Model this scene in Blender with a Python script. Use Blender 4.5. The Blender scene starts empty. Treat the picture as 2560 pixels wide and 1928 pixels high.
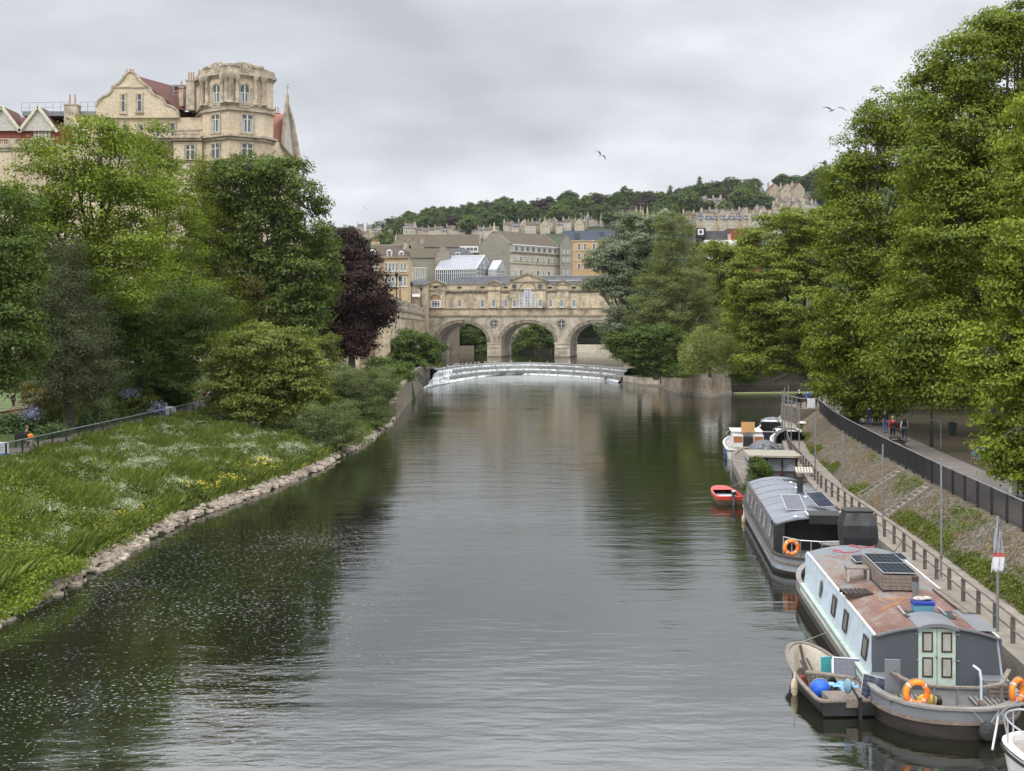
import bpy, bmesh, math, random
import numpy as np
from mathutils import Vector, Matrix, noise as mnoise
S = bpy.context.scene
C = S.collection
random.seed(7)
rad = math.radians
PI = math.pi
F, HC, CX, YH = 2950.0, 11.0, 1280.0, 825.0     # focal length in photo pixels, eye height, centre column, horizon row

# ------------------------------------------------------------ camera
cam_d = bpy.data.cameras.new('camera')
cam = bpy.data.objects.new('camera', cam_d); C.objects.link(cam)
cam.location = (0, 0, HC); cam.rotation_euler = (rad(90), 0, 0)
cam_d.sensor_fit = 'HORIZONTAL'; cam_d.sensor_width = 36.0
cam_d.lens = 36.0 * F / 2560.0
cam_d.shift_y = -(964.0 - YH) / 2560.0
cam_d.clip_start = 0.5; cam_d.clip_end = 9000
S.camera = cam
S.render.resolution_x = 1024; S.render.resolution_y = 771

# ------------------------------------------------------------ world: overcast sky
SUN_EL, SUN_AZ = 48.0, 205.0
w = bpy.data.worlds.new('World'); S.world = w; w.use_nodes = True
nt = w.node_tree; nt.nodes.clear()
def N(nt, t, **kw):
    n = nt.nodes.new(t)
    for k, v in kw.items():
        if k in ('inputs',):
            for a, b in v.items(): n.inputs[a].default_value = b
        else: setattr(n, k, v)
    return n
def L(nt, a, b): nt.links.new(a, b)
def math_(nt, op, a, b=None, c=None, clamp=False):
    n = nt.nodes.new('ShaderNodeMath'); n.operation = op; n.use_clamp = clamp
    for i, v in enumerate((a, b, c)):
        if v is None: continue
        if isinstance(v, (int, float)): n.inputs[i].default_value = v
        else: nt.links.new(v, n.inputs[i])
    return n.outputs[0]
def ramp(nt, fac, stops, interp='LINEAR'):
    n = nt.nodes.new('ShaderNodeValToRGB'); n.color_ramp.interpolation = interp
    e = n.color_ramp.elements
    while len(e) < len(stops): e.new(0.5)
    for i, (p, c) in enumerate(stops):
        e[i].position = p; e[i].color = (c[0], c[1], c[2], 1) if not isinstance(c, (int, float)) else (c, c, c, 1)
    nt.links.new(fac, n.inputs[0]); return n.outputs[0]
def mixc(nt, fac, a, b, blend='MIX'):
    n = nt.nodes.new('ShaderNodeMix'); n.data_type = 'RGBA'; n.blend_type = blend
    for sock, v in ((n.inputs[0], fac), (n.inputs[6], a), (n.inputs[7], b)):
        if isinstance(v, (int, float)): sock.default_value = v if sock.type == 'VALUE' else (v, v, v, 1)
        elif isinstance(v, tuple): sock.default_value = (v[0], v[1], v[2], 1)
        else: nt.links.new(v, sock)
    return n.outputs[2]
tc = N(nt, 'ShaderNodeTexCoord')
sep = N(nt, 'ShaderNodeSeparateXYZ'); L(nt, tc.outputs['Generated'], sep.inputs[0])
zz = math_(nt, 'MAXIMUM', sep.outputs[2], 0.0)
den = math_(nt, 'ADD', zz, 0.26)
cx_ = math_(nt, 'DIVIDE', sep.outputs[0], den); cy_ = math_(nt, 'DIVIDE', sep.outputs[1], den)
cmb = N(nt, 'ShaderNodeCombineXYZ'); L(nt, cx_, cmb.inputs[0]); L(nt, cy_, cmb.inputs[1])
cmb.inputs[2].default_value = 3.1
n1 = N(nt, 'ShaderNodeTexNoise', inputs={'Scale': 1.15, 'Detail': 3.5, 'Roughness': 0.48, 'Distortion': 0.3}); L(nt, cmb.outputs[0], n1.inputs['Vector'])
n2 = N(nt, 'ShaderNodeTexNoise', inputs={'Scale': 3.2, 'Detail': 6.0, 'Roughness': 0.55}); L(nt, cmb.outputs[0], n2.inputs['Vector'])
nn = math_(nt, 'ADD', math_(nt, 'MULTIPLY', n1.outputs[0], 0.72), math_(nt, 'MULTIPLY', n2.outputs[0], 0.28))
cl = ramp(nt, nn, [(0.34, (0.49, 0.51, 0.55)), (0.44, (0.61, 0.63, 0.67)), (0.53, (0.76, 0.775, 0.815)), (0.64, (0.92, 0.935, 0.965))])
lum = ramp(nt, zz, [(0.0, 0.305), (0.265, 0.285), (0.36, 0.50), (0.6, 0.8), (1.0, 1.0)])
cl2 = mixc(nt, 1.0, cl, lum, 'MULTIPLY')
sky = N(nt, 'ShaderNodeTexSky'); sky.sky_type = 'NISHITA'; sky.sun_disc = False
sky.sun_elevation = rad(SUN_EL); sky.sun_rotation = rad(SUN_AZ); sky.air_density = 1.0; sky.dust_density = 2.5
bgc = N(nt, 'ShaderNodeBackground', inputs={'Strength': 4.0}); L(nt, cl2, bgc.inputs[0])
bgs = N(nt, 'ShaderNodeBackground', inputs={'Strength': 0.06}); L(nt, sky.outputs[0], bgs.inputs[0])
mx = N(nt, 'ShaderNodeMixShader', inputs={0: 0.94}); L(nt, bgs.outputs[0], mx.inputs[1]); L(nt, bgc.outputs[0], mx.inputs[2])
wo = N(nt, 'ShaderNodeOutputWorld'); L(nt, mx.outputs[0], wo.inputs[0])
sd = bpy.data.lights.new('sun', 'SUN'); sd.energy = 1.3; sd.angle = rad(18); sd.color = (1, 0.96, 0.9)
so = bpy.data.objects.new('sun', sd); C.objects.link(so)
# sky sun_rotation is measured clockwise from +Y
sv = Vector((math.sin(rad(SUN_AZ)) * math.cos(rad(SUN_EL)), math.cos(rad(SUN_AZ)) * math.cos(rad(SUN_EL)), math.sin(rad(SUN_EL))))
so.rotation_euler = sv.to_track_quat('Z', 'Y').to_euler(); so.location = (0, 0, 60)
S.view_settings.view_transform = 'Standard'; S.view_settings.look = 'None'
S.view_settings.gamma = 1.0; S.view_settings.exposure = 0.0
S.render.engine = 'CYCLES'
S.cycles.max_bounces = 6; S.cycles.diffuse_bounces = 3; S.cycles.glossy_bounces = 3; S.cycles.transmission_bounces = 4

# ------------------------------------------------------------ pixel <-> place
def W(px, py, Z):
    Y = F * (HC - Z) / (py - YH); return Vector(((px - CX) * Y / F, Y, Z))
def P(px, py, Y): return Vector(((px - CX) * Y / F, Y, HC - (py - YH) * Y / F))
def Xp(px, Y): return (px - CX) * Y / F
def Zp(py, Y): return HC - (py - YH) * Y / F
def lerp(a, b, t): return a + (b - a) * t
def poly_at(pts, y):      # pts list of (Y, X): piecewise linear X at Y
    if y <= pts[0][0]: return pts[0][1]
    for (a, b), (c, d) in zip(pts, pts[1:]):
        if y <= c: return lerp(b, d, (y - a) / (c - a))
    return pts[-1][1]

# ------------------------------------------------------------ objects
def tag(o, label=None, cat=None, group=None, kind=None):
    if label: o['label'] = label
    if cat: o['category'] = cat
    if group: o['group'] = group
    if kind: o['kind'] = kind
    return o
def thing(name, label, cat, loc=(0, 0, 0), rz=0.0, group=None):
    o = bpy.data.objects.new(name, None); C.objects.link(o); o.empty_display_size = 0.3
    o.location = loc; o.rotation_euler = (0, 0, rz)
    return tag(o, label, cat, group)
def dup(o, loc=None, rz=None, label=None, scale=None, group=None):
    def rec(s, par):
        c = s.copy(); C.objects.link(c)
        if par is not None: c.parent = par
        for ch in [x for x in KIDS.get(s.name, [])]:
            rec(ch, c)
        return c
    r = rec(o, None)
    if loc is not None: r.location = loc
    if rz is not None: r.rotation_euler = (0, 0, rz)
    if scale is not None: r.scale = scale if hasattr(scale, '__len__') else (scale,) * 3
    if label: r['label'] = label
    if group: r['group'] = group
    return r
KIDS = {}
def link(name, me, mat, parent=None):
    o = bpy.data.objects.new(name, me); C.objects.link(o)
    if mat is not None and len(me.materials) == 0: me.materials.append(mat)
    if parent is not None:
        o.parent = parent; KIDS.setdefault(parent.name, []).append(o)
    return o
class MB:
    def __init__(s): s.v = []; s.f = []
    def add(s, vs, fs):
        k = len(s.v); s.v += [tuple(p) for p in vs]; s.f += [tuple(i + k for i in f) for f in fs]; return s
    def box(s, x0, x1, y0, y1, z0, z1, M=None):
        vs = [Vector(p) for p in ((x0,y0,z0),(x1,y0,z0),(x1,y1,z0),(x0,y1,z0),(x0,y0,z1),(x1,y0,z1),(x1,y1,z1),(x0,y1,z1))]
        if M is not None: vs = [M @ p for p in vs]
        return s.add(vs, [(0,3,2,1),(4,5,6,7),(0,1,5,4),(1,2,6,5),(2,3,7,6),(3,0,4,7)])
    def bar(s, a, b, w, h=None, up=(0, 0, 1)):      # a box from a to b
        a, b = Vector(a), Vector(b); h = h or w; d = (b - a); ln = d.length
        if ln < 1e-6: return s
        d.normalize(); u = Vector(up)
        if abs(d.dot(u)) > .98: u = Vector((1, 0, 0))
        r = d.cross(u).normalized(); u = r.cross(d)
        M = Matrix(((r.x, d.x, u.x, a.x), (r.y, d.y, u.y, a.y), (r.z, d.z, u.z, a.z), (0, 0, 0, 1)))
        return s.box(-w/2, w/2, 0, ln, -h/2, h/2, M)
    def tube(s, pts, rs, n=8, caps=True):
        pts = [Vector(p) for p in pts]
        if isinstance(rs, (int, float)): rs = [rs] * len(pts)
        k = len(s.v); prev = None
        for i, p in enumerate(pts):
            d = (pts[min(i+1, len(pts)-1)] - pts[max(i-1, 0)]).normalized()
            if prev is None:
                u = Vector((0, 0, 1)) if abs(d.z) < .9 else Vector((1, 0, 0))
                r = d.cross(u).normalized()
            else: r = (prev - d * prev.dot(d)).normalized()
            prev = r; q = d.cross(r)
            for j in range(n):
                a = 2 * PI * j / n; s.v.append(tuple(p + (r * math.cos(a) + q * math.sin(a)) * rs[i]))
        for i in range(len(pts) - 1):
            for j in range(n):
                a = k + i*n + j; b = k + i*n + (j+1) % n; s.f.append((a, b, b+n, a+n))
        if caps:
            s.f.append(tuple(k + j for j in range(n))[::-1]); e = k + (len(pts)-1)*n; s.f.append(tuple(e + j for j in range(n)))
        return s
    def loft(s, rings, closed=True, caps=True):
        k = len(s.v); n = len(rings[0])
        for r in rings: s.v += [tuple(p) for p in r]
        m = n if closed else n - 1
        for i in range(len(rings) - 1):
            for j in range(m):
                a = k + i*n + j; b = k + i*n + (j+1) % n; s.f.append((a, b, b+n, a+n))
        if caps and closed:
            s.f.append(tuple(k + j for j in range(n))[::-1]); e = k + (len(rings)-1)*n; s.f.append(tuple(e + j for j in range(n)))
        return s
    def lathe(s, prof, c=(0, 0, 0), n=16):
        c = Vector(c); rings = [[c + Vector((r*math.cos(2*PI*j/n), r*math.sin(2*PI*j/n), z)) for j in range(n)] for r, z in prof]
        return s.loft(rings)
    def prism(s, poly, y0, y1, M=None):   # poly of (x, z), extruded along y
        n = len(poly); vs = [Vector((x, y0, z)) for x, z in poly] + [Vector((x, y1, z)) for x, z in poly]
        if M is not None: vs = [M @ p for p in vs]
        return s.add(vs, [tuple(range(n)), tuple(range(2*n-1, n-1, -1))] + [(i, i+n, (i+1) % n + n, (i+1) % n) for i in range(n)])
    def slab(s, poly, z0, z1):            # poly of (x, y), extruded along z
        n = len(poly); vs = [(x, y, z0) for x, y in poly] + [(x, y, z1) for x, y in poly]
        return s.add(vs, [tuple(range(n))[::-1], tuple(range(n, 2*n))] + [(i, (i+1) % n, (i+1) % n + n, i+n) for i in range(n)])
    def torus(s, c, R, r, M=None, n=28, m=10):
        rings = []
        for i in range(n):
            a = 2*PI*i/n; ring = []
            for j in range(m):
                b = 2*PI*j/m; p = Vector(((R + r*math.cos(b))*math.cos(a), r*math.sin(b), (R + r*math.cos(b))*math.sin(a)))
                if M is not None: p = M @ p
                ring.append(p + Vector(c))
            rings.append(ring)
        k = len(s.v)
        for q in rings: s.v += [tuple(p) for p in q]
        for i in range(n):
            for j in range(m):
                a = k + i*m + j; b = k + i*m + (j+1) % m; c2 = k + ((i+1) % n)*m + (j+1) % m; d = k + ((i+1) % n)*m + j
                s.f.append((a, d, c2, b))
        return s
    def ball(s, c, r, n=10, m=7):
        r = r if hasattr(r, '__len__') else (r, r, r)
        prof = []
        rings = [[Vector((c[0] + r[0]*math.sin(PI*(i+.02)/(m-.96))*math.cos(2*PI*j/n), c[1] + r[1]*math.sin(PI*(i+.02)/(m-.96))*math.sin(2*PI*j/n), c[2] - r[2]*math.cos(PI*(i+.02)/(m-.96)))) for j in range(n)] for i in range(m)]
        return s.loft(rings)
    def build(s, name, mat, parent=None, smooth=False, bevel=0):
        me = bpy.data.meshes.new(name); me.from_pydata(s.v, [], s.f)
        bm = bmesh.new(); bm.from_mesh(me); bmesh.ops.recalc_face_normals(bm, faces=bm.faces); bm.to_mesh(me); bm.free()
        if smooth:
            me.polygons.foreach_set('use_smooth', [True]*len(me.polygons))
            try: me.set_sharp_from_angle(angle=rad(42))
            except Exception: pass
        o = link(name, me, mat, parent)
        if bevel:
            m = o.modifiers.new('bevel', 'BEVEL'); m.width = bevel; m.segments = 2; m.limit_method = 'ANGLE'
        return o
def npmesh(name, V, Q):
    me = bpy.data.meshes.new(name); V = np.ascontiguousarray(V, dtype=np.float32); Q = np.ascontiguousarray(Q, dtype=np.int32)
    k = Q.shape[1]
    me.vertices.add(len(V)); me.vertices.foreach_set('co', V.ravel())
    me.loops.add(Q.size); me.loops.foreach_set('vertex_index', Q.ravel())
    me.polygons.add(len(Q)); me.polygons.foreach_set('loop_start', np.arange(len(Q), dtype=np.int32) * k)
    me.update(calc_edges=True); return me

# ------------------------------------------------------------ materials
MATS = {}
def basemat(name):
    m = bpy.data.materials.new(name); m.use_nodes = True; nt = m.node_tree
    return m, nt, nt.nodes['Principled BSDF']
def hx(c): return tuple(c)
def mat(name, c1, c2=None, scale=3.0, rough=0.7, metal=0.0, bump=0.0, bscale=None, coat=0, spec=0.5, detail=5, stretch=(1, 1, 1), lo=.35, hi=.65, alpha=None):
    if name in MATS: return MATS[name]
    m, nt, b = basemat(name); MATS[name] = m
    b.inputs['Roughness'].default_value = rough; b.inputs['Metallic'].default_value = metal
    b.inputs['Specular IOR Level'].default_value = spec; b.inputs['Coat Weight'].default_value = coat
    c2 = c2 or tuple(min(1, x*0.82) for x in c1)
    tc = N(nt, 'ShaderNodeTexCoord'); mp = N(nt, 'ShaderNodeMapping'); L(nt, tc.outputs['Object'], mp.inputs[0])
    mp.inputs['Scale'].default_value = stretch
    nz = N(nt, 'ShaderNodeTexNoise', inputs={'Scale': scale, 'Detail': detail, 'Roughness': 0.6}); L(nt, mp.outputs[0], nz.inputs['Vector'])
    col = ramp(nt, nz.outputs[0], [(lo, c2), (hi, c1)]); L(nt, col, b.inputs['Base Color'])
    if bump:
        nb = N(nt, 'ShaderNodeTexNoise', inputs={'Scale': bscale or scale*4, 'Detail': 4}); L(nt, mp.outputs[0], nb.inputs['Vector'])
        bp = N(nt, 'ShaderNodeBump', inputs={'Strength': 0.6, 'Distance': bump}); L(nt, nb.outputs[0], bp.inputs['Height']); L(nt, bp.outputs[0], b.inputs['Normal'])
    return m
def stone(name, c1, c2, stain, course=(0.9, 0.38), rough=0.88, sscale=0.25, mortar=0.72, stain_amt=0.55, bump=0.02):
    """ashlar: coursed blocks with block-to-block tone, soot stains and rain streaks"""
    if name in MATS: return MATS[name]
    m, nt, b = basemat(name); MATS[name] = m; b.inputs['Roughness'].default_value = rough; b.inputs['Specular IOR Level'].default_value = 0.2
    tc = N(nt, 'ShaderNodeTexCoord'); sp = N(nt, 'ShaderNodeSeparateXYZ'); L(nt, tc.outputs['Object'], sp.inputs[0])
    u = math_(nt, 'ADD', sp.outputs[0], sp.outputs[1])
    cb = N(nt, 'ShaderNodeCombineXYZ'); L(nt, u, cb.inputs[0]); L(nt, sp.outputs[2], cb.inputs[1])
    br = N(nt, 'ShaderNodeTexBrick', inputs={'Scale': 1.0, 'Brick Width': course[0], 'Row Height': course[1], 'Mortar Size': 0.03*course[1]/.38, 'Mortar Smooth': 0.6})
    br.inputs['Color1'].default_value = (*c1, 1); br.inputs['Color2'].default_value = (*c2, 1)
    br.inputs['Mortar'].default_value = (*[x*mortar for x in c2], 1); L(nt, cb.outputs[0], br.inputs['Vector'])
    n1 = N(nt, 'ShaderNodeTexNoise', inputs={'Scale': sscale, 'Detail': 7, 'Roughness': 0.62}); L(nt, tc.outputs['Object'], n1.inputs['Vector'])
    f1 = ramp(nt, n1.outputs[0], [(0.42, 0.0), (0.68, 1.0)])
    mp = N(nt, 'ShaderNodeMapping'); mp.inputs['Scale'].default_value = (2.2, 2.2, 0.22); L(nt, tc.outputs['Object'], mp.inputs[0])
    n2 = N(nt, 'ShaderNodeTexNoise', inputs={'Scale': 1.0, 'Detail': 4}); L(nt, mp.outputs[0], n2.inputs['Vector'])
    f2 = ramp(nt, n2.outputs[0], [(0.5, 0.0), (0.72, 0.7)])
    f = math_(nt, 'MULTIPLY', math_(nt, 'MAXIMUM', f1, f2), stain_amt)
    n3 = N(nt, 'ShaderNodeTexNoise', inputs={'Scale': 2.0, 'Detail': 8, 'Roughness': 0.7}); L(nt, tc.outputs['Object'], n3.inputs['Vector'])
    c = mixc(nt, f, br.outputs[0], tuple(stain))
    c = mixc(nt, 0.35, c, ramp(nt, n3.outputs[0], [(0.3, 0.35), (0.7, 0.85)]), 'OVERLAY'); L(nt, c, b.inputs['Base Color'])
    bp = N(nt, 'ShaderNodeBump', inputs={'Strength': 0.5, 'Distance': bump}); L(nt, n3.outputs[0], bp.inputs['Height']); L(nt, bp.outputs[0], b.inputs['Normal'])
    return m
def leafmat(name, dark, light, trans=0.28, hue=(0.0,)):
    if name in MATS: return MATS[name]
    m = bpy.data.materials.new(name); m.use_nodes = True; nt = m.node_tree; nt.nodes.clear(); MATS[name] = m
    g = N(nt, 'ShaderNodeNewGeometry'); tc = N(nt, 'ShaderNodeTexCoord')
    nz = N(nt, 'ShaderNodeTexNoise', inputs={'Scale': 0.5, 'Detail': 4}); L(nt, tc.outputs['Object'], nz.inputs['Vector'])
    f = math_(nt, 'ADD', math_(nt, 'MULTIPLY', g.outputs['Random Per Island'], 0.5), math_(nt, 'MULTIPLY', nz.outputs[0], 0.7))
    dark = (dark[0]*1.1, dark[1]*.95, dark[2]*.7); light = (light[0]*1.62, light[1]*1.48, light[2]*.9); mid = tuple(lerp(a, b, .45) for a, b in zip(dark, light))
    c = ramp(nt, f, [(0.2, dark), (0.55, mid), (0.9, light)])
    d = N(nt, 'ShaderNodeBsdfDiffuse'); L(nt, c, d.inputs[0])
    t = N(nt, 'ShaderNodeBsdfTranslucent'); c2 = mixc(nt, 1.0, c, (1.15, 1.15, 0.5), 'MULTIPLY'); L(nt, c2, t.inputs[0])
    gl = N(nt, 'ShaderNodeBsdfGlossy', inputs={'Roughness': 0.45}); gl.inputs[0].default_value = (.8, .85, .8, 1)
    m1 = N(nt, 'ShaderNodeMixShader', inputs={0: trans}); L(nt, d.outputs[0], m1.inputs[1]); L(nt, t.outputs[0], m1.inputs[2])
    m2 = N(nt, "ShaderNodeMixShader", inputs={0: 0.02}); L(nt, m1.outputs[0], m2.inputs[1]); L(nt, gl.outputs[0], m2.inputs[2])
    o = N(nt, 'ShaderNodeOutputMaterial'); L(nt, m2.outputs[0], o.inputs[0]); return m
def glassmat(name, c=(0.03, 0.04, 0.05), rough=0.08, c2=None):
    return mat(name, c, c2 or tuple(x*1.8 for x in c), scale=1.3, rough=rough, spec=0.9)

# ------------------------------------------------------------ foliage
def rnd_unit(rg, n):
    v = rg.normal(size=(n, 3)); return v / np.linalg.norm(v, axis=1, keepdims=True)
def leaves_np(rg, pos, nrm, size, asp=0.62, jitter=0.8):
    n = len(pos); nr = nrm + rg.normal(size=(n, 3)) * jitter * .7; nr /= np.linalg.norm(nr, axis=1, keepdims=True)
    t = np.cross(nr, rnd_unit(rg, n)); t /= np.linalg.norm(t, axis=1, keepdims=True) + 1e-9
    b = np.cross(nr, t); s = size * rg.uniform(.65, 1.3, (n, 1))
    a = pos - t*s*.5; c = pos + t*s*.5; m1 = pos + b*s*asp*.5 + nr*s*.12; m2 = pos - b*s*asp*.5 + nr*s*.12
    V = np.stack([a, m1, c, m2], 1).reshape(-1, 3); Q = np.arange(4*n).reshape(-1, 4); return V, Q
def crown_points(rg, blobs, clump_r, n_leaf, dens=1.0, droop=0.0, shell=(0.55, 1.05), flat=0.75):
    """blobs (x,y,z,rx,ry,rz): clumps through the outer volume of each, leaves on the upper skin of each clump"""
    PP = []; NN = []; CC = []
    for (x, y, z, rx, ry, rz) in blobs:
        area = 4*PI*((rx*ry)**1.6/3 + (rx*rz)**1.6/3 + (ry*rz)**1.6/3)**(1/1.6)
        nc = max(4, int(dens * area / (clump_r**2 * 2.2)))
        d = rnd_unit(rg, nc); r = rg.uniform(shell[0], shell[1], (nc, 1))**0.7
        wob = 1 + 0.16*np.sin(d[:, :1]*5+x) * np.cos(d[:, 2:]*4+y)
        c = np.array([x, y, z]) + d*np.array([rx, ry, rz])*r*wob
        vv = np.sin(c[:, 0]*1.1 + z)*np.sin(c[:, 1]*.9 + x) + np.sin(c[:, 2]*1.5 + c[:, 0]*.6) ; c = c[(vv > -.75) | (rg.random(len(c)) < .25)]; d = rnd_unit(rg, len(c))*.5 + (c - np.array([x, y, z]))/np.array([rx, ry, rz]); nc = len(c)
        CC.append(c)
        cr = clump_r * (.5 + rg.random((nc, 1))**1.5*1.1)
        for k in range(nc):
            m = max(6, int(n_leaf * (cr[k, 0]/clump_r)**2)); u = rnd_unit(rg, m)
            u[:, 2] = np.where(rg.random(m) < .7, np.abs(u[:, 2]), u[:, 2])
            rr = rg.uniform(.35, 1.08, (m, 1))
            p = c[k] + u*rr*cr[k]*np.array([1.15, 1.15, flat])
            if droop: p[:, 2] -= rg.random(m)**2 * droop * cr[k, 0] * 3
            PP.append(p); NN.append(u*.8 + d[k]*.45 + np.array([0, 0, .35]))
    return np.concatenate(PP), np.concatenate(NN), np.concatenate(CC)
def build_tree(name, label, cat, base, blobs, lm, bark, leaf=0.22, clump=1.0, nleaf=60, dens=1.65, droop=0, seed=1, trunk_r=0.45, shell=(.5, 1.05), limbs=14, group=None, asp=.62, flat=.75, fork=None):
    leaf *= .8; nleaf = int(nleaf*1.55)
    rg = np.random.default_rng(seed); rn = random.Random(seed)
    root = thing(name, label, cat, base, 0, group); base = Vector(base)
    bl = [(b[0]-base.x, b[1]-base.y, b[2]-base.z, b[3]*1.05, b[4]*1.05, b[5]*1.05) for b in blobs]
    pos, nrm, cc = crown_points(rg, bl, clump, nleaf, dens, droop, shell, flat)
    keep = pos[:, 2] > 0.15; pos, nrm = pos[keep], nrm[keep]
    V, Q = leaves_np(rg, pos, nrm, leaf, asp)
    link('crown', npmesh('crown', V, Q), lm, root)
    # trunk with limbs
    tb = MB(); top = max(b[2] for b in bl); cxm = sum(b[0] for b in bl)/len(bl); cym = sum(b[1] for b in bl)/len(bl)
    fz = fork or max(1.0, min(b[2]-b[5]*.6 for b in bl)); fz = max(fz, 1.2)
    mid = Vector((cxm*.25, cym*.25, fz))
    tb.tube([(0, 0, -0.3), (rn.uniform(-.1, .1), 0, fz*.4), mid], [trunk_r*1.25, trunk_r, trunk_r*.8], 9)
    order = sorted(bl, key=lambda b: -b[3]*b[5])
    for b in order[:limbs]:
        e = Vector((b[0], b[1], b[2] + b[5]*.3)); m = mid.lerp(e, .5) + Vector((rn.uniform(-.6, .6), rn.uniform(-.6, .6), rn.uniform(0, .8)))
        r0 = trunk_r*.55
        tb.tube([mid, m, e], [r0, r0*.6, r0*.22], 6)
        for q in range(5):
            dd = Vector(rnd_unit(rg, 1)[0]); dd.z = abs(dd.z)*.7
            t = rn.uniform(.35, 1); st = (mid.lerp(m, t*2) if t < .5 else m.lerp(e, t*2-1))
            en = Vector((b[0], b[1], b[2])) + Vector((dd.x*b[3], dd.y*b[4], dd.z*b[5]))*.85
            md = st.lerp(en, .55) + Vector((0, 0, rn.uniform(0, .5)))
            tb.tube([st, md, en], [r0*.3, r0*.18, r0*.06], 5, caps=False)
    tb.build('trunk', bark, root, smooth=True)
    return root
# ============================================================ palette
M_bath = stone('bath_stone', (.60, .50, .35), (.50, .41, .28), (.12, .105, .085), (1.1, .42), sscale=.33, stain_amt=.9)
M_bath_dark = stone('weathered_stone', (.52, .46, .36), (.42, .37, .285), (.12, .105, .09), (1.1, .42), sscale=.3, stain_amt=.9)
M_hotel = stone('hotel_stone', (.68, .56, .41), (.58, .46, .32), (.22, .18, .13), (.85, .3), sscale=.12, stain_amt=.45)
M_hotel_trim = mat('hotel_trim', (.56, .47, .34), (.24, .205, .155), scale=.8, rough=.85, bump=.02)
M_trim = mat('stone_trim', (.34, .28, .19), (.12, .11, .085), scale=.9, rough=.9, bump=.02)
M_quaywall = stone('quay_stone', (.20, .165, .12), (.15, .125, .095), (.05, .045, .035), (.8, .35), sscale=.5)
M_pale_wall = stone('render_wall', (.50, .45, .35), (.45, .40, .31), (.24, .22, .18), (3.0, 1.6), sscale=.15, mortar=.93, stain_amt=.5)
M_grey_wall = stone('grey_render', (.27, .25, .20), (.24, .225, .18), (.15, .145, .12), (3.0, 1.6), sscale=.2, mortar=.95, stain_amt=.5)
M_white = mat('white_paint', (.78, .78, .76), (.62, .62, .6), scale=2.5, rough=.5)
M_glass = glassmat('window_glass', (.035, .045, .055), .12)
M_lightglass = glassmat('pale_window_glass', (.12, .15, .18), .1, (.35, .38, .42))
M_dark = mat('dark_paint', (.012, .012, .013), (.02, .02, .021), scale=2, rough=.5)
M_slate = stone('slate_roof', (.085, .088, .10), (.065, .068, .078), (.12, .12, .11), (.5, .25), sscale=.4, stain_amt=.5, bump=.01)
M_tile_brown = stone('brown_tiles', (.115, .09, .07), (.085, .068, .055), (.10, .095, .05), (.35, .3), sscale=.3, stain_amt=.6, bump=.03)
M_tile_red = stone('red_tiles', (.155, .07, .052), (.11, .052, .042), (.08, .045, .04), (.35, .32), sscale=.4, stain_amt=.5, mortar=.45, bump=.03)
M_brick_red = stone('red_brick', (.28, .085, .05), (.22, .07, .045), (.14, .07, .05), (.45, .16), sscale=.5, stain_amt=.4)
M_terra = mat('terracotta', (.42, .19, .11), (.28, .13, .08), scale=3, rough=.8)
M_bark = mat('bark', (.11, .095, .075), (.055, .048, .038), scale=5, rough=.95, bump=.03, stretch=(1, 1, .3))
M_bark_pale = mat('plane_bark', (.20, .19, .15), (.09, .085, .065), scale=2.2, rough=.9, bump=.02)
M_metal = mat('galvanised_steel', (.34, .35, .36), (.24, .25, .26), scale=6, rough=.45, metal=.6)
M_black_metal = mat('black_railing_paint', (.014, .014, .016), (.03, .03, .032), scale=5, rough=.42)
M_rust_metal = mat('rail_steel', (.20, .17, .145), (.10, .075, .06), scale=5, rough=.7, metal=.2)
M_concrete = mat('concrete', (.27, .235, .19), (.18, .155, .125), scale=1.2, rough=.92, bump=.01, detail=8)
M_asphalt = mat('path_surface', (.155, .13, .11), (.105, .09, .078), scale=.9, rough=.93, bump=.008, detail=9)
M_wood = mat('weathered_wood', (.24, .20, .165), (.13, .105, .085), scale=4, rough=.85, stretch=(6, 1, 1), bump=.006)
M_wood_dark = mat('dark_wood', (.06, .045, .035), (.03, .024, .02), scale=6, rough=.8)

# ground: grass with soil, no direction of its own
def groundmat():
    m, nt, b = basemat('ground'); b.inputs['Roughness'].default_value = .95; b.inputs['Specular IOR Level'].default_value = .1
    tc = N(nt, 'ShaderNodeTexCoord')
    n1 = N(nt, 'ShaderNodeTexNoise', inputs={'Scale': .35, 'Detail': 8, 'Roughness': .65}); L(nt, tc.outputs['Object'], n1.inputs[0])
    n2 = N(nt, 'ShaderNodeTexNoise', inputs={'Scale': 6, 'Detail': 5}); L(nt, tc.outputs['Object'], n2.inputs[0])
    a = ramp(nt, n1.outputs[0], [(.3, (.04, .04, .018)), (.5, (.04, .06, .016)), (.7, (.06, .085, .022))])
    c = mixc(nt, .5, a, ramp(nt, n2.outputs[0], [(.3, .3), (.7, .75)]), 'OVERLAY'); L(nt, c, b.inputs[0])
    bp = N(nt, 'ShaderNodeBump', inputs={'Strength': .8, 'Distance': .08}); L(nt, n2.outputs[0], bp.inputs['Height']); L(nt, bp.outputs[0], b.inputs['Normal'])
    return m
M_ground = groundmat()
def dirtmat():
    m, nt, b = basemat('park_soil'); b.inputs['Roughness'].default_value = .95; b.inputs['Specular IOR Level'].default_value = .1
    tc = N(nt, 'ShaderNodeTexCoord')
    n1 = N(nt, 'ShaderNodeTexNoise', inputs={'Scale': .4, 'Detail': 8, 'Roughness': .65}); L(nt, tc.outputs['Object'], n1.inputs[0])
    a = ramp(nt, n1.outputs[0], [(.4, (.075, .058, .042)), (.55, (.058, .05, .03)), (.68, (.038, .05, .02))]); L(nt, a, b.inputs[0])
    return m
M_soil = dirtmat()
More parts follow.
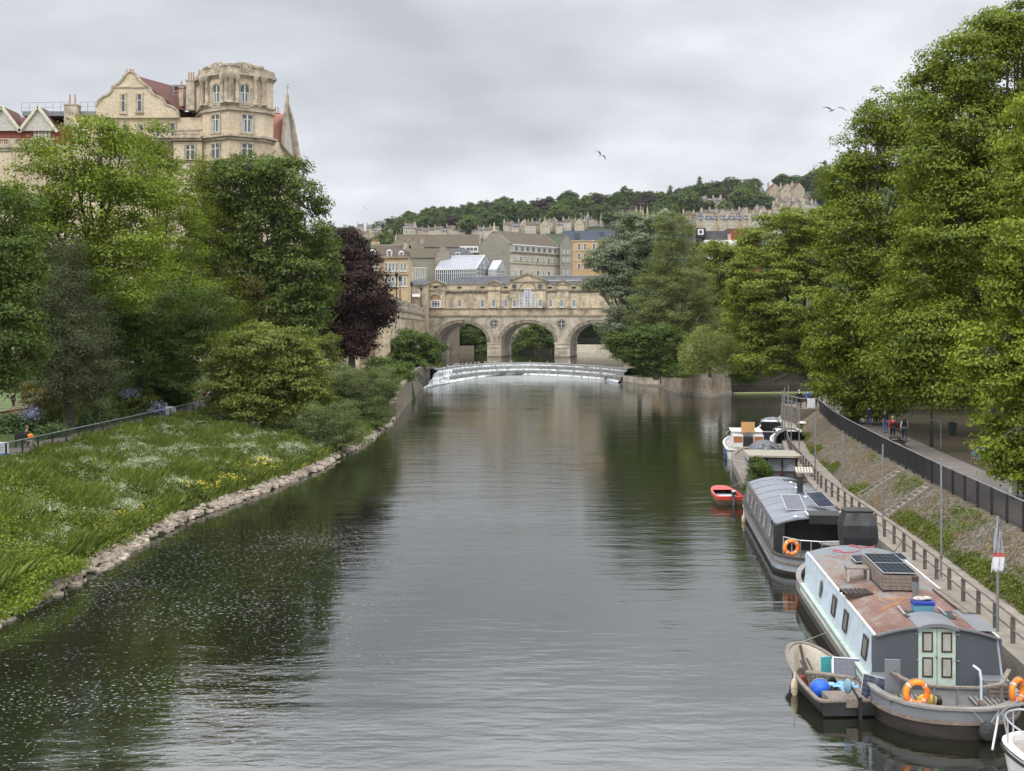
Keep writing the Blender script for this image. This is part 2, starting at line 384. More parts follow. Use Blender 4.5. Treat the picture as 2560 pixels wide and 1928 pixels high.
def pitchmat():
    """rough pitched stone of the right embankment, mossy and brown in patches"""
    m, nt, b = basemat('stone_pitching'); b.inputs['Roughness'].default_value = .92; b.inputs['Specular IOR Level'].default_value = .15
    tc = N(nt, 'ShaderNodeTexCoord'); mp = N(nt, 'ShaderNodeMapping'); mp.inputs['Scale'].default_value = (2.6, 3.8, 4.5); mp.inputs['Rotation'].default_value = (0, 0, .5); L(nt, tc.outputs['Object'], mp.inputs[0])
    vo = N(nt, 'ShaderNodeTexVoronoi', inputs={'Scale': 1.0}); vo.feature = 'F1'; L(nt, mp.outputs[0], vo.inputs['Vector'])
    ve = N(nt, 'ShaderNodeTexVoronoi', inputs={'Scale': 1.0}); ve.feature = 'DISTANCE_TO_EDGE'; L(nt, mp.outputs[0], ve.inputs['Vector'])
    sc = N(nt, 'ShaderNodeSeparateColor'); L(nt, vo.outputs['Color'], sc.inputs[0])
    base = ramp(nt, sc.outputs[0], [(0, (.11, .092, .07)), (.5, (.155, .134, .104)), (1, (.205, .182, .145))])
    n1 = N(nt, 'ShaderNodeTexNoise', inputs={'Scale': .45, 'Detail': 8, 'Roughness': .7}); L(nt, tc.outputs['Object'], n1.inputs[0])
    n2 = N(nt, 'ShaderNodeTexNoise', inputs={'Scale': 1.3, 'Detail': 8, 'Roughness': .75}); L(nt, tc.outputs['Object'], n2.inputs[0])
    c = mixc(nt, ramp(nt, n1.outputs[0], [(.46, 0), (.6, .75)]), base, (.15, .10, .048))
    c = mixc(nt, ramp(nt, n2.outputs[0], [(.56, 0), (.68, .8)]), c, (.085, .105, .035))
    c = mixc(nt, ramp(nt, ve.outputs[0], [(0.0, .85), (.09, 0)]), c, (.04, .034, .027)); L(nt, c, b.inputs[0])
    h = math_(nt, 'ADD', math_(nt, 'MINIMUM', ve.outputs[0], .2), math_(nt, 'MULTIPLY', sc.outputs[1], .12))
    bp = N(nt, 'ShaderNodeBump', inputs={'Strength': 1.0, 'Distance': .25}); L(nt, h, bp.inputs['Height']); L(nt, bp.outputs[0], b.inputs['Normal'])
    return m
M_pitch = pitchmat()
def watermat(name, foam_flecks):
    m = bpy.data.materials.new(name); m.use_nodes = True; nt = m.node_tree; nt.nodes.clear()
    tc = N(nt, 'ShaderNodeTexCoord'); sp = N(nt, 'ShaderNodeSeparateXYZ'); L(nt, tc.outputs['Object'], sp.inputs[0])
    def nz(sx, sy, sc, det, rough=.55, dist=0.0):
        mp = N(nt, 'ShaderNodeMapping'); mp.inputs['Scale'].default_value = (sx, sy, 1); L(nt, tc.outputs['Object'], mp.inputs[0])
        n = N(nt, 'ShaderNodeTexNoise', inputs={'Scale': sc, 'Detail': det, 'Roughness': rough, 'Distortion': dist}); L(nt, mp.outputs[0], n.inputs[0]); return n.outputs[0]
    big = nz(.35, 1.0, .12, 3); calm = ramp(nt, big, [(.35, .25), (.6, 1.0)])
    swell = nz(.38, 1.0, .55, 3); rip = nz(.45, 1.0, 2.2, 4, .6, .3); fine = nz(.7, 1.0, 7.0, 3)
    h = math_(nt, 'ADD', math_(nt, 'MULTIPLY', swell, .55), math_(nt, 'MULTIPLY', math_(nt, 'MULTIPLY', rip, calm), .22))
    h = math_(nt, 'ADD', h, math_(nt, 'MULTIPLY', math_(nt, 'MULTIPLY', fine, calm), .028))
    bp = N(nt, 'ShaderNodeBump', inputs={'Strength': 1.0, 'Distance': .062}); L(nt, h, bp.inputs['Height'])
    gl = N(nt, 'ShaderNodeBsdfGlossy', inputs={'Roughness': .035}); gl.inputs[0].default_value = (.95, .96, .95, 1); L(nt, bp.outputs[0], gl.inputs['Normal'])
    df = N(nt, 'ShaderNodeBsdfDiffuse'); murk = nz(1, 1, .08, 3)
    L(nt, ramp(nt, murk, [(.35, (.007, .008, .004)), (.65, (.012, .013, .007))]), df.inputs[0]); L(nt, bp.outputs[0], df.inputs['Normal'])
    fr = N(nt, 'ShaderNodeFresnel', inputs={'IOR': 3.1}); L(nt, bp.outputs[0], fr.inputs['Normal'])
    ms = N(nt, 'ShaderNodeMixShader'); L(nt, fr.outputs[0], ms.inputs[0]); L(nt, df.outputs[0], ms.inputs[1]); L(nt, gl.outputs[0], ms.inputs[2])
    last = ms.outputs[0]
    # floating foam: wisps below the weir, flecks in drifts towards the left bank
    fc = N(nt, 'ShaderNodeBsdfDiffuse'); fc.inputs[0].default_value = (.27, .28, .26, 1)
    if foam_flecks:
        fl = nz(1.0, 1.7, 6.2, 2.5, .55, .4); drift = nz(.6, 1.0, .11, 4, .6)
        side = N(nt, 'ShaderNodeMapRange', inputs={1: -1.0, 2: -7.0, 3: 0.0, 4: .135}); side.clamp = True
        edge = math_(nt, 'ADD', sp.outputs[0], math_(nt, 'MULTIPLY', math_(nt, 'SUBTRACT', drift, .5), 14)); L(nt, edge, side.inputs[0])
        far = N(nt, 'ShaderNodeMapRange', inputs={1: 60.0, 2: 95.0, 3: 1.0, 4: .2}); far.clamp = True; L(nt, sp.outputs[1], far.inputs[0])
        th = math_(nt, 'SUBTRACT', .775, math_(nt, 'MULTIPLY', math_(nt, 'MULTIPLY', side.outputs[0], far.outputs[0]), math_(nt, 'ADD', .0, math_(nt, 'MULTIPLY', drift, 2.1))))
        k1 = math_(nt, 'MULTIPLY', math_(nt, 'SUBTRACT', fl, th), 30, clamp=True)
        wf = nz(.16, 1.0, .5, 6, .7, .6)
        near_weir = N(nt, 'ShaderNodeMapRange', inputs={1: 150.0, 2: 268.0, 3: 0.0, 4: 1.0}); near_weir.clamp = True; L(nt, sp.outputs[1], near_weir.inputs[0])
        th2 = math_(nt, 'SUBTRACT', .80, math_(nt, 'MULTIPLY', math_(nt, 'POWER', near_weir.outputs[0], 2.2), .46))
        k2 = math_(nt, 'MULTIPLY', math_(nt, 'SUBTRACT', wf, th2), 18, clamp=True)
        k = math_(nt, 'MULTIPLY', math_(nt, 'MAXIMUM', k1, k2), .85)
        m2 = N(nt, 'ShaderNodeMixShader'); L(nt, k, m2.inputs[0]); L(nt, last, m2.inputs[1]); L(nt, fc.outputs[0], m2.inputs[2]); last = m2.outputs[0]
    o = N(nt, 'ShaderNodeOutputMaterial'); L(nt, last, o.inputs[0]); return m
M_water = watermat('river_water', True); M_water_up = watermat('upper_water', False)
def foammat():
    m, nt, b = basemat('weir_foam'); b.inputs['Roughness'].default_value = .8
    tc = N(nt, 'ShaderNodeTexCoord'); mp = N(nt, 'ShaderNodeMapping'); mp.inputs['Scale'].default_value = (2.0, .35, .5); L(nt, tc.outputs['Object'], mp.inputs[0])
    n = N(nt, 'ShaderNodeTexNoise', inputs={'Scale': .9, 'Detail': 6, 'Roughness': .7}); L(nt, mp.outputs[0], n.inputs[0])
    L(nt, ramp(nt, n.outputs[0], [(.34, (.14, .145, .14)), (.47, (.42, .44, .44)), (.62, (.80, .81, .82))]), b.inputs[0]); return m
M_foam = foammat()
M_weirwet = mat('wet_weir_stone', (.24, .25, .235), (.10, .10, .088), scale=1.4, rough=.35, stretch=(2.5, .4, .4), detail=7)

# ============================================================ water
UPZ = 2.95
MB().add([(-90, -60, 0), (140, -60, 0), (140, 330, 0), (-90, 330, 0)], [(0, 1, 2, 3)]).build('river_water', M_water)
bpy.data.objects['river_water']['kind'] = 'structure'

XL = [(0, -20.5), (30, -19.8), (44.5, -19.4), (51, -19.2), (68, -18.8), (80, -16.8), (93, -15.1), (112, -14.3), (135, -14.0), (158, -15.0), (216, -17.2), (236, -17.0), (262, -17.5), (352, -23.5), (430, -26), (520, -30)]
XR = [(0, 11.0), (20, 13.2), (38.2, 15.4), (53.2, 17.0), (72.3, 18.6), (95, 22.0), (128, 28.6), (150, 35), (170, 44), (192, 52), (230, 58), (520, 60)]
XF = [(0, 15.2), (20, 17.4), (30, 18.6), (47.6, 20.7), (61.6, 22.2), (74, 23.7), (91.4, 26.0), (102.3, 27.7), (117, 30.5), (140, 37), (170, 49), (200, 60), (520, 75)]
XLF = [(0, -33), (60, -31.2), (71, -30.8), (115, -29.9), (132, -31.5), (150, -36), (185, -42), (230, -44), (520, -50)]
LF_Z, RF_Z, QZ = 3.0, 2.85, 1.2
def left_z(x, y):
    e, f = poly_at(XL, y), poly_at(XLF, y)
    if y > 186: return 3.05 if x < e - .6 else 0
    if x > e: return 0.0
    if x > e - 1.7: return .1 + .75*(e - x)/1.7
    if x > f: return lerp(.85, LF_Z, ((e - 1.7 - x)/(e - 1.7 - f))**.85)
    return LF_Z
ys = list(np.arange(0, 130, 2.0)) + list(np.arange(130, 300, 4.0)) + list(np.arange(300, 521, 20.0))
def strip(name, cols, mat_, kind='structure'):
    """cols: list of lists of points (one list per station)"""
    m = MB(); m.loft([[Vector(p) for p in c] for c in cols], closed=False, caps=False); o = m.build(name, mat_, smooth=True)
    if kind: o['kind'] = kind
    return o
cols = []
for y in ys:
    e, f = poly_at(XL, y), poly_at(XLF, y); hi = 3.05 if y > 186 else None
    row = [(e + (1.2 if not hi else .03), y, -1.0), (e + .05, y, -.2 if not hi else 3.05)]
    for t in (.02, .5, 1.0):
        x = e - 1.7*t; row.append((x, y, left_z(x, y) + .05*mnoise.noise(Vector((x, y, 0)))))
    for t in np.linspace(.1, 1, 9):
        x = lerp(e - 1.7, f, t); row.append((x, y, left_z(x, y) + (.12*mnoise.noise(Vector((x*.3, y*.3, 0))) if t < .95 and not hi else 0)))
    row += [(f - 4, y, LF_Z if not hi else 3.05), (f - 30, y, LF_Z + .3), (f - 70, y, LF_Z + 1.0), (-260, y, 12)]
    cols.append(row)
strip('left_bank', cols, M_ground)
# garden path behind the left railing
strip('garden_path', [[(poly_at(XLF, y) - .15, y, LF_Z + .012), (poly_at(XLF, y) - 3.3, y, LF_Z + .012)] for y in range(40, 184, 2)], M_asphalt)
strip('lawn', [[(-48, y, LF_Z + .3), (-80, y, LF_Z + .9)] for y in range(60, 180, 10)], mat('mown_grass', (.085, .12, .03), (.06, .09, .022), scale=.5, rough=.95))
# right side
cols = []
for y in ys:
    q, f = poly_at(XR, y), poly_at(XF, y)
    row = [(q + 1.75, y, QZ - .35), (q + 1.9, y, QZ - .02)]
    for t in np.linspace(.12, 1, 8):
        x = lerp(q + 1.9, f - .35, t); z = lerp(QZ, RF_Z - .05, t**.9)
        row.append((x, y, z + .07*mnoise.noise(Vector((x*1.1, y*1.1, 3))) * (1 if t < .98 else 0)))
    row += [(f + .3, y, RF_Z)]
    cols.append(row)
strip('embankment', cols, M_pitch)
strip('towpath', [[(poly_at(XR, y) + .02, y, -1), (poly_at(XR, y) + .02, y, QZ), (poly_at(XR, y) + .45, y, QZ + .004), (poly_at(XR, y) + 1.95, y, QZ + .004), (poly_at(XR, y) + 1.98, y, QZ - .4)] for y in ys if y < 200], M_concrete)
strip('riverside_path', [[(poly_at(XF, y) + .12, y, RF_Z - .3), (poly_at(XF, y) + .12, y, RF_Z + .014), (poly_at(XF, y) + 4.3, y, RF_Z + .014)] for y in ys if y < 200], M_asphalt)
strip('park_ground', [[(poly_at(XF, y) + .2, y, RF_Z - .05), (poly_at(XF, y) + 4.25, y, RF_Z + .004), (poly_at(XF, y) + 30, y, RF_Z + .25), (poly_at(XF, y) + 60, y, RF_Z + .6), (260, y, 8)] for y in ys], M_soil)

# rough stone edging of the left bank: many loose slabs in one revetment
def slabs(m, rn, c, s, tilt=.18):
    M = Matrix.Translation(c) @ Matrix.Rotation(rn.uniform(0, PI), 4, 'Z') @ Matrix.Rotation(rn.uniform(-tilt, tilt), 4, 'X') @ Matrix.Rotation(rn.uniform(-tilt, tilt), 4, 'Y')
    n = rn.choice((5, 6, 7)); pts = [(s*rn.uniform(.7, 1.1)*math.cos(2*PI*i/n), s*rn.uniform(.45, .8)*math.sin(2*PI*i/n)) for i in range(n)]
    h = s*rn.uniform(.3, .6)
    vs = [M @ Vector((x, y, -h/2)) for x, y in pts] + [M @ Vector((x*.86, y*.86, h/2 + rn.uniform(-.04, .04))) for x, y in pts]
    m.add(vs, [tuple(range(n))[::-1], tuple(range(n, 2*n))] + [(i, (i+1) % n, (i+1) % n + n, i+n) for i in range(n)])
rn = random.Random(3); m = MB()
y = 38.0
while y < 150:
    e = poly_at(XL, y)
    for k in range(6):
        d = rn.random(); x = e - d*.58 + rn.uniform(-.08, .08) + .02; dens = (1 if y < 97 else .6)*(1 if mnoise.noise(Vector((y*.25, 0, 3))) > -.05 else .35)
        if rn.random() < dens: slabs(m, rn, Vector((x, y + rn.uniform(-.15, .15),   .08 + d*.42)), rn.uniform(.12, .36)*(1.3 - .6*d))
    y += .155 if y < 97 else .3
for k in range(60):
    y = rn.uniform(40, 60); slabs(m, rn, Vector((poly_at(XL, y) + rn.uniform(-.1, .45), y, .02)), rn.uniform(.15, .4))
M_rock = mat('limestone_slabs', (.44, .37, .29), (.13, .105, .08), scale=1.8, rough=.93, bump=.03, detail=8)
tag(m.build('stone_edging', M_rock), 'rough pale limestone slabs edging the grassy left bank at the waterline', 'stone edging')

# ============================================================ weir
foot_px = [(1060, 972), (1073, 968), (1100, 961), (1141, 954), (1195, 945), (1250, 940), (1300, 938.5), (1358, 939.4), (1430, 943), (1510, 950), (1545, 957)]
crest_px = [(1098, 921.5), (1106, 919.5), (1130, 915), (1165, 911.3), (1210, 908.2), (1265, 906.5), (1322, 906), (1375, 907.2), (1431, 910), (1500, 914.5), (1572, 921)]
fo = [W(a, b, 0.0) for a, b in foot_px]; cr = [W(a, b, 2.98) for a, b in crest_px]
def resample(pts, n):
    ds = [0]
    for a, b in zip(pts, pts[1:]): ds.append(ds[-1] + (b-a).length)
    out = []
    for i in range(n):
        t = ds[-1]*i/(n-1); k = max(j for j in range(len(ds)) if ds[j] <= t + 1e-9); k = min(k, len(pts)-2)
        out.append(pts[k].lerp(pts[k+1], (t - ds[k])/(ds[k+1]-ds[k])))
    return out
fo, cr = resample(fo, 81), resample(cr, 81)
wt = thing('weir', 'curved stepped weir with white water pouring over three stone ledges below the bridge', 'weir', (0, 280, 0))
def wpt(i, t, z, j=0.0):
    p = cr[i].lerp(fo[i], t); return Vector((p.x, p.y - 280 + j, z))
rn = random.Random(5)
# stone steps: level treads, steep risers
prof = [(-.03, 2.7), (0.0, 2.98), (.04, 2.99), (.13, 2.9), (.17, 2.25), (.42, 2.12), (.46, 1.25), (.72, 1.1), (.76, .45), (.98, .1), (1.0, -.6)]
MB().loft([[wpt(i, t, z) for t, z in prof] for i in range(81)], closed=False, caps=False).build('step', M_weirwet, wt, smooth=True)
for (t0, t1, z0, z1, nm) in ((.155, .20, 2.5, 2.26, 'cascade'), (.445, .50, 1.55, 1.22, 'cascade'), (.90, 1.06, .42, .03, 'foam_line')):
    rows = []
    for i in range(81):
        j = .25*mnoise.noise(Vector((i*.7, t0*9, 0))); wdt = (1 + .5*mnoise.noise(Vector((i*.35, t0*30, 4)))) 
        rows.append([wpt(i, t0 - .01, z0 + .03, j), wpt(i, t0 + .02, z0 + .05, j), wpt(i, lerp(t0, t1, .55), lerp(z0, z1, .62), j), wpt(i, lerp(t0, t1, 1.0), z1 + .06, j), wpt(i, t1 + .02 + .05*wdt, z1 + .04, j)])
    MB().loft(rows, closed=False, caps=False).build(nm, M_foam, wt, smooth=True)
# white chutes down the skew left end
for a, b in ((1, 17),):
    rows = [[wpt(i, t, z + .1) for t, z in ((.1, 2.95), (.17, 2.25), (.42, 2.12), (.46, 1.25), (.72, 1.1), (.76, .45), (1.02, .1))] for i in range(a, b)]
    MB().loft(rows, closed=False, caps=False).build('cascade', M_foam, wt, smooth=False)
# upper pool: edge follows the crest
up = [(p.x, p.y + .05, UPZ + .015) for p in cr]
m = MB(); n = len(up); m.add([(*p[:2], UPZ) for p in up] + [(lerp(-75, 95, i/(n-1)), 560, UPZ) for i in range(n)], [(i, i+1, n+i+1, n+i) for i in range(n-1)])
m.add([(up[0][0], up[0][1], UPZ), (-75, 235, UPZ), (-75, 560, UPZ)], [(0, 1, 2)])
m.add([(up[-1][0], up[-1][1], UPZ), (56, 262, UPZ), (95, 560, UPZ)], [(0, 1, 2)])
m.build('upper_water', M_water_up)['kind'] = 'structure'

# ============================================================ far ground and hills
ridge = [(300, 640), (700, 618), (820, 604), (940, 590), (1010, 566), (1200, 540), (1330, 527), (1480, 517), (1560, 500), (1700, 500), (1760, 478), (1870, 474), (1960, 458), (2070, 446), (2300, 425), (2700, 410), (3200, 400)]
def hill_z(x, y):
    px = CX + x/y*F; t = max(0.0, min(1.0, (y - 520)/630.0)); zr = Zp(poly_at(ridge, px) + 8, 1150)
    z = lerp(16.5, zr, t*(.75 + .25*t)) if y <= 1150 else zr - (y - 1150)*.12
    return z + 3*mnoise.noise(Vector((x*.006, y*.006, 1)))*min(1, t*3)
rows = []
for y in list(range(430, 1200, 25)) + [1300, 1500, 1800]:
    rows.append([(x_, y, hill_z(x_, y) if y > 520 else 16.5) for x_ in [Xp(px, max(y, 900)) for px in range(-2600, 5200, 130)]])
o = MB().loft([[Vector(p) for p in r] for r in rows], closed=False, caps=False).build('hills', M_ground, smooth=True); o['kind'] = 'structure'; o.data.materials[0] = mat('hillside', (.035, .05, .02), (.022, .035, .014), scale=.02, rough=1)
MB().slab([(-29, 418), (150, 418), (150, 446), (-29, 446)], -1, 5.7).build('quay_ground', M_ground)['kind'] = 'structure'
tg = MB().slab([(-90, 372), (-29, 372), (-29, 446), (150, 446), (150, 490), (-90, 490)], -1, 14.2).build('town_ground', M_ground); tg['kind'] = 'structure'
# ============================================================ trees and shrubs near the river
L_lime = leafmat('lime_leaves', (.05, .085, .012), (.155, .22, .035))
L_plane = leafmat('plane_leaves', (.042, .075, .010), (.15, .20, .035))
L_chest = leafmat('chestnut_leaves', (.028, .055, .014), (.10, .15, .045))
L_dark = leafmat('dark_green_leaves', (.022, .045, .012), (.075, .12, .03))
L_blue = leafmat('blue_conifer_needles', (.022, .032, .022), (.075, .095, .065), .15)
L_copper = leafmat('copper_beech_leaves', (.010, .005, .008), (.042, .022, .030), .12)
L_silver = leafmat('silver_willow_leaves', (.06, .09, .075), (.18, .225, .235))
L_olive = leafmat('olive_willow_leaves', (.05, .08, .035), (.15, .19, .10))
L_weep = leafmat('weeping_willow_leaves', (.075, .105, .035), (.20, .245, .12))
L_yell = leafmat('young_yellow_leaves', (.08, .11, .025), (.16, .205, .055))
L_bush = leafmat('dogwood_leaves', (.05, .078, .02), (.15, .195, .06))
L_brown = leafmat('brownish_leaves', (.045, .045, .016), (.13, .12, .04))
L_shrubw = leafmat('sallow_leaves', (.045, .07, .035), (.14, .185, .11))
def B(Y, lst, k=1.0):
    out = []; rn = random.Random(int(Y))
    for t in lst:
        px, py, rx, rz = t[:4]; dy = t[4] if len(t) > 4 else rn.uniform(-.35, .35)*rx*Y/F*1.6
        p = P(px, py, Y + dy); out.append((p.x, p.y, p.z, rx*Y/F*k, (rx+rz)*.5*Y/F*k, rz*Y/F*k))
    return out
T_ = []
build_tree('lime_tree', 'tall light green tree with airy crown in front of the big stone hotel', 'tree', (Xp(250, 110), 110, 3),
    B(99, [(250,345,80,58),(175,405,95,75),(300,425,95,90),(95,500,90,85),(225,535,120,110),(345,580,80,100),(130,640,115,100),(290,690,110,95),(60,620,80,90)]), L_lime, M_bark, leaf=.30, clump=1.15, nleaf=80, dens=1.5, seed=11, trunk_r=.5)
build_tree('lime_tree', 'narrow-topped light green tree standing between the large airy tree and the dark chestnut', 'tree', (Xp(400, 126), 126, 3),
    B(126, [(378,350,36,40),(388,420,52,58),(420,500,60,70),(430,600,66,90),(400,700,85,85),(470,730,60,85),(440,800,80,70)]), L_lime, M_bark, leaf=.28, clump=1.05, nleaf=80, seed=12, trunk_r=.35)
build_tree('maple_tree', 'green tree at the left edge of the photo beside the dark bluish conifer', 'tree', (Xp(-60, 74), 74, 3),
    B(74, [(0,540,85,80),(35,660,75,80),(-10,760,90,90),(30,850,75,75),(0,930,70,50),(70,900,35,30)]), L_dark, M_bark, leaf=.24, clump=.8, nleaf=85, seed=13, trunk_r=.4)
build_tree('maple_tree', 'mid green spreading tree filling the gap behind the lime shrub and garden beds', 'tree', (Xp(350, 112), 112, 3),
    B(112, [(300,800,110,85),(400,800,100,85),(350,890,120,70),(470,870,90,75),(250,880,80,70),(520,800,60,80),(230,760,70,80)]), L_dark, M_bark, leaf=.26, clump=.95, nleaf=80, seed=14, trunk_r=.4)
build_tree('conifer', 'dark blue-grey conifer with drooping boughs on the park lawn at the left', 'tree', (Xp(170, 93), 93, 3),
    B(93, [(165,650,45,60),(150,730,75,75),(185,800,90,75),(120,850,80,75),(200,880,95,70),(150,930,100,50),(235,940,60,45),(75,920,60,50),(180,975,80,34),(110,760,50,60)]), L_blue, M_bark, leaf=.2, clump=.75, nleaf=100, seed=15, droop=.25, trunk_r=.45, asp=.3)
build_tree('chestnut_tree', 'large rounded dark green horse chestnut in front of the hotel corner tower', 'tree', (Xp(650, 139), 139, 3),
    B(139, [(620,430,75,50),(555,480,80,70),(700,480,75,75),(635,570,110,100),(765,580,65,85),(795,690,55,80),(720,720,90,85),(590,680,90,90),(650,790,110,60),(540,580,60,80),(760,770,50,60)]), L_chest, M_bark, leaf=.5, clump=1.15, nleaf=62, seed=16, trunk_r=.7, droop=.1, shell=(.6, 1.05), asp=.5)
build_tree('swamp_cypress', 'soft yellowish green conical tree left of the dark chestnut', 'tree', (Xp(545, 136), 136, 3),
    B(136, [(505,440,25,45),(512,510,38,60),(530,590,52,65),(545,670,60,65),(560,745,72,65),(570,815,80,55)]), leafmat('cypress_leaves', (.055, .08, .01), (.15, .20, .03)), M_bark, leaf=.26, clump=.9, nleaf=80, seed=17, droop=.2, asp=.35)
build_tree('copper_beech', 'dark purple copper beech beside the stone colonnade', 'tree', (Xp(880, 190), 190, 3.8),
    B(190, [(870,605,38,38),(880,665,58,55),(845,700,45,70),(905,725,70,55),(945,765,38,40),(880,800,65,65),(905,850,42,40),(845,830,40,60),(835,760,40,70)]), L_copper, M_bark, leaf=.5, clump=1.15, nleaf=75, seed=18, droop=.25, trunk_r=.6, dens=1.2)
build_tree('dogwood_bush', 'big rounded yellow-green bush at the end of the left railing', 'bush', (Xp(665, 108), 108, 1.9),
    B(108, [(640,870,85,55),(560,905,58,55),(715,885,70,60),(690,950,100,65),(590,965,80,65),(760,940,60,60),(650,1015,90,45),(770,1000,60,40),(690,840,40,25)]), L_bush, M_bark, leaf=.34, clump=.72, nleaf=55, seed=19, trunk_r=.18, limbs=9, flat=.6, asp=.5)
build_tree('yew_bush', 'brownish dark bush between the chestnut and the big rounded bush', 'bush', (Xp(625, 138), 138, 3),
    B(138, [(620,730,48,55),(660,780,52,50),(600,800,62,50)]), L_brown, M_bark, leaf=.25, clump=.9, nleaf=80, seed=20, droop=.1)
build_tree('young_tree', 'small bright green tree in front of the copper beech by the terrace', 'tree', (Xp(770, 160), 160, 3),
    B(160, [(740,835,28,35),(780,870,40,35),(825,870,22,30),(760,905,50,30),(810,915,40,22)]), L_bush, M_bark, leaf=.32, clump=.7, nleaf=60, seed=21, trunk_r=.12, dens=.8)
build_tree('fig_bush', 'dense green bush beneath the colonnade at the left end of the weir', 'bush', (Xp(1045, 232), 232, 3.8),
    B(232, [(1035,868,52,38),(1010,905,42,35),(1060,915,42,40),(1085,880,24,34),(1045,945,34,24),(1000,870,22,20)]), L_dark, M_bark, leaf=.5, clump=1.0, nleaf=60, seed=22)
build_tree('willow_shrub', 'grey-green willow shrub leaning over the water on the left bank, nearer one', 'shrub', (Xp(830, 103), 103, .9),
    B(103, [(825,1085,66,58),(850,1125,60,42),(790,1050,40,40),(880,1090,40,46),(850,1045,44,36)]), L_shrubw, M_bark, leaf=.2, clump=.55, nleaf=70, seed=23, trunk_r=.08, asp=.3)
build_tree('willow_shrub', 'grey-green willow shrub on the left bank below the terrace wall, farther one', 'shrub', (Xp(925, 126), 126, .9),
    B(126, [(930,1000,60,58),(930,1060,52,44),(962,955,40,40),(890,965,56,38),(870,1010,44,44),(850,950,50,28),(975,1010,24,30),(815,975,40,30)]), L_shrubw, M_bark, leaf=.22, clump=.6, nleaf=70, seed=24, trunk_r=.08, asp=.3)
# right bank
build_tree('plane_tree', 'tall plane tree over the riverside path, farthest of the right-hand row', 'tree', (27.8+2.2, 104, 2.9),
    B(102, [(2215,290,62,62),(2165,370,62,62),(2280,380,95,95),(2130,465,68,62),(2230,520,115,100),(2105,590,58,62),(2200,660,105,95),(2110,740,62,75),(2195,810,100,90),(2115,870,58,70),(2180,930,90,65),(2110,985,45,38),(2245,985,60,40),(2150,1010,60,40),(2060,830,40,60),(2060,930,38,50),(2200,1010,50,34)]), L_plane, M_bark_pale, leaf=.30, clump=.95, nleaf=85, seed=31, trunk_r=.55, fork=4)
build_tree('plane_tree', 'tallest plane tree over the riverside path, second of the right-hand row', 'tree', (36.5, 84, 2.9),
    B(78, [(2490,85,65,62),(2410,175,80,75),(2520,210,95,105),(2335,245,62,85),(2430,340,115,105),(2330,420,88,95),(2510,470,105,120),(2390,570,115,110),(2310,690,78,95),(2450,720,125,110),(2340,840,92,85),(2455,880,115,75),(2290,945,60,50),(2385,975,85,50),(2570,60,60,80),(2340,985,50,35),(2440,1000,60,40),(2300,880,80,70),(2250,800,60,80)]), L_plane, M_bark_pale, leaf=.26, clump=.85, nleaf=95, seed=32, trunk_r=.6, fork=5)
build_tree('plane_tree', 'nearest plane tree with bright leafy boughs hanging at the right edge', 'tree', (27.5, 56, 2.9),
    B(57, [(2600,330,85,100),(2590,480,90,100),(2555,620,80,80),(2530,740,62,70),(2520,860,72,75),(2500,960,60,60),(2530,1050,70,62),(2500,1125,45,42),(2530,1165,42,35),(2600,900,80,120),(2650,700,90,120),(2590,1100,60,90),(2450,900,50,60),(2560,1200,50,40)]), leafmat('bright_plane_leaves', (.055, .095, .012), (.19, .25, .045)), M_bark_pale, leaf=.24, clump=.6, nleaf=75, seed=33, trunk_r=.55, fork=5, dens=1.3)
build_tree('sycamore_tree', 'broad sycamore overhanging the mill channel right of the weeping willow', 'tree', (Xp(2010, 165), 165, 3),
    B(165, [(1995,560,55,42),(1930,610,72,55),(2015,650,85,80),(2070,560,45,55),(1905,700,82,72),(1990,760,105,85),(1885,800,75,60),(1965,850,105,60),(1905,905,60,42),(2045,880,70,70),(1860,750,40,40)]), leafmat('sycamore_leaves', (.05, .085, .014), (.17, .225, .05)), M_bark, leaf=.42, clump=1.1, nleaf=75, seed=34, trunk_r=.6, flat=.55)
build_tree('ash_tree', 'yellow-green tree rising between the olive willow and the broad sycamore', 'tree', (Xp(1800, 225), 225, 4),
    B(225, [(1800,690,58,60),(1845,650,48,42),(1775,640,48,35),(1770,740,50,60),(1830,740,60,60),(1820,800,60,45)]), L_yell, M_bark, leaf=.5, clump=1.3, nleaf=60, seed=35)
build_tree('white_poplar', 'silvery green poplar overhanging the right end of the stone bridge', 'tree', (Xp(1600, 240), 240, 3.2),
    B(240, [(1585,575,48,42),(1635,600,55,55),(1540,625,40,34),(1495,655,34,28),(1590,660,60,45),(1540,705,50,42),(1490,712,32,20),(1570,770,55,55),(1545,830,45,45),(1590,850,50,45),(1620,720,50,50),(1560,650,60,50),(1600,780,60,60),(1640,660,50,60)]), L_silver, M_bark, leaf=.45, clump=1.15, nleaf=70, seed=36, trunk_r=.45, dens=1.5)
build_tree('willow_tree', 'olive green willow standing on the walled island beside the weir', 'tree', (Xp(1690, 215), 215, 4),
    B(215, [(1680,575,46,55),(1690,650,66,66),(1725,720,62,70),(1640,730,55,60),(1610,790,45,42),(1680,790,70,62),(1745,800,52,55),(1640,850,62,45)]), L_olive, M_bark, leaf=.38, clump=1.05, nleaf=75, seed=37, trunk_r=.4, asp=.35, dens=1.4)
build_tree('alder_bush', 'dark green bush hanging over the low island wall by the picnic table', 'bush', (Xp(1640, 196), 196, 3),
    B(196, [(1595,880,52,38),(1560,872,32,26),(1640,905,48,44),(1690,905,42,55),(1690,950,28,34),(1640,850,60,34),(1535,850,24,20)]), L_dark, M_bark, leaf=.42, clump=.95, nleaf=70, seed=38)
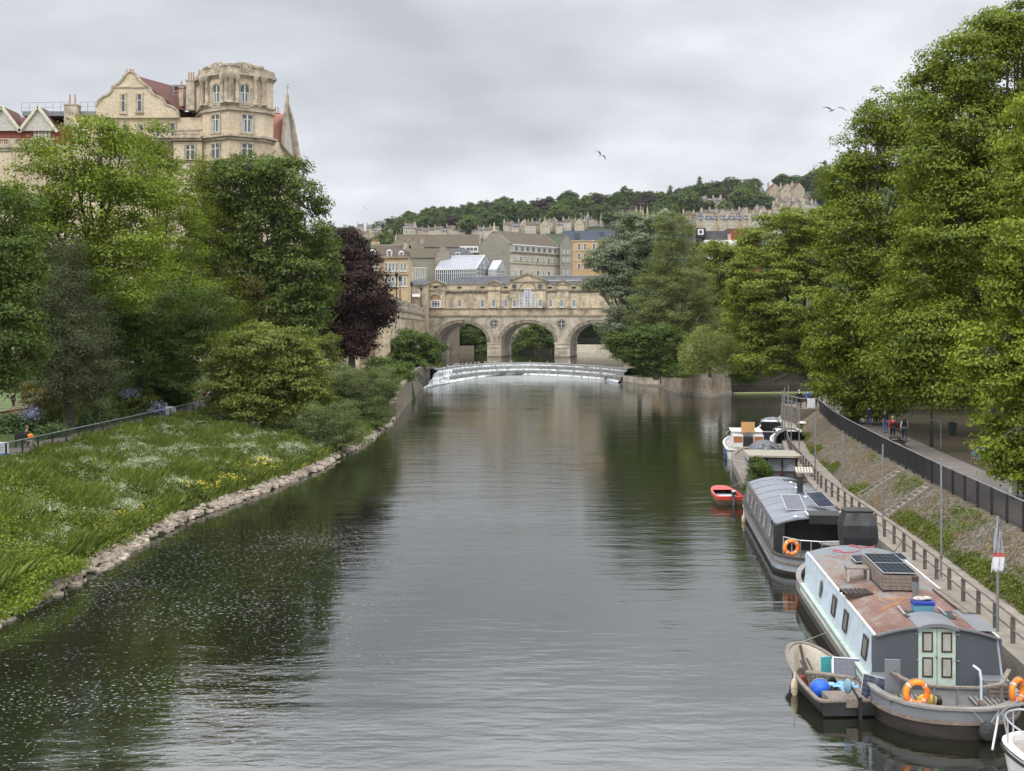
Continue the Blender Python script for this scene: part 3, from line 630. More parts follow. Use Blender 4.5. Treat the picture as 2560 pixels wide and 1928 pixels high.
build_tree('weeping_willow', 'pale weeping willow draped over the high stone pier of the island', 'tree', (Xp(1775, 172), 172, 4.4),
    B(172, [(1775,850,50,34),(1735,872,36,32),(1825,872,36,34),(1780,885,60,25)]), L_weep, M_bark, leaf=.4, clump=.85, nleaf=110, seed=39, droop=1.1, asp=.22, trunk_r=.2)
build_tree('ivy_bush', 'dark ivy bush hanging into the shaded mill channel', 'bush', (Xp(1862, 172), 176, 3),
    B(176, [(1858,935,26,34),(1880,905,30,24)]), L_dark, M_bark, leaf=.35, clump=.8, nleaf=70, seed=40, trunk_r=.1)
# more planes standing back in the park, closing the view under the crowns
for i, (x, y, s) in enumerate(((38, 92, 41), (44, 118, 42), (52, 148, 43))):
    build_tree('plane_tree', ('plane tree deep in the shaded park behind the walkers', 'plane tree behind the farthest tree of the riverside row', 'plane tree in the park behind the broad sycamore')[i], 'tree', (x, y, 3),
        [(x, y, 15, 7, 7, 5), (x-4, y+2, 11, 5, 5, 4), (x+4, y-2, 11, 5, 5, 4), (x, y, 20, 6, 6, 5), (x-6, y, 8.5, 4, 4, 2.6), (x+7, y, 8, 4, 4, 3)], L_plane, M_bark_pale, leaf=.4, clump=1.2, nleaf=55, seed=s)
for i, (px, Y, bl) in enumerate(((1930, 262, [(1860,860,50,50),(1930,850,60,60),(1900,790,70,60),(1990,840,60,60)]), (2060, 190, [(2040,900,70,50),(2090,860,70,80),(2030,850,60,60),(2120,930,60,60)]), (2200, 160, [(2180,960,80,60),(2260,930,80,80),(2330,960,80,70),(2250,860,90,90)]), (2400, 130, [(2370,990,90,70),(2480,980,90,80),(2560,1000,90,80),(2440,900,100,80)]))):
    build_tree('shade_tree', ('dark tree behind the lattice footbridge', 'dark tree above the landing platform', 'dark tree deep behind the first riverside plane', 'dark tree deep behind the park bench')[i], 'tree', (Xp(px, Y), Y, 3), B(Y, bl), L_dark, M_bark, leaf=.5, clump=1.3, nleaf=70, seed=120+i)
build_tree('wall_bush', 'green bush growing over the river wall corner below the terrace', 'bush', (Xp(990, 180), 180, 3), B(180, [(985,945,36,36),(1010,935,30,26),(950,930,40,26),(975,985,26,26)]), L_dark, M_bark, leaf=.35, clump=.8, nleaf=60, seed=130, trunk_r=.1)
# background trees closing the left park
for i, (px, Y, top, r) in enumerate(((20, 150, 640, 120), (200, 160, 700, 130), (420, 165, 700, 120), (700, 185, 740, 80))):
    build_tree('park_tree', ('park tree at the far left behind the blue conifer', 'park tree behind the airy light green tree', 'park tree behind the narrow-topped tree', 'park tree below the chestnut crown near the terrace')[i], 'tree', (Xp(px, Y), Y, 3.3),
        B(Y, [(px, top, r*.7, 60), (px-r*.5, top+90, r*.7, 70), (px+r*.5, top+90, r*.7, 70), (px, top+150, r, 70)]), L_chest, M_bark, leaf=.42, clump=1.3, nleaf=55, seed=50+i)
# garden shrubs behind the left railing
SH = [('lime green rounded shrub behind the left railing, nearest the seated reader', 84, L_yell, [(145,1035,38,30),(150,1065,30,24)], .2),
      ('silvery shrub beside the lime green rounded shrub', 86, L_shrubw, [(215,1050,32,34),(240,1035,26,26)], .16),
      ('dark clipped shrub behind the silvery one', 92, L_dark, [(268,1040,26,32),(250,1010,24,20)], .2),
      ('olive fan-shaped shrub under the blue conifer, left one', 96, L_brown, [(90,1000,30,26)], .16),
      ('olive fan-shaped shrub under the blue conifer, right one', 96, L_brown, [(190,995,42,28)], .16),
      ('leafy green perennial clump along the bed behind the railing', 98, L_bush, [(320,1025,42,20),(375,1030,36,16),(345,1000,50,16)], .28),
      ('tall mixed green border in front of the mid green tree', 106, L_dark, [(300,985,60,26),(380,975,50,28),(440,990,44,24)], .28),
      ('bright green clump beside the standing pair in red and white', 104, L_bush, [(430,1010,34,16),(405,1000,24,16)], .25)]
for i, (lb, Y, lm, bl, lf) in enumerate(SH):
    Y = (36.5 if Y < 105 else 40)*F/(CX - bl[0][0])
    build_tree('garden_shrub', lb, 'shrub', (Xp(bl[0][0], Y), Y, 3), B(Y, [(b[0], b[1] - 6, b[2]*1.15, b[3]*1.25, 0) for b in bl]), lm, M_bark, leaf=lf, clump=.42, nleaf=60, seed=60+i, trunk_r=.05, limbs=3, group='shrubs in the garden beds')
# flower spires in the beds
def flowers(name, label, spots, col, size, seed):
    rg = np.random.default_rng(seed); PPs = []
    for (px, py, rx, n, Y) in spots:
        c = P(px, py, Y); q = rg.normal(size=(n, 3))*np.array([rx*Y/F*.5, .8, .28]); PPs.append(q + np.array(c))
    p = np.concatenate(PPs); V, Q = leaves_np(rg, p, rnd_unit(rg, len(p)) + np.array([0, 0, .6]), size, .8)
    tag(link(name, npmesh(name, V, Q), mat(name + '_petals', col, tuple(x*.7 for x in col), rough=.8)), label, 'flowers', kind='stuff')
flowers('pink_flowers', 'pink and red flower spikes in the garden bed behind the railing', [(22,1082,22,240,93),(38,1068,20,140,93),(40,1025,26,160,100),(55,1015,18,120,100)], (.5, .08, .15), .1, 1)
flowers('blue_flowers', 'lilac blue flowers in the garden bed beside the lime shrub', [(85,1025,20,300,90),(75,1035,16,120,88),(325,983,24,200,106),(395,1020,24,200,98)], (.25, .24, .48), .1, 2)
flowers('bed_foliage', 'low green foliage of the garden beds behind the railing', [(20,1088,50,2500,91),(60,1055,70,2500,93),(130,1080,30,1500,88),(180,1060,60,2200,97),(240,1050,60,1800,102),(300,1040,60,1500,110),(400,1015,60,1500,124)], (.06, .11, .02), .2, 3)

# ------------------------------------------------------------ bank vegetation (uncountable): grass, herbs, cow parsley, ragwort
def bank_pts(rg, n, y0, y1, d0, d1, pw=1.0, near=1.6):
    t = rg.random(n)**near; y = y0 + (y1 - y0)*t; d = d0 + (d1 - d0)*rg.random(n)**pw
    e = np.interp(y, [a for a, b in XL], [b for a, b in XL]); f = np.interp(y, [a for a, b in XLF], [b for a, b in XLF])
    x = e - .8 - (e - .8 - f)*d; z = np.where(d < 0, .3, .65 + (LF_Z - .65)*np.clip(d, 0, 1)**.85)
    return x, y, z
def blades(name, label, cat, n, y0, y1, d0, d1, h, wd, lm, seed, lean=.35, mask=None, near=1.6):
    rg = np.random.default_rng(seed); x, y, z = bank_pts(rg, n, y0, y1, d0, d1, near=near)
    if mask is not None: k = mask(x, y, rg); x, y, z = x[k], y[k], z[k]
    n = len(x); hh = h*rg.uniform(.5, 1.3, n)*(1 + .5*np.sin(x*.9 + y*.35)*np.sin(y*.5 - x*.3)); a = rg.uniform(0, 2*PI, n); wv = wd*(1 + y/60)
    bx, by = np.cos(a)*wv, np.sin(a)*wv; lx, ly = rg.normal(size=n)*lean*hh, rg.normal(size=n)*lean*hh
    p0 = np.stack([x-bx, y-by, z-.1], 1); p1 = np.stack([x+bx, y+by, z-.1], 1); p2 = np.stack([x+lx*.5+bx*.7, y+ly*.5+by*.7, z+hh*.65], 1); p3 = np.stack([x+lx, y+ly, z+hh], 1)
    V = np.stack([p0, p1, p2, p3], 1).reshape(-1, 3); tag(link(name, npmesh(name, V, np.arange(4*n).reshape(-1, 4)), lm), label, cat, kind='stuff')
L_grass = leafmat('meadow_grass_blades', (.05, .08, .02), (.12, .17, .055), .3)
L_herb = leafmat('nettle_leaves', (.04, .065, .013), (.115, .155, .03), .3)
blades('meadow_grass', 'long rough grass covering the sloping left bank', 'grass', 380000, 34, 180, -.02, 1.0, .55, .02, L_grass, 71)
def herb(name, label, cat, n, y0, y1, d0, d1, lf, lm, seed, hmax, mask=None, pw=1.0, clump=26, cr=.28, near=1.6, up=.5):
    rg = np.random.default_rng(seed); x, y, z = bank_pts(rg, n, y0, y1, d0, d1, pw, near)
    if mask is not None: k = mask(x, y, rg); x, y, z = x[k], y[k], z[k]
    hh = hmax*(.55 + .45*np.sin(x*1.1+seed)*np.cos(y*.7)) * rg.uniform(.6, 1.1, len(x))
    c = np.stack([x, y, z + hh], 1); u = rnd_unit(rg, len(c)*clump)
    p = np.repeat(c, clump, 0) + u*rg.uniform(.3, 1.0, (len(u), 1))*np.array([cr, cr, cr*.7])*np.repeat(1 + (y/140), clump)[:, None]
    V, Q = leaves_np(rg, p, u*.6 + np.array([0, 0, up]), lf*np.repeat(1 + y/110, clump)[:, None]); tag(link(name, npmesh(name, V, Q), lm), label, cat, kind='stuff')
herb('nettles', 'leafy nettles and herbs growing thickly at the near left bank', 'weeds', 3600, 34, 66, -.05, .9, .10, L_herb, 72, .7, cr=.33)
herb('overhanging_herbs', 'bushy pale green herbs hanging over the water at the near left corner', 'weeds', 2600, 30, 52, -.13, .5, .10, leafmat('overhang_leaves', (.05, .085, .014), (.13, .19, .03), .3), 76, .9, cr=.38, near=1.0)
herb('bank_weeds', 'mixed green weeds scattered over the left bank', 'weeds', 9000, 44, 175, -.02, .97, .10, leafmat('weed_leaves', (.03, .05, .014), (.085, .12, .032)), 73, .45, near=1.1)
def drift(x, y, rg):
    v = np.sin(x*.55 + y*.18 + 1) + np.sin(y*.23 - x*.31) + .6*np.sin(x*1.3 - y*.4); return (v + rg.normal(size=len(x))*1.3) > .55
rgm = None
herb('cow_parsley', 'drifts of white flowering cow parsley on the left bank', 'flowers', 12000, 40, 135, .03, .85, .030, mat('cow_parsley_flowers', (.66, .69, .54), (.34, .40, .22), rough=.9), 74, 1.0, mask=drift, clump=24, cr=.17, near=1.15, up=1.4)
def yel(x, y, rg):
    sp = [(-19.6+.2, 63), (-18.6, 78), (-18.2, 83), (-17.6, 87), (-19.9, 58), (-15.3, 112), (-19.4, 74)]
    k = np.zeros(len(x), bool)
    for a, b in sp: k |= (np.abs(x - a) < 1.2) & (np.abs(y - b) < 1.6)
    return k
herb('ragwort', 'clumps of bright yellow ragwort near the stone edging', 'flowers', 1500, 54, 118, .0, .35, .055, mat('ragwort_flowers', (.75, .60, .03), (.5, .42, .03), rough=.8), 75, .75, mask=yel, clump=16, cr=.16, near=1.0, up=1.4)
# ------------------------------------------------------------ weeds on the right embankment
def right_weeds(name, label, n, lm, seed, lf, hmax, lo, hi, thr, clump=14, cr=.18):
    rg = np.random.default_rng(seed); y = 22 + 110*rg.random(n)**1.25; t = lo + (hi - lo)*rg.random(n)
    q = np.interp(y, [a for a, b in XR], [b for a, b in XR]); f = np.interp(y, [a for a, b in XF], [b for a, b in XF])
    x = q + 1.95 + (f - .4 - q - 1.95)*t; z = QZ + (RF_Z - .05 - QZ)*t**.9
    v = np.sin(y*.42 + x*.8 + seed) + np.sin(y*.21 - x*1.1) + .5*np.sin(y*1.1); k = (v + rg.normal(size=n)*.35 - thr(t)) > 0
    x, y, z = x[k], y[k], z[k]; c = np.stack([x, y, z + hmax*.4*rg.random(len(x))], 1); u = rnd_unit(rg, len(c)*clump)
    p = np.repeat(c, clump, 0) + np.abs(u)*np.sign(u + 1e-9)*np.array([cr, cr, hmax*.5])*rg.uniform(.2, 1, (len(u), 1)); p[:, 2] = np.maximum(p[:, 2], np.repeat(z, clump) + .02)
    V, Q = leaves_np(rg, p, u*.5 + np.array([0, 0, .7]), lf); tag(link(name, npmesh(name, V, Q), lm), label, 'weeds', kind='stuff')
right_weeds('embankment_weeds', 'green weeds spreading along the foot of the stone embankment', 5200, L_herb, 81, .085, .35, 0, .32, lambda t: -.9 + t*4.0)
right_weeds('embankment_grass', 'patches of grass growing between the stones of the embankment', 5200, L_grass, 82, .08, .25, .1, 1, lambda t: .95, cr=.22)
# ============================================================ buildings: helpers
class Loc:
    """local frame of a building front: x along the front, y into the building; photo pixels -> local x and z on the plane y = 0"""
    def __init__(s, px0, Y0, rz=0.0):
        s.O = Vector((Xp(px0, Y0), Y0, 0)); s.rz = rz; s.ex = Vector((math.cos(rz), math.sin(rz), 0))
    def u(s, px):
        k = (px - CX)/F; return (k*s.O.y - s.O.x)/(s.ex.x - k*s.ex.y)
    def z(s, px, py): return Zp(py, s.O.y + s.u(px)*s.ex.y)
    def p(s, px, py): return (s.u(px), s.z(px, py))
    def thing(s, name, label, cat, group=None): return thing(name, label, cat, s.O, s.rz, group)
def window(par, x0, x1, z0, z1, y=0.0, nx=2, nz=3, fm=None, gm=None, fw=.12, arch=False, sill=None, name='window', muntin=.05, depth=.1):
    """frame with glazing bars > pane; y is the wall face, the front of the frame stands proud of it"""
    fm = fm or M_white; gm = gm or M_glass; m = MB(); yf = y - depth; yb = y - .01
    m.box(x0, x0+fw, yf, yb, z0, z1).box(x1-fw, x1, yf, yb, z0, z1).box(x0+fw, x1-fw, yf, yb, z0, z0+fw)
    if not arch: m.box(x0+fw, x1-fw, yf, yb, z1-fw, z1)
    for i in range(1, nx):
        x = lerp(x0, x1, i/nx); m.box(x-muntin/2, x+muntin/2, yf+.01, yb, z0+fw, z1-(0 if arch else fw))
    for i in range(1, nz):
        z = lerp(z0, z1, i/nz); m.box(x0+fw, x1-fw, yf+.015, yb, z-muntin/2, z+muntin/2)
    g = MB()
    if arch:
        c, r = (x0+x1)/2, (x1-x0)/2; n = 10
        arc = [(c + r*math.cos(PI*i/n), z1 + r*math.sin(PI*i/n)) for i in range(n+1)]; ai = [(c + (r-fw)*math.cos(PI*i/n), z1 + (r-fw)*math.sin(PI*i/n)) for i in range(n+1)]
        for i in range(n): m.prism([arc[i], arc[i+1], ai[i+1], ai[i]], yf, yb)
        m.box(c-muntin/2, c+muntin/2, yf+.01, yb, z1, z1+r-fw).box(x0+fw, x1-fw, yf+.01, yb, z1-muntin, z1+muntin)
        g.prism([(x0, z0), (x1, z0)] + arc, y-.05, yb+.005)
    else: g.box(x0+fw*.5, x1-fw*.5, y-.05, yb+.005, z0+fw*.5, z1-fw*.5)
    f = m.build(name, fm, par); g.build('pane', gm, f)
    if sill is not None: MB().box(x0-.15, x1+.15, y-.25, y-.002, z0-.16, z0-.003).build('sill', sill, f)
    return f
def chimney(par, x, y, z0, z1, w=1.6, d=.8, pots=4, m=None, ph=.9):
    c = MB().box(x-w/2, x+w/2, y-d/2, y+d/2, z0, z1-.25).box(x-w/2-.1, x+w/2+.1, y-d/2-.1, y+d/2+.1, z1-.25, z1).build('chimney', m or M_bath, par)
    if pots:
        t = MB()
        for i in range(pots):
            px_ = x + (i - (pots-1)/2)*w*.85/max(pots, 1); t.tube([(px_, y, z1), (px_, y, z1+ph)], [.14, .11], 6)
        t.build('chimney_pots', M_terra, c)
    return c
def gable_block(par, x0, x1, y0, y1, z0, ze, zr, wall, roof, over=.3, along='x', names=('wall', 'roof'), coping=None):
    """walls with two gables and a pitched roof; ridge runs along x or y"""
    if along == 'x': prof = [(y0, z0), (y1, z0), (y1, ze), ((y0+y1)/2, zr), (y0, ze)]; a, b = x0, x1; M = Matrix(((0, 1, 0, 0), (1, 0, 0, 0), (0, 0, 1, 0), (0, 0, 0, 1)))
    else: prof = [(x0, z0), (x1, z0), (x1, ze), ((x0+x1)/2, zr), (x0, ze)]; a, b = y0, y1; M = Matrix.Identity(4)
    w_ = MB().prism(prof, a, b, M).build(names[0], wall, par)
    p0, p1 = prof[4][0], prof[1][0]; c = (p0+p1)/2; sl = (zr-ze)/(c-p0); t = .18; oe = over
    rf = [(p0-oe, ze-oe*sl+.03), (c, zr+.03), (p1+oe, ze-oe*sl+.03), (p1+oe, ze-oe*sl+.03+t), (c, zr+.03+t*1.2), (p0-oe, ze-oe*sl+.03+t)]
    r_ = MB().prism(rf, a + (.35 if coping else -.15), b - (.35 if coping else -.15), M).build(names[1], roof, par)
    if coping:
        for q in (a - .05, b - .32):
            cp = [(p0-.1, ze-.1), (c, zr-.05), (p1+.1, ze-.1), (p1+.1, ze+.5), (c, zr+.55), (p0-.1, ze+.5)]
            MB().prism(cp, q, q+.37, M).build('coping', coping, par)
    return w_, r_
def hip_block(par, x0, x1, y0, y1, z0, ze, zr, inset, wall, roof):
    MB().box(x0, x1, y0, y1, z0, ze).build('wall', wall, par)
    c = (y0+y1)/2; o = .3
    MB().add([(x0-o, y0-o, ze+.01), (x1+o, y0-o, ze+.01), (x1+o, y1+o, ze+.01), (x0-o, y1+o, ze+.01), (x0+inset, c, zr), (x1-inset, c, zr)],
             [(0, 3, 2, 1), (0, 1, 5, 4), (1, 2, 5), (2, 3, 4, 5), (3, 0, 4)]).build('roof', roof, par)

# ============================================================ the bridge of shops
A10 = -rad(10); br = Loc(1219, 352, A10)
bt = br.thing('stone_bridge', 'weathered stone bridge of three arches carrying a row of small shops under a slate roof', 'bridge')
u, z = br.u, br.z
spring = z(1219, 856); ztop = z(1219, 789.5)
arches = [(u(1091), u(1218.6)), (u(1252.6), u(1387)), (u(1425), u(1561))]
crown = 807
D = 17.0
U0, U1 = u(1068), u(1620)
def low(x):
    for a, b in arches:
        if a < x < b:
            c, h = (a+b)/2, (b-a)/2; H_ = z(1320, crown) - spring; return spring + H_*math.sqrt(max(0, 1 - ((x-c)/h)**2))
    return 0.0
xs = [U0]
for a, b in arches:
    xs += [a - 1e-3] + [(a+b)/2 - (b-a)/2*math.cos(PI*i/36) for i in range(37)] + [b + 1e-3]
xs.append(U1)
m = MB()
def lo_(x):
    for a, b in arches:
        if a - 1e-6 <= x <= b + 1e-6: return max(low(x), spring)
    return 1.5
rows = [[(x, 0, ztop), (x, 0, lo_(x)), (x, D, lo_(x)), (x, D, ztop)] for x in xs]
m.loft(rows, closed=True, caps=True); m.build('arch_wall', M_bath_dark, bt)
m = MB()   # below the springing the jambs go straight down into the water: piers
for a, b in ((arches[0][1], arches[1][0]), (arches[1][1], arches[2][0])):
    p = MB().box(a+.004, b-.004, -.35, D+.35, 1.4, spring - .5).box(a-.12, b+.12, -.5, D+.5, spring - .5, spring - .02).box(a+.3, b-.3, -.6, -.355, spring-1.6, spring-.9)
    p.build('pier', M_bath_dark, bt); MB().box(a-.06, b+.06, -.42, D+.4, 2.0, 3.25).build('tide_line', M_quaywall, bt)
MB().box(U0, arches[0][0]-.004, -.3, D, 0, spring-.02).build('abutment', M_bath_dark, bt); MB().box(arches[2][1]+.004, U1, -.3, D, 0, spring-.02).build('abutment', M_bath_dark, bt)
for a, b in arches:   # voussoir rings
    c, h = (a+b)/2, (b-a)/2; H_ = z(1320, crown) - spring; m = MB(); n = 36
    inn = [(c - h*math.cos(PI*i/n), spring + H_*math.sin(PI*i/n)) for i in range(n+1)]; out = [(c - (h+.95)*math.cos(PI*i/n), spring + (H_+1.0)*math.sin(PI*i/n)) for i in range(n+1)]
    mid = [(c - (h+.7)*math.cos(PI*i/n), spring + (H_+.72)*math.sin(PI*i/n)) for i in range(n+1)]
    for i in range(n):
        m.prism([inn[i], inn[i+1], mid[i+1], mid[i]], -.14, -.003); m.prism([mid[i], mid[i+1], out[i+1], out[i]], -.26, -.003)
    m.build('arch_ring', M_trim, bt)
# shop storey
zs, zc, zp_ = z(1219, 770.5), z(1219, 727), z(1219, 712)
MB().box(U0, U1, .15, D-.2, ztop+.003, zp_).build('shop_wall', M_bath, bt)
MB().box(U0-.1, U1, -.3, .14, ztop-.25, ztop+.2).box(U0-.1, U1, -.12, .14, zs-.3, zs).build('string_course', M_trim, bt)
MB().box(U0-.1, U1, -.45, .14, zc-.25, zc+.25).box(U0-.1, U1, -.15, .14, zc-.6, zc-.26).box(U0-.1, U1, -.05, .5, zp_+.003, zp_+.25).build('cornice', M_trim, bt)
def pavilion(pa, pb, papex, base_py, proud):
    xa, xb = u(pa), u(pb); za = z(1219, base_py); zt = z(1219, papex); c = (xa+xb)/2
    MB().box(xa, xb, -proud, .14, zs+.003, zc-.3).box(xa, xb, -proud, .14, zc+.26, za).prism([(xa, za), (xb, za), (c, zt)], -proud, 2.5).build('pavilion', M_bath, bt)
    sl = .45
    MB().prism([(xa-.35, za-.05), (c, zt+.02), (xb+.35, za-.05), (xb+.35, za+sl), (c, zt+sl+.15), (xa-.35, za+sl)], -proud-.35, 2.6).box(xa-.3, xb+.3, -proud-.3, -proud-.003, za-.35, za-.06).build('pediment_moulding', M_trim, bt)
pavilion(1275.5, 1365, 688, 704, .7); pavilion(1069, 1113, 703, 712, .45); pavilion(1221, 1251, 704.5, 711, .3); pavilion(1392, 1422, 705, 711, .3)
for px in (1149, 1206, 1234.5, 1264.5, 1287, 1351.5, 1376.5, 1405, 1434.8):
    pr = -.7 if px in (1287, 1351.5) else (-.3 if px in (1234.5, 1405) else .14)
    window(bt, u(px)-.55, u(px)+.55, z(px, 768), z(px, 748.5), pr, 3, 4, fw=.1, muntin=.06, sill=M_white)
MB().box(u(1177)-.6, u(1177)+.6, .02, .13, z(1177, 769), z(1177, 750)).build('blind_window', M_bath, bt)
for px in (1090, 1149, 1206, 1264, 1374.5, 1434.5): MB().box(u(px)-.62, u(px)+.62, -.47 if px == 1090 else .05, -.452 if px == 1090 else .13, z(px, 721), z(px, 716.5)).build('attic_vent', M_dark, bt)
# venetian windows
window(bt, u(1311.5), u(1328.5), z(1320, 769), z(1320, 729), -.7, 4, 6, fw=.16, muntin=.07, arch=True, gm=M_lightglass)
window(bt, u(1300), u(1309), z(1305, 769), z(1305, 733), -.7, 2, 5, fw=.12, muntin=.06, gm=M_lightglass); window(bt, u(1331), u(1339.5), z(1335, 769), z(1335, 733), -.7, 2, 5, fw=.12, muntin=.06, gm=M_lightglass)
window(bt, u(1078), u(1103), z(1090, 770), z(1090, 750), -.45, 3, 3, fw=.4, muntin=.12, gm=M_glass, name='shop_window')
def arc_mould(pc, pyc, r0, r1, y, nm='arched_moulding'):
    c, zz_ = u(pc), z(pc, pyc); m = MB(); n = 20
    for i in range(n):
        a, b = PI*i/n, PI*(i+1)/n; m.prism([(c+r0*math.cos(a), zz_+r0*math.sin(a)), (c+r1*math.cos(a), zz_+r1*math.sin(a)), (c+r1*math.cos(b), zz_+r1*math.sin(b)), (c+r0*math.cos(b), zz_+r0*math.sin(b))], y-.2, y-.004)
    m.build(nm, M_trim, bt)
arc_mould(1320, 726.5, 2.3, 2.65, -.7); arc_mould(1090, 749, 1.35, 1.6, -.45)
c = u(1090); zz_ = z(1090, 749.5); MB().prism([(c+1.3*math.cos(PI*i/12), zz_+1.3*math.sin(PI*i/12)) for i in range(13)], -.5, -.453).build('lunette', mat('ochre_stone', (.42, .26, .13), (.3, .2, .1), rough=.9), bt)
for pc, pyc, r, y in ((1234.8, 808.5, .95, 0), (1403.6, 809.8, 1.05, 0), (1287, 716.3, .6, -.7), (1351, 716, .6, -.7)):
    cc, cz = u(pc), z(pc, pyc)
    rg_ = MB(); n = 18
    for i in range(n):
        a, b = 2*PI*i/n, 2*PI*(i+1)/n; R0, R1 = r, r*1.4; rg_.prism([(cc+R0*math.cos(a), cz+R0*math.sin(a)), (cc+R1*math.cos(a), cz+R1*math.sin(a)), (cc+R1*math.cos(b), cz+R1*math.sin(b)), (cc+R0*math.cos(b), cz+R0*math.sin(b))], y-.15, y-.004)
    rf = rg_.build('round_window', M_trim, bt); MB().prism([(cc+r*math.cos(2*PI*i/n), cz+r*math.sin(2*PI*i/n)) for i in range(n)], y-.06, y-.005).build('pane', M_glass, rf)
    if pyc > 800: MB().box(cc-.05, cc+.05, y-.1, y-.061, cz-r, cz+r).box(cc-r, cc+r, y-.098, y-.061, cz-.05, cz+.05).build('glazing_bars', M_white, rf)
# roofs
zr_ = z(1219, 689)
MB().add([(U0+3, .9, zp_-.3), (U1, .9, zp_-.3), (U1, 6.5, zr_), (U0+9, 6.5, zr_), (U0+3, 12, zp_-.3), (U1, 12, zp_-.3)], [(0, 1, 2, 3), (3, 2, 5, 4), (0, 3, 4)]).build('roof', M_slate, bt)
MB().box(U0+9, U1, 6.35, 6.6, zr_, zr_+.12).box(u(1367), u(1500), 3.0, 3.15, lerp(zp_, zr_, .42), lerp(zp_, zr_, .42)+.25).build('ridge_flashing', mat('lead_flashing', (.5, .5, .52)), bt)
# ------------------------------------------------------------ quayside walk wall (balustrade on a tall pilastered wall) left of the bridge
gp_pts = [(Xp(800, 226), 226), (Xp(905, 229), 229), (Xp(955, 232), 232), (Xp(985, 240), 240), (-24.3, 262), (-24.4, 290), (-25.2, 325), (-26.2, 352)]
gt = thing('parade_wall', 'tall stone colonnaded wall with a balustrade curving towards the left end of the bridge', 'wall', (-25, 280, 0))
zg = 16.2
def wallstrip(z0, z1, off, th, nm, mt_, smooth=False):
    m = MB(); pts = [Vector((x+25, y-280, 0)) for x, y in gp_pts]; rows = []
    for i, p in enumerate(pts):
        d = (pts[min(i+1, len(pts)-1)] - pts[max(i-1, 0)]).normalized(); nrm = Vector((d.y, -d.x, 0))
        a, b = p + nrm*off, p + nrm*(off - th); rows.append([(a.x, a.y, z0), (a.x, a.y, z1), (b.x, b.y, z1), (b.x, b.y, z0)])
    m.loft(rows); return m.build(nm, mt_, gt)
wallstrip(2, zg-1.1, 0, 6, 'wall', M_bath); wallstrip(zg-1.1, zg-.5, .45, 5, 'cornice', M_trim); wallstrip(zg-2.6, zg-2.3, .25, 2, 'string_course', M_trim)
wallstrip(zg-.5, zg, 0.2, 5, 'parapet_base', M_bath_dark); wallstrip(zg+.95, zg+1.15, .3, .55, 'top_rail', M_trim)
bal = MB(); pil = []
pts = resample([Vector((x+25, y-280, 0)) for x, y in gp_pts], 330)
for i, p in enumerate(pts):
    d = (pts[min(i+1, len(pts)-1)] - pts[max(i-1, 0)]).normalized(); nrm = Vector((d.y, -d.x, 0))
    if i % 14 == 0:
        a = p + nrm*.3; bal.bar((a - d*.35) + Vector((0, 0, zg+.5)), (a + d*.35) + Vector((0, 0, zg+.5)), .5, 1.0)
    else: bal.tube([p + Vector((0, 0, zg)), p + Vector((0, 0, zg+.35)), p + Vector((0, 0, zg+.95))], [.1, .19, .1], 6, caps=False)
bal.build('balusters', M_bath_dark, gt)
for i in range(4, 330, 9):
    p = pts[i]; d = (pts[min(i+1, 329)] - pts[i-1]).normalized(); nrm = Vector((d.y, -d.x, 0)); a = p + nrm*.16
    if i > 120: MB().bar((a - d*.32) + Vector((0, 0, 7.7)), (a + d*.32) + Vector((0, 0, 7.7)), .3, 11.4).build('pilaster', M_bath, gt)
pr = MB(); px_, Y_ = 958, 230     # big corner pier and colonnade bays
for px0, px1, Y_ in ((938, 976, 229), (868, 896, 226.5), (806, 832, 224)):
    x0, x1 = Xp(px0, Y_)+25, Xp(px1, Y_)+25
    MB().box(x0-.3, x1+.3, Y_-280-.4, Y_-280+2.4, 2.5, 5.6).box(x0, x1, Y_-280, Y_-280+2, 5.6, zg-2.9).box(x0-.25, x1+.25, Y_-280-.25, Y_-280+2.2, zg-2.9, zg-2.35).build('pier', M_bath, gt)
MB().box(Xp(780, 231)+25, Xp(950, 231)+25, -49.0, -48, zg-2.3, zg-.6).build('entablature', M_bath_dark, gt)
# lamp posts on the parade
lp = thing('street_lamp', 'black lantern lamp post rising from the balustrade near the copper beech', 'street lamp', (Xp(990, 246), 247, zg+1.1), 0, 'lantern lamp posts along the balustrade')
MB().lathe([(.34, 0), (.34, .5), (.15, .7), (.12, 2.2), (.2, 2.4), (.09, 2.6), (.07, 4.4), (.2, 4.6)], n=8).build('post', M_dark, lp, smooth=True)
ln = MB().lathe([(.2, 4.6), (.42, 5.5), (.1, 5.9), (.04, 6.2)], n=6).build('lantern', M_dark, lp); MB().lathe([(.22, 4.75), (.385, 5.42)], n=6).build('lantern_glass', M_lightglass, ln)
for px, Y, lb in ((1000, 262, 'second black lantern lamp post along the balustrade from the copper beech'), (1029, 296, 'third black lantern lamp post along the balustrade from the copper beech'), (1053, 330, 'black lantern lamp post nearest the left end of the bridge')):
    dup(lp, (Xp(px, Y), Y, zg+1.1), 0, lb)
# terrace in front of the colonnade: retaining wall and railing
tw = thing('terrace_wall', 'mottled stone retaining wall of the terrace above the grassy left bank', 'wall', (-25, 186, 0))
MB().box(-18, 8.6, -1, 0, 0, 3.7).box(-18, 8.7, -1.05, .1, 3.7, 3.95).build('wall', M_quaywall, tw)
rows = []
for y in list(range(146, 187, 5)) + [190, 200, 216, 222, 232, 246]:
    e = poly_at(XL, y) + .35; zt = lerp(2.0, 3.95, min(1, (y-146)/38)); rows.append([(e+25, y-186, -.8), (e+25-.35, y-186, zt), (e+25-1.1, y-186, zt), (e+25-1.1, y-186, -.8)])
MB().loft(rows).build('river_wall', M_quaywall, tw)
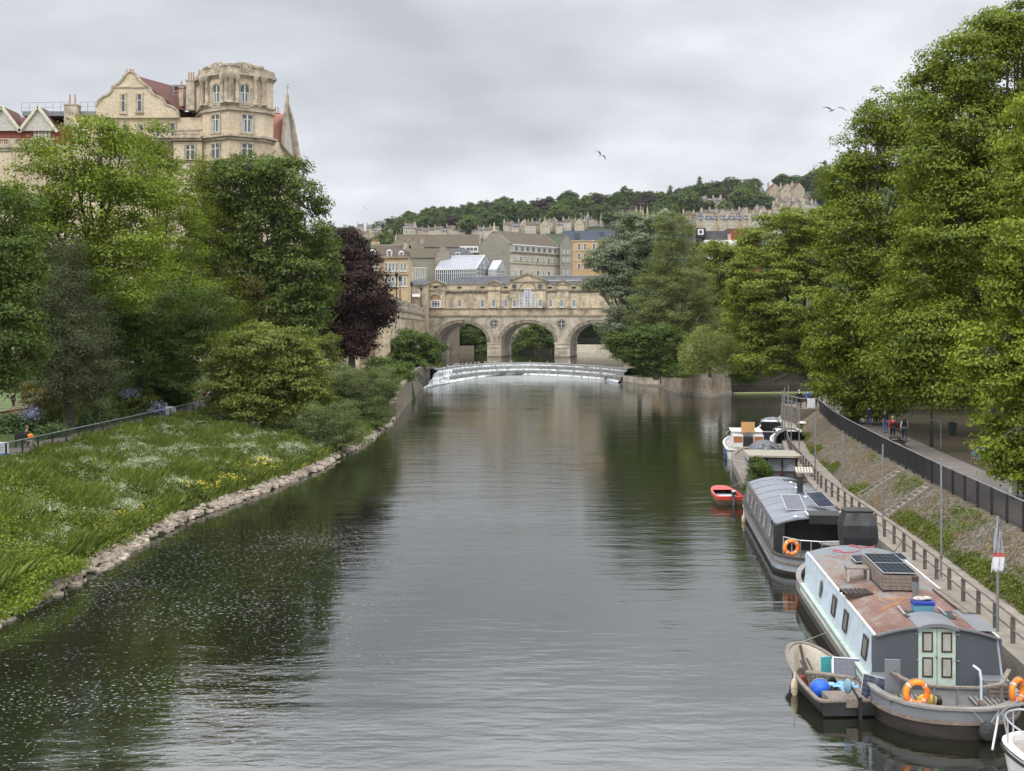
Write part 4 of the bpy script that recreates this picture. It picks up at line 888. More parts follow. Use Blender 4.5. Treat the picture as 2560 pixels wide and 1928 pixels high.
# ============================================================ the hotel
HY = 215.0; hb = Loc(400, HY, 0); HX = hb.O.x
ht = hb.thing('grand_hotel', 'big buff stone hotel with an octagonal corner tower and a curved gable above the trees', 'hotel')
def hu(px, d=0): return Xp(px, HY + d) - HX
def hz(py, d=0): return Zp(py, HY + d)
def hbox(m, px0, px1, py0, py1, d0, d1): return m.box(hu(px0), hu(px1), d0, d1, hz(max(py0, py1)), hz(min(py0, py1)))
def octo(py_top, py_bot, grow=0.0):
    pts = [(477, 6.0), (497, 2.9), (574.6, -.6), (652, 2.9), (668, 5.5), (664, 13), (480, 13)]; c = (573, 8); out = []
    for px, d in pts:
        x, y = (hu(px) if d < 10 else hu(px, d)), d; v = Vector((x - hu(c[0]), y - c[1])); v = v*(1 + grow/v.length); out.append((hu(c[0]) + v.x, c[1] + v.y))
    return out, hz(py_bot), hz(py_top)
def oslab(nm, mt_, *levels):
    m = MB()
    for top, bot, g in levels: o, a, b = octo(top, bot, g); m.slab(o, a, b)
    return m.build(nm, mt_, ht)
oslab('tower_wall', M_hotel, (184, 700, 0))
oslab('tower_cornice', M_hotel_trim, (181, 187, .75), (187.2, 192, .3), (259, 263, .35), (263.2, 272, .12), (272.2, 276, .5), (337, 342, .9), (342.2, 349, .45), (396, 399, .3), (402, 405, .15))
oslab('parapet', M_hotel_trim, (165, 180.8, .15))
# face frames for things on the two front faces
def face(side):
    a = Vector((hu(574.6), -.6, 0)); b = Vector((hu(497 if side < 0 else 652), 2.9, 0)); d = (b-a); ln = d.length; d.normalize()
    if side < 0: a, d = b, -d; 
    return a, d, ln
def on_face(side, t0, t1, build):   # local empty-free placement: build with x along face then bake matrix
    pass
def face_M(side):
    a, d, ln = face(side); n = Vector((d.y, -d.x, 0)); return Matrix(((d.x, -n.x, 0, a.x), (d.y, -n.y, 0, a.y), (0, 0, 1, 0), (0, 0, 0, 1))), ln
class MBM(MB):
    def __init__(s, M): super().__init__(); s.M = M
    def build(s, *a, **k): s.v = [tuple(s.M @ Vector(p)) for p in s.v]; return super().build(*a, **k)
def hwin(M, x0, x1, z0, z1, nx=2, tr=.72, arch=False, fm=None, gm=None, dark=False):
    global MB
    keep = MB
    try:
        m = MBM(M); y = 0
        # stone surround, frame, pane
        m.box(x0-.28, x0, -.16, -.004, z0-.1, z1+.25).box(x1, x1+.28, -.16, -.004, z0-.1, z1+.25)
        if not arch: m.box(x0-.28, x1+.28, -.18, -.004, z1+.0, z1+.34)
        m.box(x0-.4, x1+.4, -.3, -.004, z0-.35, z0-.1); sur = m.build('window', M_hotel_trim, ht)
        f = MBM(M); fw = .1
        f.box(x0, x0+fw, -.11, -.005, z0, z1).box(x1-fw, x1, -.11, -.005, z0, z1).box(x0+fw, x1-fw, -.11, -.005, z0, z0+fw)
        for i in range(1, nx): xm = lerp(x0, x1, i/nx); f.box(xm-.13, xm+.13, -.13, -.005, z0+fw, z1)
        zt = lerp(z0, z1, tr); f.box(x0+fw, x1-fw, -.12, -.005, zt-.07, zt+.07)
        g = MBM(M)
        if arch:
            c, r = (x0+x1)/2, (x1-x0)/2; n = 12; arc = [(c+r*math.cos(PI*i/n), z1+r*math.sin(PI*i/n)) for i in range(n+1)]; ai = [(c+(r-fw)*math.cos(PI*i/n), z1+(r-fw)*math.sin(PI*i/n)) for i in range(n+1)]; ao = [(c+(r+.4)*math.cos(PI*i/n), z1+(r+.4)*math.sin(PI*i/n)) for i in range(n+1)]
            for i in range(n): f.prism([arc[i], arc[i+1], ai[i+1], ai[i]], -.11, -.005)
            f.box(c-.1, c+.1, -.12, -.005, z1, z1+r-fw)
            ar = MBM(M)
            for i in range(n): ar.prism([arc[i], ao[i], ao[i+1], arc[i+1]], -.25, -.004)
            ar.build('arch_moulding', M_hotel_trim, sur); g.prism([(x0, z0), (x1, z0)] + arc, -.05, -.006)
        else: g.box(x0, x1, -.05, -.006, z0, z1)
        f.build('frame', fm or M_cream, sur); g.build('pane', gm or M_glass, sur)
        # curtains seen behind the glass
        if not dark: [MBM(M).box(xa_, xb_, -.056, -.051, z0+.1, lerp(z0, z1, tr)-.1).build('curtain', M_curtain, sur) for xa_, xb_ in ((x0+fw, lerp(x0, x1, .3)), (lerp(x0, x1, .74), x1-fw))]
    finally: MB = keep
M_cream = mat('cream_paint', (.66, .62, .47), (.5, .47, .36), rough=.6); M_curtain = mat('pale_curtain', (.42, .45, .45), (.25, .28, .29), scale=3, stretch=(4, 4, .4))
for side, (wa, wb), (la, lb) in ((-1, (525, 553), (523.5, 547.5)), (1, (595, 622), (602, 626.5))):
    M, ln = face_M(side); t = lambda px: (px - 497)/77.6*ln if side < 0 else (px - 574.6)/77.4*ln
    hwin(M, t(wa)+.25, t(wb)-.25, hz(254), hz(221), arch=True, tr=.74)
    hwin(M, t(la), t(lb), hz(328), hz(285), tr=.74); hwin(M, t(la), t(lb), hz(395), hz(358), tr=.7, dark=True)
    MBM(M).box(t(wa), t(wb), -.2, -.004, hz(267), hz(256)).build('apron_panel', M_cream, ht)
    for px in ((498.5, 513, 558, 571) if side < 0 else (578, 591, 632, 650)):
        q = MBM(M); x = t(px); r = .42 if px in (513, 558, 591, 632) else .52
        q.lathe([(r*1.3, hz(259)), (r*1.3, hz(256)), (r, hz(254)), (r*.88, hz(201)), (r*1.25, hz(198)), (r*1.35, hz(193)), (r*1.5, hz(187.5))], (x, -.28, 0), 10).build('column', M_hotel_trim, ht, smooth=True)
    # scrolled parapet panel with cartouche
    q = MBM(M); c = (t(wa)+t(wb))/2
    q.prism([(c-2.1, hz(166)), (c+2.1, hz(166)), (c+2.0, hz(158)), (c+1.4, hz(156.5)), (c+1.0, hz(153.5)), (c-1.0, hz(153.5)), (c-1.4, hz(156.5)), (c-2.0, hz(158))], .02, .7).build('parapet_panel', M_hotel_trim, ht)
    q = MBM(M); q.ball((c, -.18, hz(166.5)), (.65, .22, .85), 10, 7).torus((c, -.2, hz(166.5)), .85, .12).build('cartouche', M_hotel_trim, ht, smooth=True)
    for px in (505, 520, 553, 568) if side < 0 else (580, 594, 630, 645): MBM(M).box(t(px)-.5, t(px)+.5, -.3, .6, hz(165.2), hz(159 + (px % 3))).build('merlon', M_hotel_trim, ht)
MB().box(hu(476), hu(480), 5.2, 6.4, hz(190), hz(158)).box(hu(660), hu(670), 4.3, 6.5, hz(180), hz(167)).build('merlon', M_hotel_trim, ht)
I4 = Matrix.Identity(4)
def shift(x=0, y=0, z=0): return Matrix.Translation((x, y, z))
# main block, left of the tower
MB().box(hu(160), hu(496), 4, 20, 5, hz(284)).build('wall', M_hotel, ht)
MB().box(hu(426), hu(497), 2.0, 3.99, 5, hz(350)).build('wall', M_hotel, ht)
m = MB()
for a, b, g in ((274, 277, .3), (283, 286.5, .45)): hbox(m, 224, 433, a, b, 3.99-g, 3.992)
for a, b in ((338, 342), (342.2, 349)): hbox(m, 225, 497, a, b, 1.2 if a == 338 else 1.6, 3.993 if a == 338 else 3.991)
hbox(m, 225, 497, 397, 400, 1.7, 1.99); m.build('string_course', M_hotel_trim, ht)
m = MB()                                                    # dentils under the main cornice
for i in range(46): x = hu(426 + i*1.6); m.box(x, x+.07, 1.35, 1.59, hz(347), hz(343.5))
m.build('dentils', M_hotel_trim, ht)
gp = [(224,286),(224,256),(228,245),(234,238.5),(243,232),(254,228),(261,221),(265,213),(265,207),(276,202),(287,193),(296,182),(299,175.5),(304,170.5),(311.6,168.5),(319,170.5),(324,175.5),(327,182),(335,191),(345,200),(357,206),(359,213),(365,222),(376,229),(388,234),(395,242),(399,251),(407,254.5),(417,257),(426,263),(431,272),(432,286)]
gl = [(hu(a), hz(b)) for a, b in gp]
MB().prism(gl, 3.4, 4.4).build('curved_gable', M_hotel, ht)
m = MB()
for (a, b), (c, d) in zip(gl[1:-1], gl[2:]): m.bar((a, 3.75, b), (c, 3.75, d), 1.15, .34, up=(0, 0, 1))
m.build('gable_coping', M_hotel_trim, ht)
MB().box(hu(268), hu(357), 3.2, 3.39, hz(210), hz(207.5)).build('string_course', M_hotel_trim, ht)
for (a, b, c, d) in ((288.5, 298, 228, 272), (329, 340, 227, 271)): hwin(shift(0, 3.4), hu(a), hu(b), hz(d), hz(c), nx=1, tr=.66, dark=True)
for (a, b, c, d) in ((288, 300, 302, 336), (330, 342, 302, 336), (372.5, 385.5, 301, 334), (409.5, 422.5, 300, 337)): hwin(shift(0, 4.0), hu(a), hu(b), hz(d), hz(c), nx=1, tr=.5)
hwin(shift(0, 2.0), hu(457), hu(480), hz(396), hz(360), tr=.7, dark=True)
for px in (288, 330, 372): hwin(shift(0, 4.0), hu(px), hu(px+13), hz(396), hz(362), nx=1, tr=.5)
# roof running back from the gable, drifting right
g2 = [(hu(a), hz(b)) for a, b in ((233, 262), (311, 174), (432, 262))]
m = MB(); vs = [(x, 4.4, zz2) for x, zz2 in g2] + [(x + 5.5, 16, zz2) for x, zz2 in g2]
m.add(vs, [(0, 1, 4, 3), (1, 2, 5, 4), (3, 4, 5), (0, 2, 1)]).build('roof', M_tile_red, ht)
chimney(ht, hu(292), 6.5, hz(215), hz(172), 1.5, 1.4, 2, M_hotel_trim, 1.4); chimney(ht, hu(301), 6.6, hz(200), hz(168), .7, .8, 3, M_brick_red, 1.0)
chimney(ht, hu(466), 3.2, hz(268), hz(192), 1.5, 1.5, 3, M_hotel_trim, 1.5); chimney(ht, hu(429), 6.5, hz(250), hz(200), .8, .8, 1, M_hotel_trim, 1.2)
m = MB(); hbox(m, 386, 460, 184, 222, 12, 18); m.build('brick_storey', M_brick_red, ht); m = MB(); hbox(m, 384, 461, 179, 184, 11.7, 18.2); hbox(m, 386, 391, 184, 197, 11.6, 11.99); m.build('brick_storey_coping', mat('grey_lead', (.2, .21, .22)), ht)
m = MB(); hbox(m, 437, 458, 226, 243, 10, 14); m.build('dormer', M_cream, ht); hwin(shift(0, 10), hu(439), hu(448), hz(241), hz(231), nx=1); hwin(shift(0, 10), hu(450), hu(457), hz(241), hz(231), nx=1)
m = MB(); m.add([(hu(436), 4.2, hz(296)), (hu(482), 4.2, hz(296)), (hu(480), 9, hz(262)), (hu(428), 9, hz(262))], [(0, 1, 2, 3)]); m.add([(hu(405), 6, hz(262)), (hu(460), 6, hz(262)), (hu(456), 11, hz(241)), (hu(412), 11, hz(241))], [(0, 1, 2, 3)]); m.build('roof', M_tile_red, ht)
MB().add([(hu(439), 5.4, hz(266)), (hu(451), 5.4, hz(266)), (hu(455), 6.8, hz(255)), (hu(444), 6.8, hz(255))], [(0, 1, 2, 3)]).build('skylight', M_lightglass, ht)
m = MB(); hbox(m, 426, 499, 320, 323, 1.5, 2.1); hbox(m, 426, 499, 335, 338, 1.5, 2.1)
for i in range(12): x = hu(430 + i*5.6); m.lathe([(.09, hz(335)), (.2, hz(331)), (.08, hz(326)), (.14, hz(323))], (x, 1.8, 0), 7)
m.build('balcony_balustrade', M_hotel_trim, ht)
def rail(m, pts, h, n, r=.05, mid=True, posts=True):
    for a, b in zip(pts, pts[1:]):
        a, b = Vector(a), Vector(b); U = Vector((0, 0, h)); m.tube([a+U, b+U], r, 5); 
        if mid: m.tube([a+U*.5, b+U*.5], r*.8, 5)
        if posts:
            for i in range(n+1): p = a.lerp(b, i/n); m.tube([p, p+U], r, 5)
m = MB(); rail(m, [(hu(8), 8, hz(262)), (hu(130), 8, hz(260))], 1.9, 6); rail(m, [(hu(160), 8, hz(258)), (hu(238), 8, hz(256))], 1.75, 4); m.tube([(hu(242), 6, hz(229)), (hu(262), 6, hz(212))], .05, 5)
rail(m, [(hu(398), 9, hz(222)), (hu(458), 9, hz(218))], 1.3, 5); m.build('roof_railing', M_metal, ht)
# left wing: pargeted gables, tile-hung wall, balustrade
MB().box(hu(-40), hu(161), 5, 20, 5, hz(366)).build('wall', M_hotel, ht)
m = MB(); hbox(m, -40, 161, 352, 360, 4.4, 4.99); hbox(m, -40, 161, 360.2, 367, 4.7, 4.992); m.build('cornice', M_hotel_trim, ht)
MB().box(hu(-40), hu(161), 6.2, 18, hz(366), hz(312)).build('tile_hung_wall', M_brick_red, ht)
m = MB(); hbox(m, -40, 120, 336, 339, 4.6, 5.1); hbox(m, -40, 120, 349, 351.9, 4.6, 5.1)
for i in range(28): m.lathe([(.1, hz(349)), (.2, hz(345)), (.08, hz(341)), (.15, hz(339))], (hu(-36 + i*5.4), 4.85, 0), 7)
for px in (3, 53, 100): hbox(m, px-9, px+9, 338, 350, 4.5, 5.15)
m.build('balustrade', M_hotel_trim, ht)
for c0 in (65, -28):
    MB().prism([(hu(c0-47), hz(314)), (hu(c0+47), hz(314)), (hu(c0), hz(256))], 5.6, 6.19).build('pargeted_gable', mat('pargeting', (.62, .58, .52), (.42, .39, .35), scale=3.5, bump=.12, rough=.9), ht)
    m = MB()
    for s in (-1, 1): m.bar((hu(c0 + s*50), 5.4, hz(318)), (hu(c0), 5.4, hz(253)), .5, .5, up=(0, 1, 0))
    m.build('bargeboard', M_cream, ht)
    m = MB(); m.add([(hu(c0-50), 5.3, hz(316)), (hu(c0), 5.3, hz(251)), (hu(c0+50), 5.3, hz(316)), (hu(c0), 13, hz(251)), (hu(c0+50), 13, hz(316)), (hu(c0-50), 13, hz(316))], [(0, 1, 3, 5), (1, 2, 4, 3)]); m.build('roof', M_tile_red, ht)
MB().add([(hu(-40), 6.3, hz(312)), (hu(225), 6.3, hz(312)), (hu(225), 12, hz(262)), (hu(-40), 12, hz(264))], [(0, 1, 2, 3)]).build('roof', M_tile_red, ht)
MB().box(hu(10), hu(235), 8, 19, hz(270), hz(258)).build('flat_roof', mat('grey_lead', (.2, .21, .22)), ht)
hwin(shift(0, 6.2), hu(54), hu(72), hz(336), hz(311), tr=.5, nx=2); hwin(shift(0, 6.2), hu(73), hu(90), hz(336), hz(311), tr=.5, nx=2)
chimney(ht, hu(143), 7.5, hz(300), hz(243), 2.3, 2.4, 2, M_hotel_trim, 2.0); MB().tube([(hu(8), 4.8, 14), (hu(8), 4.8, hz(370))], .12, 6).build('drainpipe', M_cream, ht)
# wing running back on the right: red roof and steep gable with spire
m = MB(); m.add([(hu(655), 8, 14), (hu(700), 22, 14), (hu(745, 22), 24, 14), (hu(745, 22), 24, Zp(405, HY+24)), (hu(706, 18), 18, Zp(361, HY+18)), (hu(655), 8, hz(345, 8))], [(0, 1, 4, 5), (1, 2, 3, 4)]); m.build('wall', M_hotel, ht)
def q3(px, py, d): return (Xp(px, HY+d) - HX, d, Zp(py, HY+d))
MB().add([q3(640, 286, 20), q3(719, 285, 20), q3(707, 361, 16), q3(690, 357, 15), q3(668, 330, 14)], [(0, 1, 2, 3, 4)]).build('roof', mat('red_roof', (.32, .13, .09), (.24, .10, .07), scale=1.2, rough=.85), ht)
gb = [q3(706, 361, 16), q3(718.6, 250, 18), q3(743, 404, 22)]
MB().add(gb + [tuple(Vector(p) + Vector((-.6, .6, 0))) for p in gb], [(0, 2, 1), (3, 4, 5), (0, 1, 4, 3), (1, 2, 5, 4), (0, 3, 5, 2)]).build('pargeted_gable', MATS['pargeting'], ht)
m = MB(); m.bar(q3(706, 362, 15.6), q3(718.6, 237, 17.6), .4, .8); m.tube([q3(745, 405, 21.5), q3(731, 310, 19.5), q3(721, 262, 18), q3(718.6, 238, 17.6)], [.75, .5, .28, .08], 5); m.build('bargeboard', M_hotel_trim, ht)
m = MB(); a = q3(718.6, 238, 17.6); m.tube([a, (a[0], a[1], a[2]+2.2)], .07, 5); m.bar((a[0]-.4, a[1], a[2]+1.5), (a[0]+.4, a[1], a[2]+1.5), .08); m.bar((a[0], a[1], a[2]+2), (a[0]+.35, a[1], a[2]+2.2), .12); m.build('weathervane', M_metal, ht)
chimney(ht, hu(687, 20), 22, Zp(300, HY+22), Zp(284, HY+22), 1.2, .6, 2, M_brick_red, 1.3)

# ============================================================ town between the bridge and the hill
g = Loc(990, 330, 0); t_ = g.thing('georgian_house', 'buff corner townhouse with mansard roof and white dormers left of the market roofs', 'house'); u, z = g.u, lambda py: Zp(py, 330)
MB().box(u(920), u(961), .8, 12, 5, z(646)).box(u(961), u(1021), 0, 12, 5, z(646)).build('wall', mat('buff_front', (.50, .37, .22), (.4, .3, .18), scale=.5, rough=.9, detail=8), t_)
MB().box(u(919), u(1022), -.5, 12, z(646), z(641)).box(u(961), u(1021.5), -.25, -.005, z(688), z(686)).build('cornice', M_trim, t_)
MB().add([(u(920), .3, z(641)), (u(1020), -.1, z(641)), (u(1012), 3.5, z(612)), (u(926), 3.5, z(612)), (u(1020), 12, z(641)), (u(1012), 8, z(606)), (u(926), 8, z(606)), (u(920), 12, z(641))], [(0, 1, 2, 3), (1, 4, 5, 2), (3, 2, 5, 6), (0, 3, 6, 7)]).build('roof', M_tile_brown, t_)
chimney(t_, u(1011), 5, z(644), z(606), 1.2, 6, 0, M_bath); chimney(t_, u(930), 8, z(620), z(600), 2.4, 1, 5, M_bath)
for px in (965.5, 975, 983.5, 992, 1004, 1012):
    window(t_, u(px)-.38, u(px)+.38, z(678), z(657), 0, 2, 2, fw=.12, sill=M_white); window(t_, u(px)-.38, u(px)+.38, z(716), z(692), 0, 2, 2, fw=.12, sill=M_white)
for a, b in ((676, 658), (709, 691)): window(t_, u(936.5), u(945), z(a), z(b), .8, 2, 2, fw=.14, sill=M_white)
for px, a, b, y in ((973.5, 641, 627, -.1), (1003, 644, 630, .3), (932, 640, 626, .4)):
    MB().box(u(px)-.75, u(px)+.75, y+.05, 3, z(a), z(b)).prism([(u(px)-.85, z(b)), (u(px)+.85, z(b)), (u(px), z(b-4))], y, 3).build('dormer', M_white, t_); window(t_, u(px)-.6, u(px)+.6, z(a), z(b), y+.05, 3, 2, fw=.1)
# shops beyond the parade, at the left end of the bridge
g = Loc(1050, 345, 0); t_ = g.thing('corner_shop', 'low buff shop with awnings joining the left end of the bridge', 'shop')
MB().box(g.u(1021), g.u(1067), 2, 16, 5, Zp(712, 345)).build('wall', M_bath, t_); MB().add([(g.u(1018), 1.6, Zp(712, 345)), (g.u(1068), 1.6, Zp(712, 345)), (g.u(1062), 8, Zp(693, 345)), (g.u(1030), 8, Zp(697, 345))], [(0, 1, 2, 3)]).build('roof', M_slate, t_)
MB().add([(g.u(1023), -.5, Zp(742, 345)), (g.u(1050), -.5, Zp(742, 345)), (g.u(1050), 2, Zp(734, 345)), (g.u(1023), 2, Zp(734, 345))], [(0, 1, 2, 3)]).build('awning', M_white, t_)
# podium building (45 degrees to the view)
K = Vector((Xp(1275.5, 425), 425, 0)); t_ = thing('long_gabled_building', 'long pale gabled building with brown roof and dormer strip behind the bridge', 'building', K, rad(45))
ze = Zp(611, 425); zr2 = Zp(578, 431)
gable_block(t_, 0, 26, 0, 16.3, 5, ze, zr2, M_pale_wall, M_tile_brown, .2, 'x', coping=M_trim)
MB().box(-.12, -.004, .0, 16.3, 14, ze-.1).prism([(0, ze-.1), (16.3, ze-.1), (8.15, zr2-.3)], -.12, -.004, Matrix(((0, 1, 0, 0), (1, 0, 0, 0), (0, 0, 1, 0), (0, 0, 0, 1)))).build('gable_wall', M_grey_wall, t_)
MB().box(1, 25, -.5, .9, Zp(629.5, 425), ze-.2).build('dormer_strip', M_pale_wall, t_); MB().box(.8, 25.2, -.8, 1.2, ze-.19, ze+.15).build('dormer_eaves', M_white, t_)
for i in range(8): window(t_, 1.6+i*2.95, 3.6+i*2.95, Zp(627.5, 425), ze-.45, -.5, 3, 1, fw=.12)
MB().box(-.1, 26, -.25, -.003, Zp(633, 425), Zp(631, 425)).box(-.1, 26, -.2, -.003, Zp(659, 425), Zp(657.5, 425)).build('string_course', M_trim, t_)
for i in range(8):
    dbl = i in (1, 4, 6); xw = 2.6+i*2.95; w_ = .85 if dbl else .5
    window(t_, xw-w_, xw+w_, Zp(650.5, 425), Zp(639.5, 425), 0, 4 if dbl else 2, 2, fw=.14, sill=M_trim); window(t_, xw-w_*.9, xw+w_*.9, Zp(688, 425), Zp(673, 425), 0, 2, 3, fw=.14, sill=M_trim)
MB().box(-.35, -.1, 6.8, 9.5, zr2-.2, zr2+.3).lathe([(.5, zr2+.3), (.3, zr2+.9), (.42, zr2+1.3), (.2, zr2+2.2), (.28, zr2+2.6), (.02, zr2+3.1)], (-.1, 8.15, 0), 8).build('statue_finial', mat('pale_statue', (.55, .5, .38)), t_)
# its end wing
g = Loc(1416, 440, 0); t_ = g.thing('gabled_wing', 'narrow grey gabled wing at the right end of the long pale building', 'building')
x0, x1 = g.u(1400), g.u(1432); gable_block(t_, x0, x1, 0, 14, 5, Zp(612, 440), Zp(590, 440), M_grey_wall, M_tile_brown, .1, 'y', coping=M_trim)
for py in (630, 650, 681):
    for px in (1410, 1421): window(t_, g.u(px)-.4, g.u(px)+.4, Zp(py+6, 440), Zp(py-5, 440), 0, 2, 3, fw=.14, sill=M_trim)
# roofs to the left of it
g = Loc(1090, 455, 0); t_ = g.thing('long_roofed_building', 'building with a very long brown tiled roof stretching left of the pale gable', 'building')
gable_block(t_, g.u(985), g.u(1200), 0, 16, 5, Zp(618, 455), Zp(588, 463), M_grey_wall, M_tile_brown, .3, 'x', coping=M_trim)
MB().box(g.u(1150), g.u(1196), -1.2, 2, Zp(632, 455), Zp(616, 455)).build('dormer_strip', M_white, t_)
for px in (1158, 1170, 1179, 1189): window(t_, g.u(px)-.7, g.u(px)+.7, Zp(628, 455), Zp(619, 455), -1.2, 2, 1, fw=.1)
for px in (1001, 1034):
    gg = thing('gabled_house', ('small stone gable poking through the left end of the long brown roof', 'small stone gable in front of the long brown roof beside the mansard house')[px > 1010], 'house', (Xp(px, 444), 444, 0)); gable_block(gg, -4, 4, 0, 10, 5, Zp(616, 444), Zp(598, 444), M_grey_wall, M_tile_brown, .2, 'y', coping=M_trim)
    chimney(gg, 2.6, 6, Zp(615, 444), Zp(593, 444), 1.2, .8, 3)
g = Loc(1090, 415, 0); t_ = g.thing('gabled_hall', 'grey hall with a brown roof and pointed gable beside the white glasshouse', 'hall')
gable_block(t_, g.u(1017), g.u(1106), 2.0, 14, 5, Zp(644, 415), Zp(619, 415), M_grey_wall, M_tile_brown, .3, 'x')
gable_block(t_, g.u(1088), g.u(1125), 0, 12, 5, Zp(640, 415), Zp(612, 415), M_grey_wall, M_tile_brown, .2, 'y', coping=M_trim)
g = Loc(1139, 430, 0); t_ = g.thing('slate_roofed_house', 'dark slate roof with a small white dormer between the hall and the pale building', 'house')
hip_block(t_, g.u(1112), g.u(1190), 0, 12, 5, Zp(640, 430), Zp(616, 430), 5, M_grey_wall, M_slate); MB().box(g.u(1139), g.u(1150), -.5, 4, Zp(640, 430), Zp(631, 430)).build('dormer', M_white, t_); window(t_, g.u(1140), g.u(1149), Zp(639, 430), Zp(632, 430), -.5, 3, 1, fw=.1)
# glasshouses
M_roofglass = glassmat('roof_glass', (.10, .12, .18), .35, (.15, .17, .24))
def glasshouse(label, pxc, pxl, pxr, py_r, py_e, py_b, Yc, ang, first):
    K = Vector((Xp(pxc, Yc), Yc, 0)); ca, sa = math.cos(ang), math.sin(ang); t_ = thing('glasshouse', label, 'glasshouse', K, PI - ang)   # local x runs left and back, local y towards the camera
    def solve(px, dx, dy):
        k = (px - CX)/F; return (k*K.y - K.x)/(dx - k*dy)
    Lx = solve(pxl, -ca, sa); Wd = solve(pxr, sa, ca); zb, ze, zr = Zp(py_b, Yc), Zp(py_e, Yc), Zp(py_r, Yc + 5)
    # in local axes: x: 0..Lx, y: 0..-Wd (back)
    MB().box(.15, Lx-.15, -Wd+.15, -.15, zb-6, ze).build('glass_wall', M_glass, t_)
    M_ = Matrix(((0, 1, 0, 0), (1, 0, 0, 0), (0, 0, 1, 0), (0, 0, 0, 1)))
    MB().prism([(-Wd, ze), (0, ze), (-Wd/2, zr)], .05, Lx-.05, M_).build('glass_roof', M_roofglass, t_)
    f = MB(); n = 20 if first else 8
    for i in range(n+1):
        x = Lx*i/n; f.box(x-.09, x+.09, -.15, .02, zb-6, ze-.2); f.bar((x, 0.05, ze+.05), (x, -Wd/2, zr+.08), .16, .16, up=(1, 0, 0))
    f.box(-.1, Lx+.1, -.2, .1, ze-.22, ze+.22).box(-.1, Lx+.1, -.18, .04, lerp(zb, ze, .5)-.06, lerp(zb, ze, .5)+.06).box(-.1, Lx+.1, -Wd/2-.2, -Wd/2+.2, zr, zr+.28)
    f.bar((.05, -Wd*.25, lerp(ze, zr, .5)+.1), (Lx, -Wd*.25, lerp(ze, zr, .5)+.1), .14)
    for s in (0, -Wd): f.bar((-.02, s, ze), (-.02, -Wd/2, zr+.1), .3, .3, up=(1, 0, 0))
    for i in range(13):
        y = -Wd*i/12; zt = lerp(ze, zr, 1 - abs(i-6)/6); f.box(-.12, .0, y-.07, y+.07, zb-6, zt)
    for k in range(6): zz3 = lerp(zb-1, zr, k/6); hw = Wd/2 if zz3 < ze else Wd/2*(zr-zz3)/(zr-ze); f.box(-.11, -.01, -Wd/2-hw, -Wd/2+hw, zz3-.06, zz3+.06)
    f.torus((-.1, -Wd/2, lerp(ze, zr, .35)), 1.3, .12, Matrix.Rotation(PI/2, 3, 'Z'), 16, 5)
    f.build('white_frame', M_white, t_); return t_
glasshouse('large white-framed glasshouse roof rising behind the bridge shops', 1190, 1089, 1231, 638.5, 672, 692, 405, rad(20), True)
glasshouse('small white-framed glasshouse gable right of the large one', 1240, 1221, 1265, 652.5, 674, 692, 412, rad(20), False)
g = Loc(1045, 400, 0); t_ = g.thing('conservatory', 'pale green lean-to conservatory against the grey hall wall', 'conservatory'); MB().box(g.u(1022), g.u(1065), 0, 6, 5, Zp(670, 400)).build('glass_wall', M_lightglass, t_)
m = MB(); [m.box(g.u(1022+4.3*i)-.1, g.u(1022+4.3*i)+.1, -.1, -.002, 5, Zp(669, 400)) for i in range(11)]; m.box(g.u(1021), g.u(1066), -.15, 6.1, Zp(671, 400), Zp(668.5, 400)); m.build('frame', M_cream, t_)
# yellow block with blue top storey
g = Loc(1480, 470, 0); t_ = g.thing('apartment_block', 'sandy yellow apartment block with a blue-grey metal top storey', 'building'); u, z = g.u, lambda py: Zp(py, 470)
MB().box(u(1426), u(1680), 0, 18, 5, z(601)).build('wall', mat('yellow_stone', (.55, .37, .19), (.46, .31, .16), scale=.4, rough=.9), t_); MB().box(u(1413), u(1560), 2, 18, z(601)+.005, z(576)).build('top_storey', mat('blue_cladding', (.10, .13, .18), (.075, .10, .145), scale=.6, rough=.5, stretch=(8, 1, .2)), t_)
MB().box(u(1425), u(1680), -.25, -.005, z(604), z(601.5)).box(u(1425), u(1680), -.12, -.005, z(629), z(627)).box(u(1425), u(1680), -.12, -.005, z(654), z(652)).build('string_course', M_bath, t_)
for py in (617, 641, 666):
    for px in (1448, 1463, 1485, 1535, 1550, 1580, 1600, 1630): window(t_, u(px)-.65, u(px)+.65, z(py+8), z(py-8), 0, 2, 2, fw=.16)
window(t_, u(1437), u(1450), z(598), z(583), 2, 2, 1, fm=M_dark, fw=.1); window(t_, u(1499), u(1512), z(592), z(580), 2, 2, 1, fw=.1, fm=M_slate)
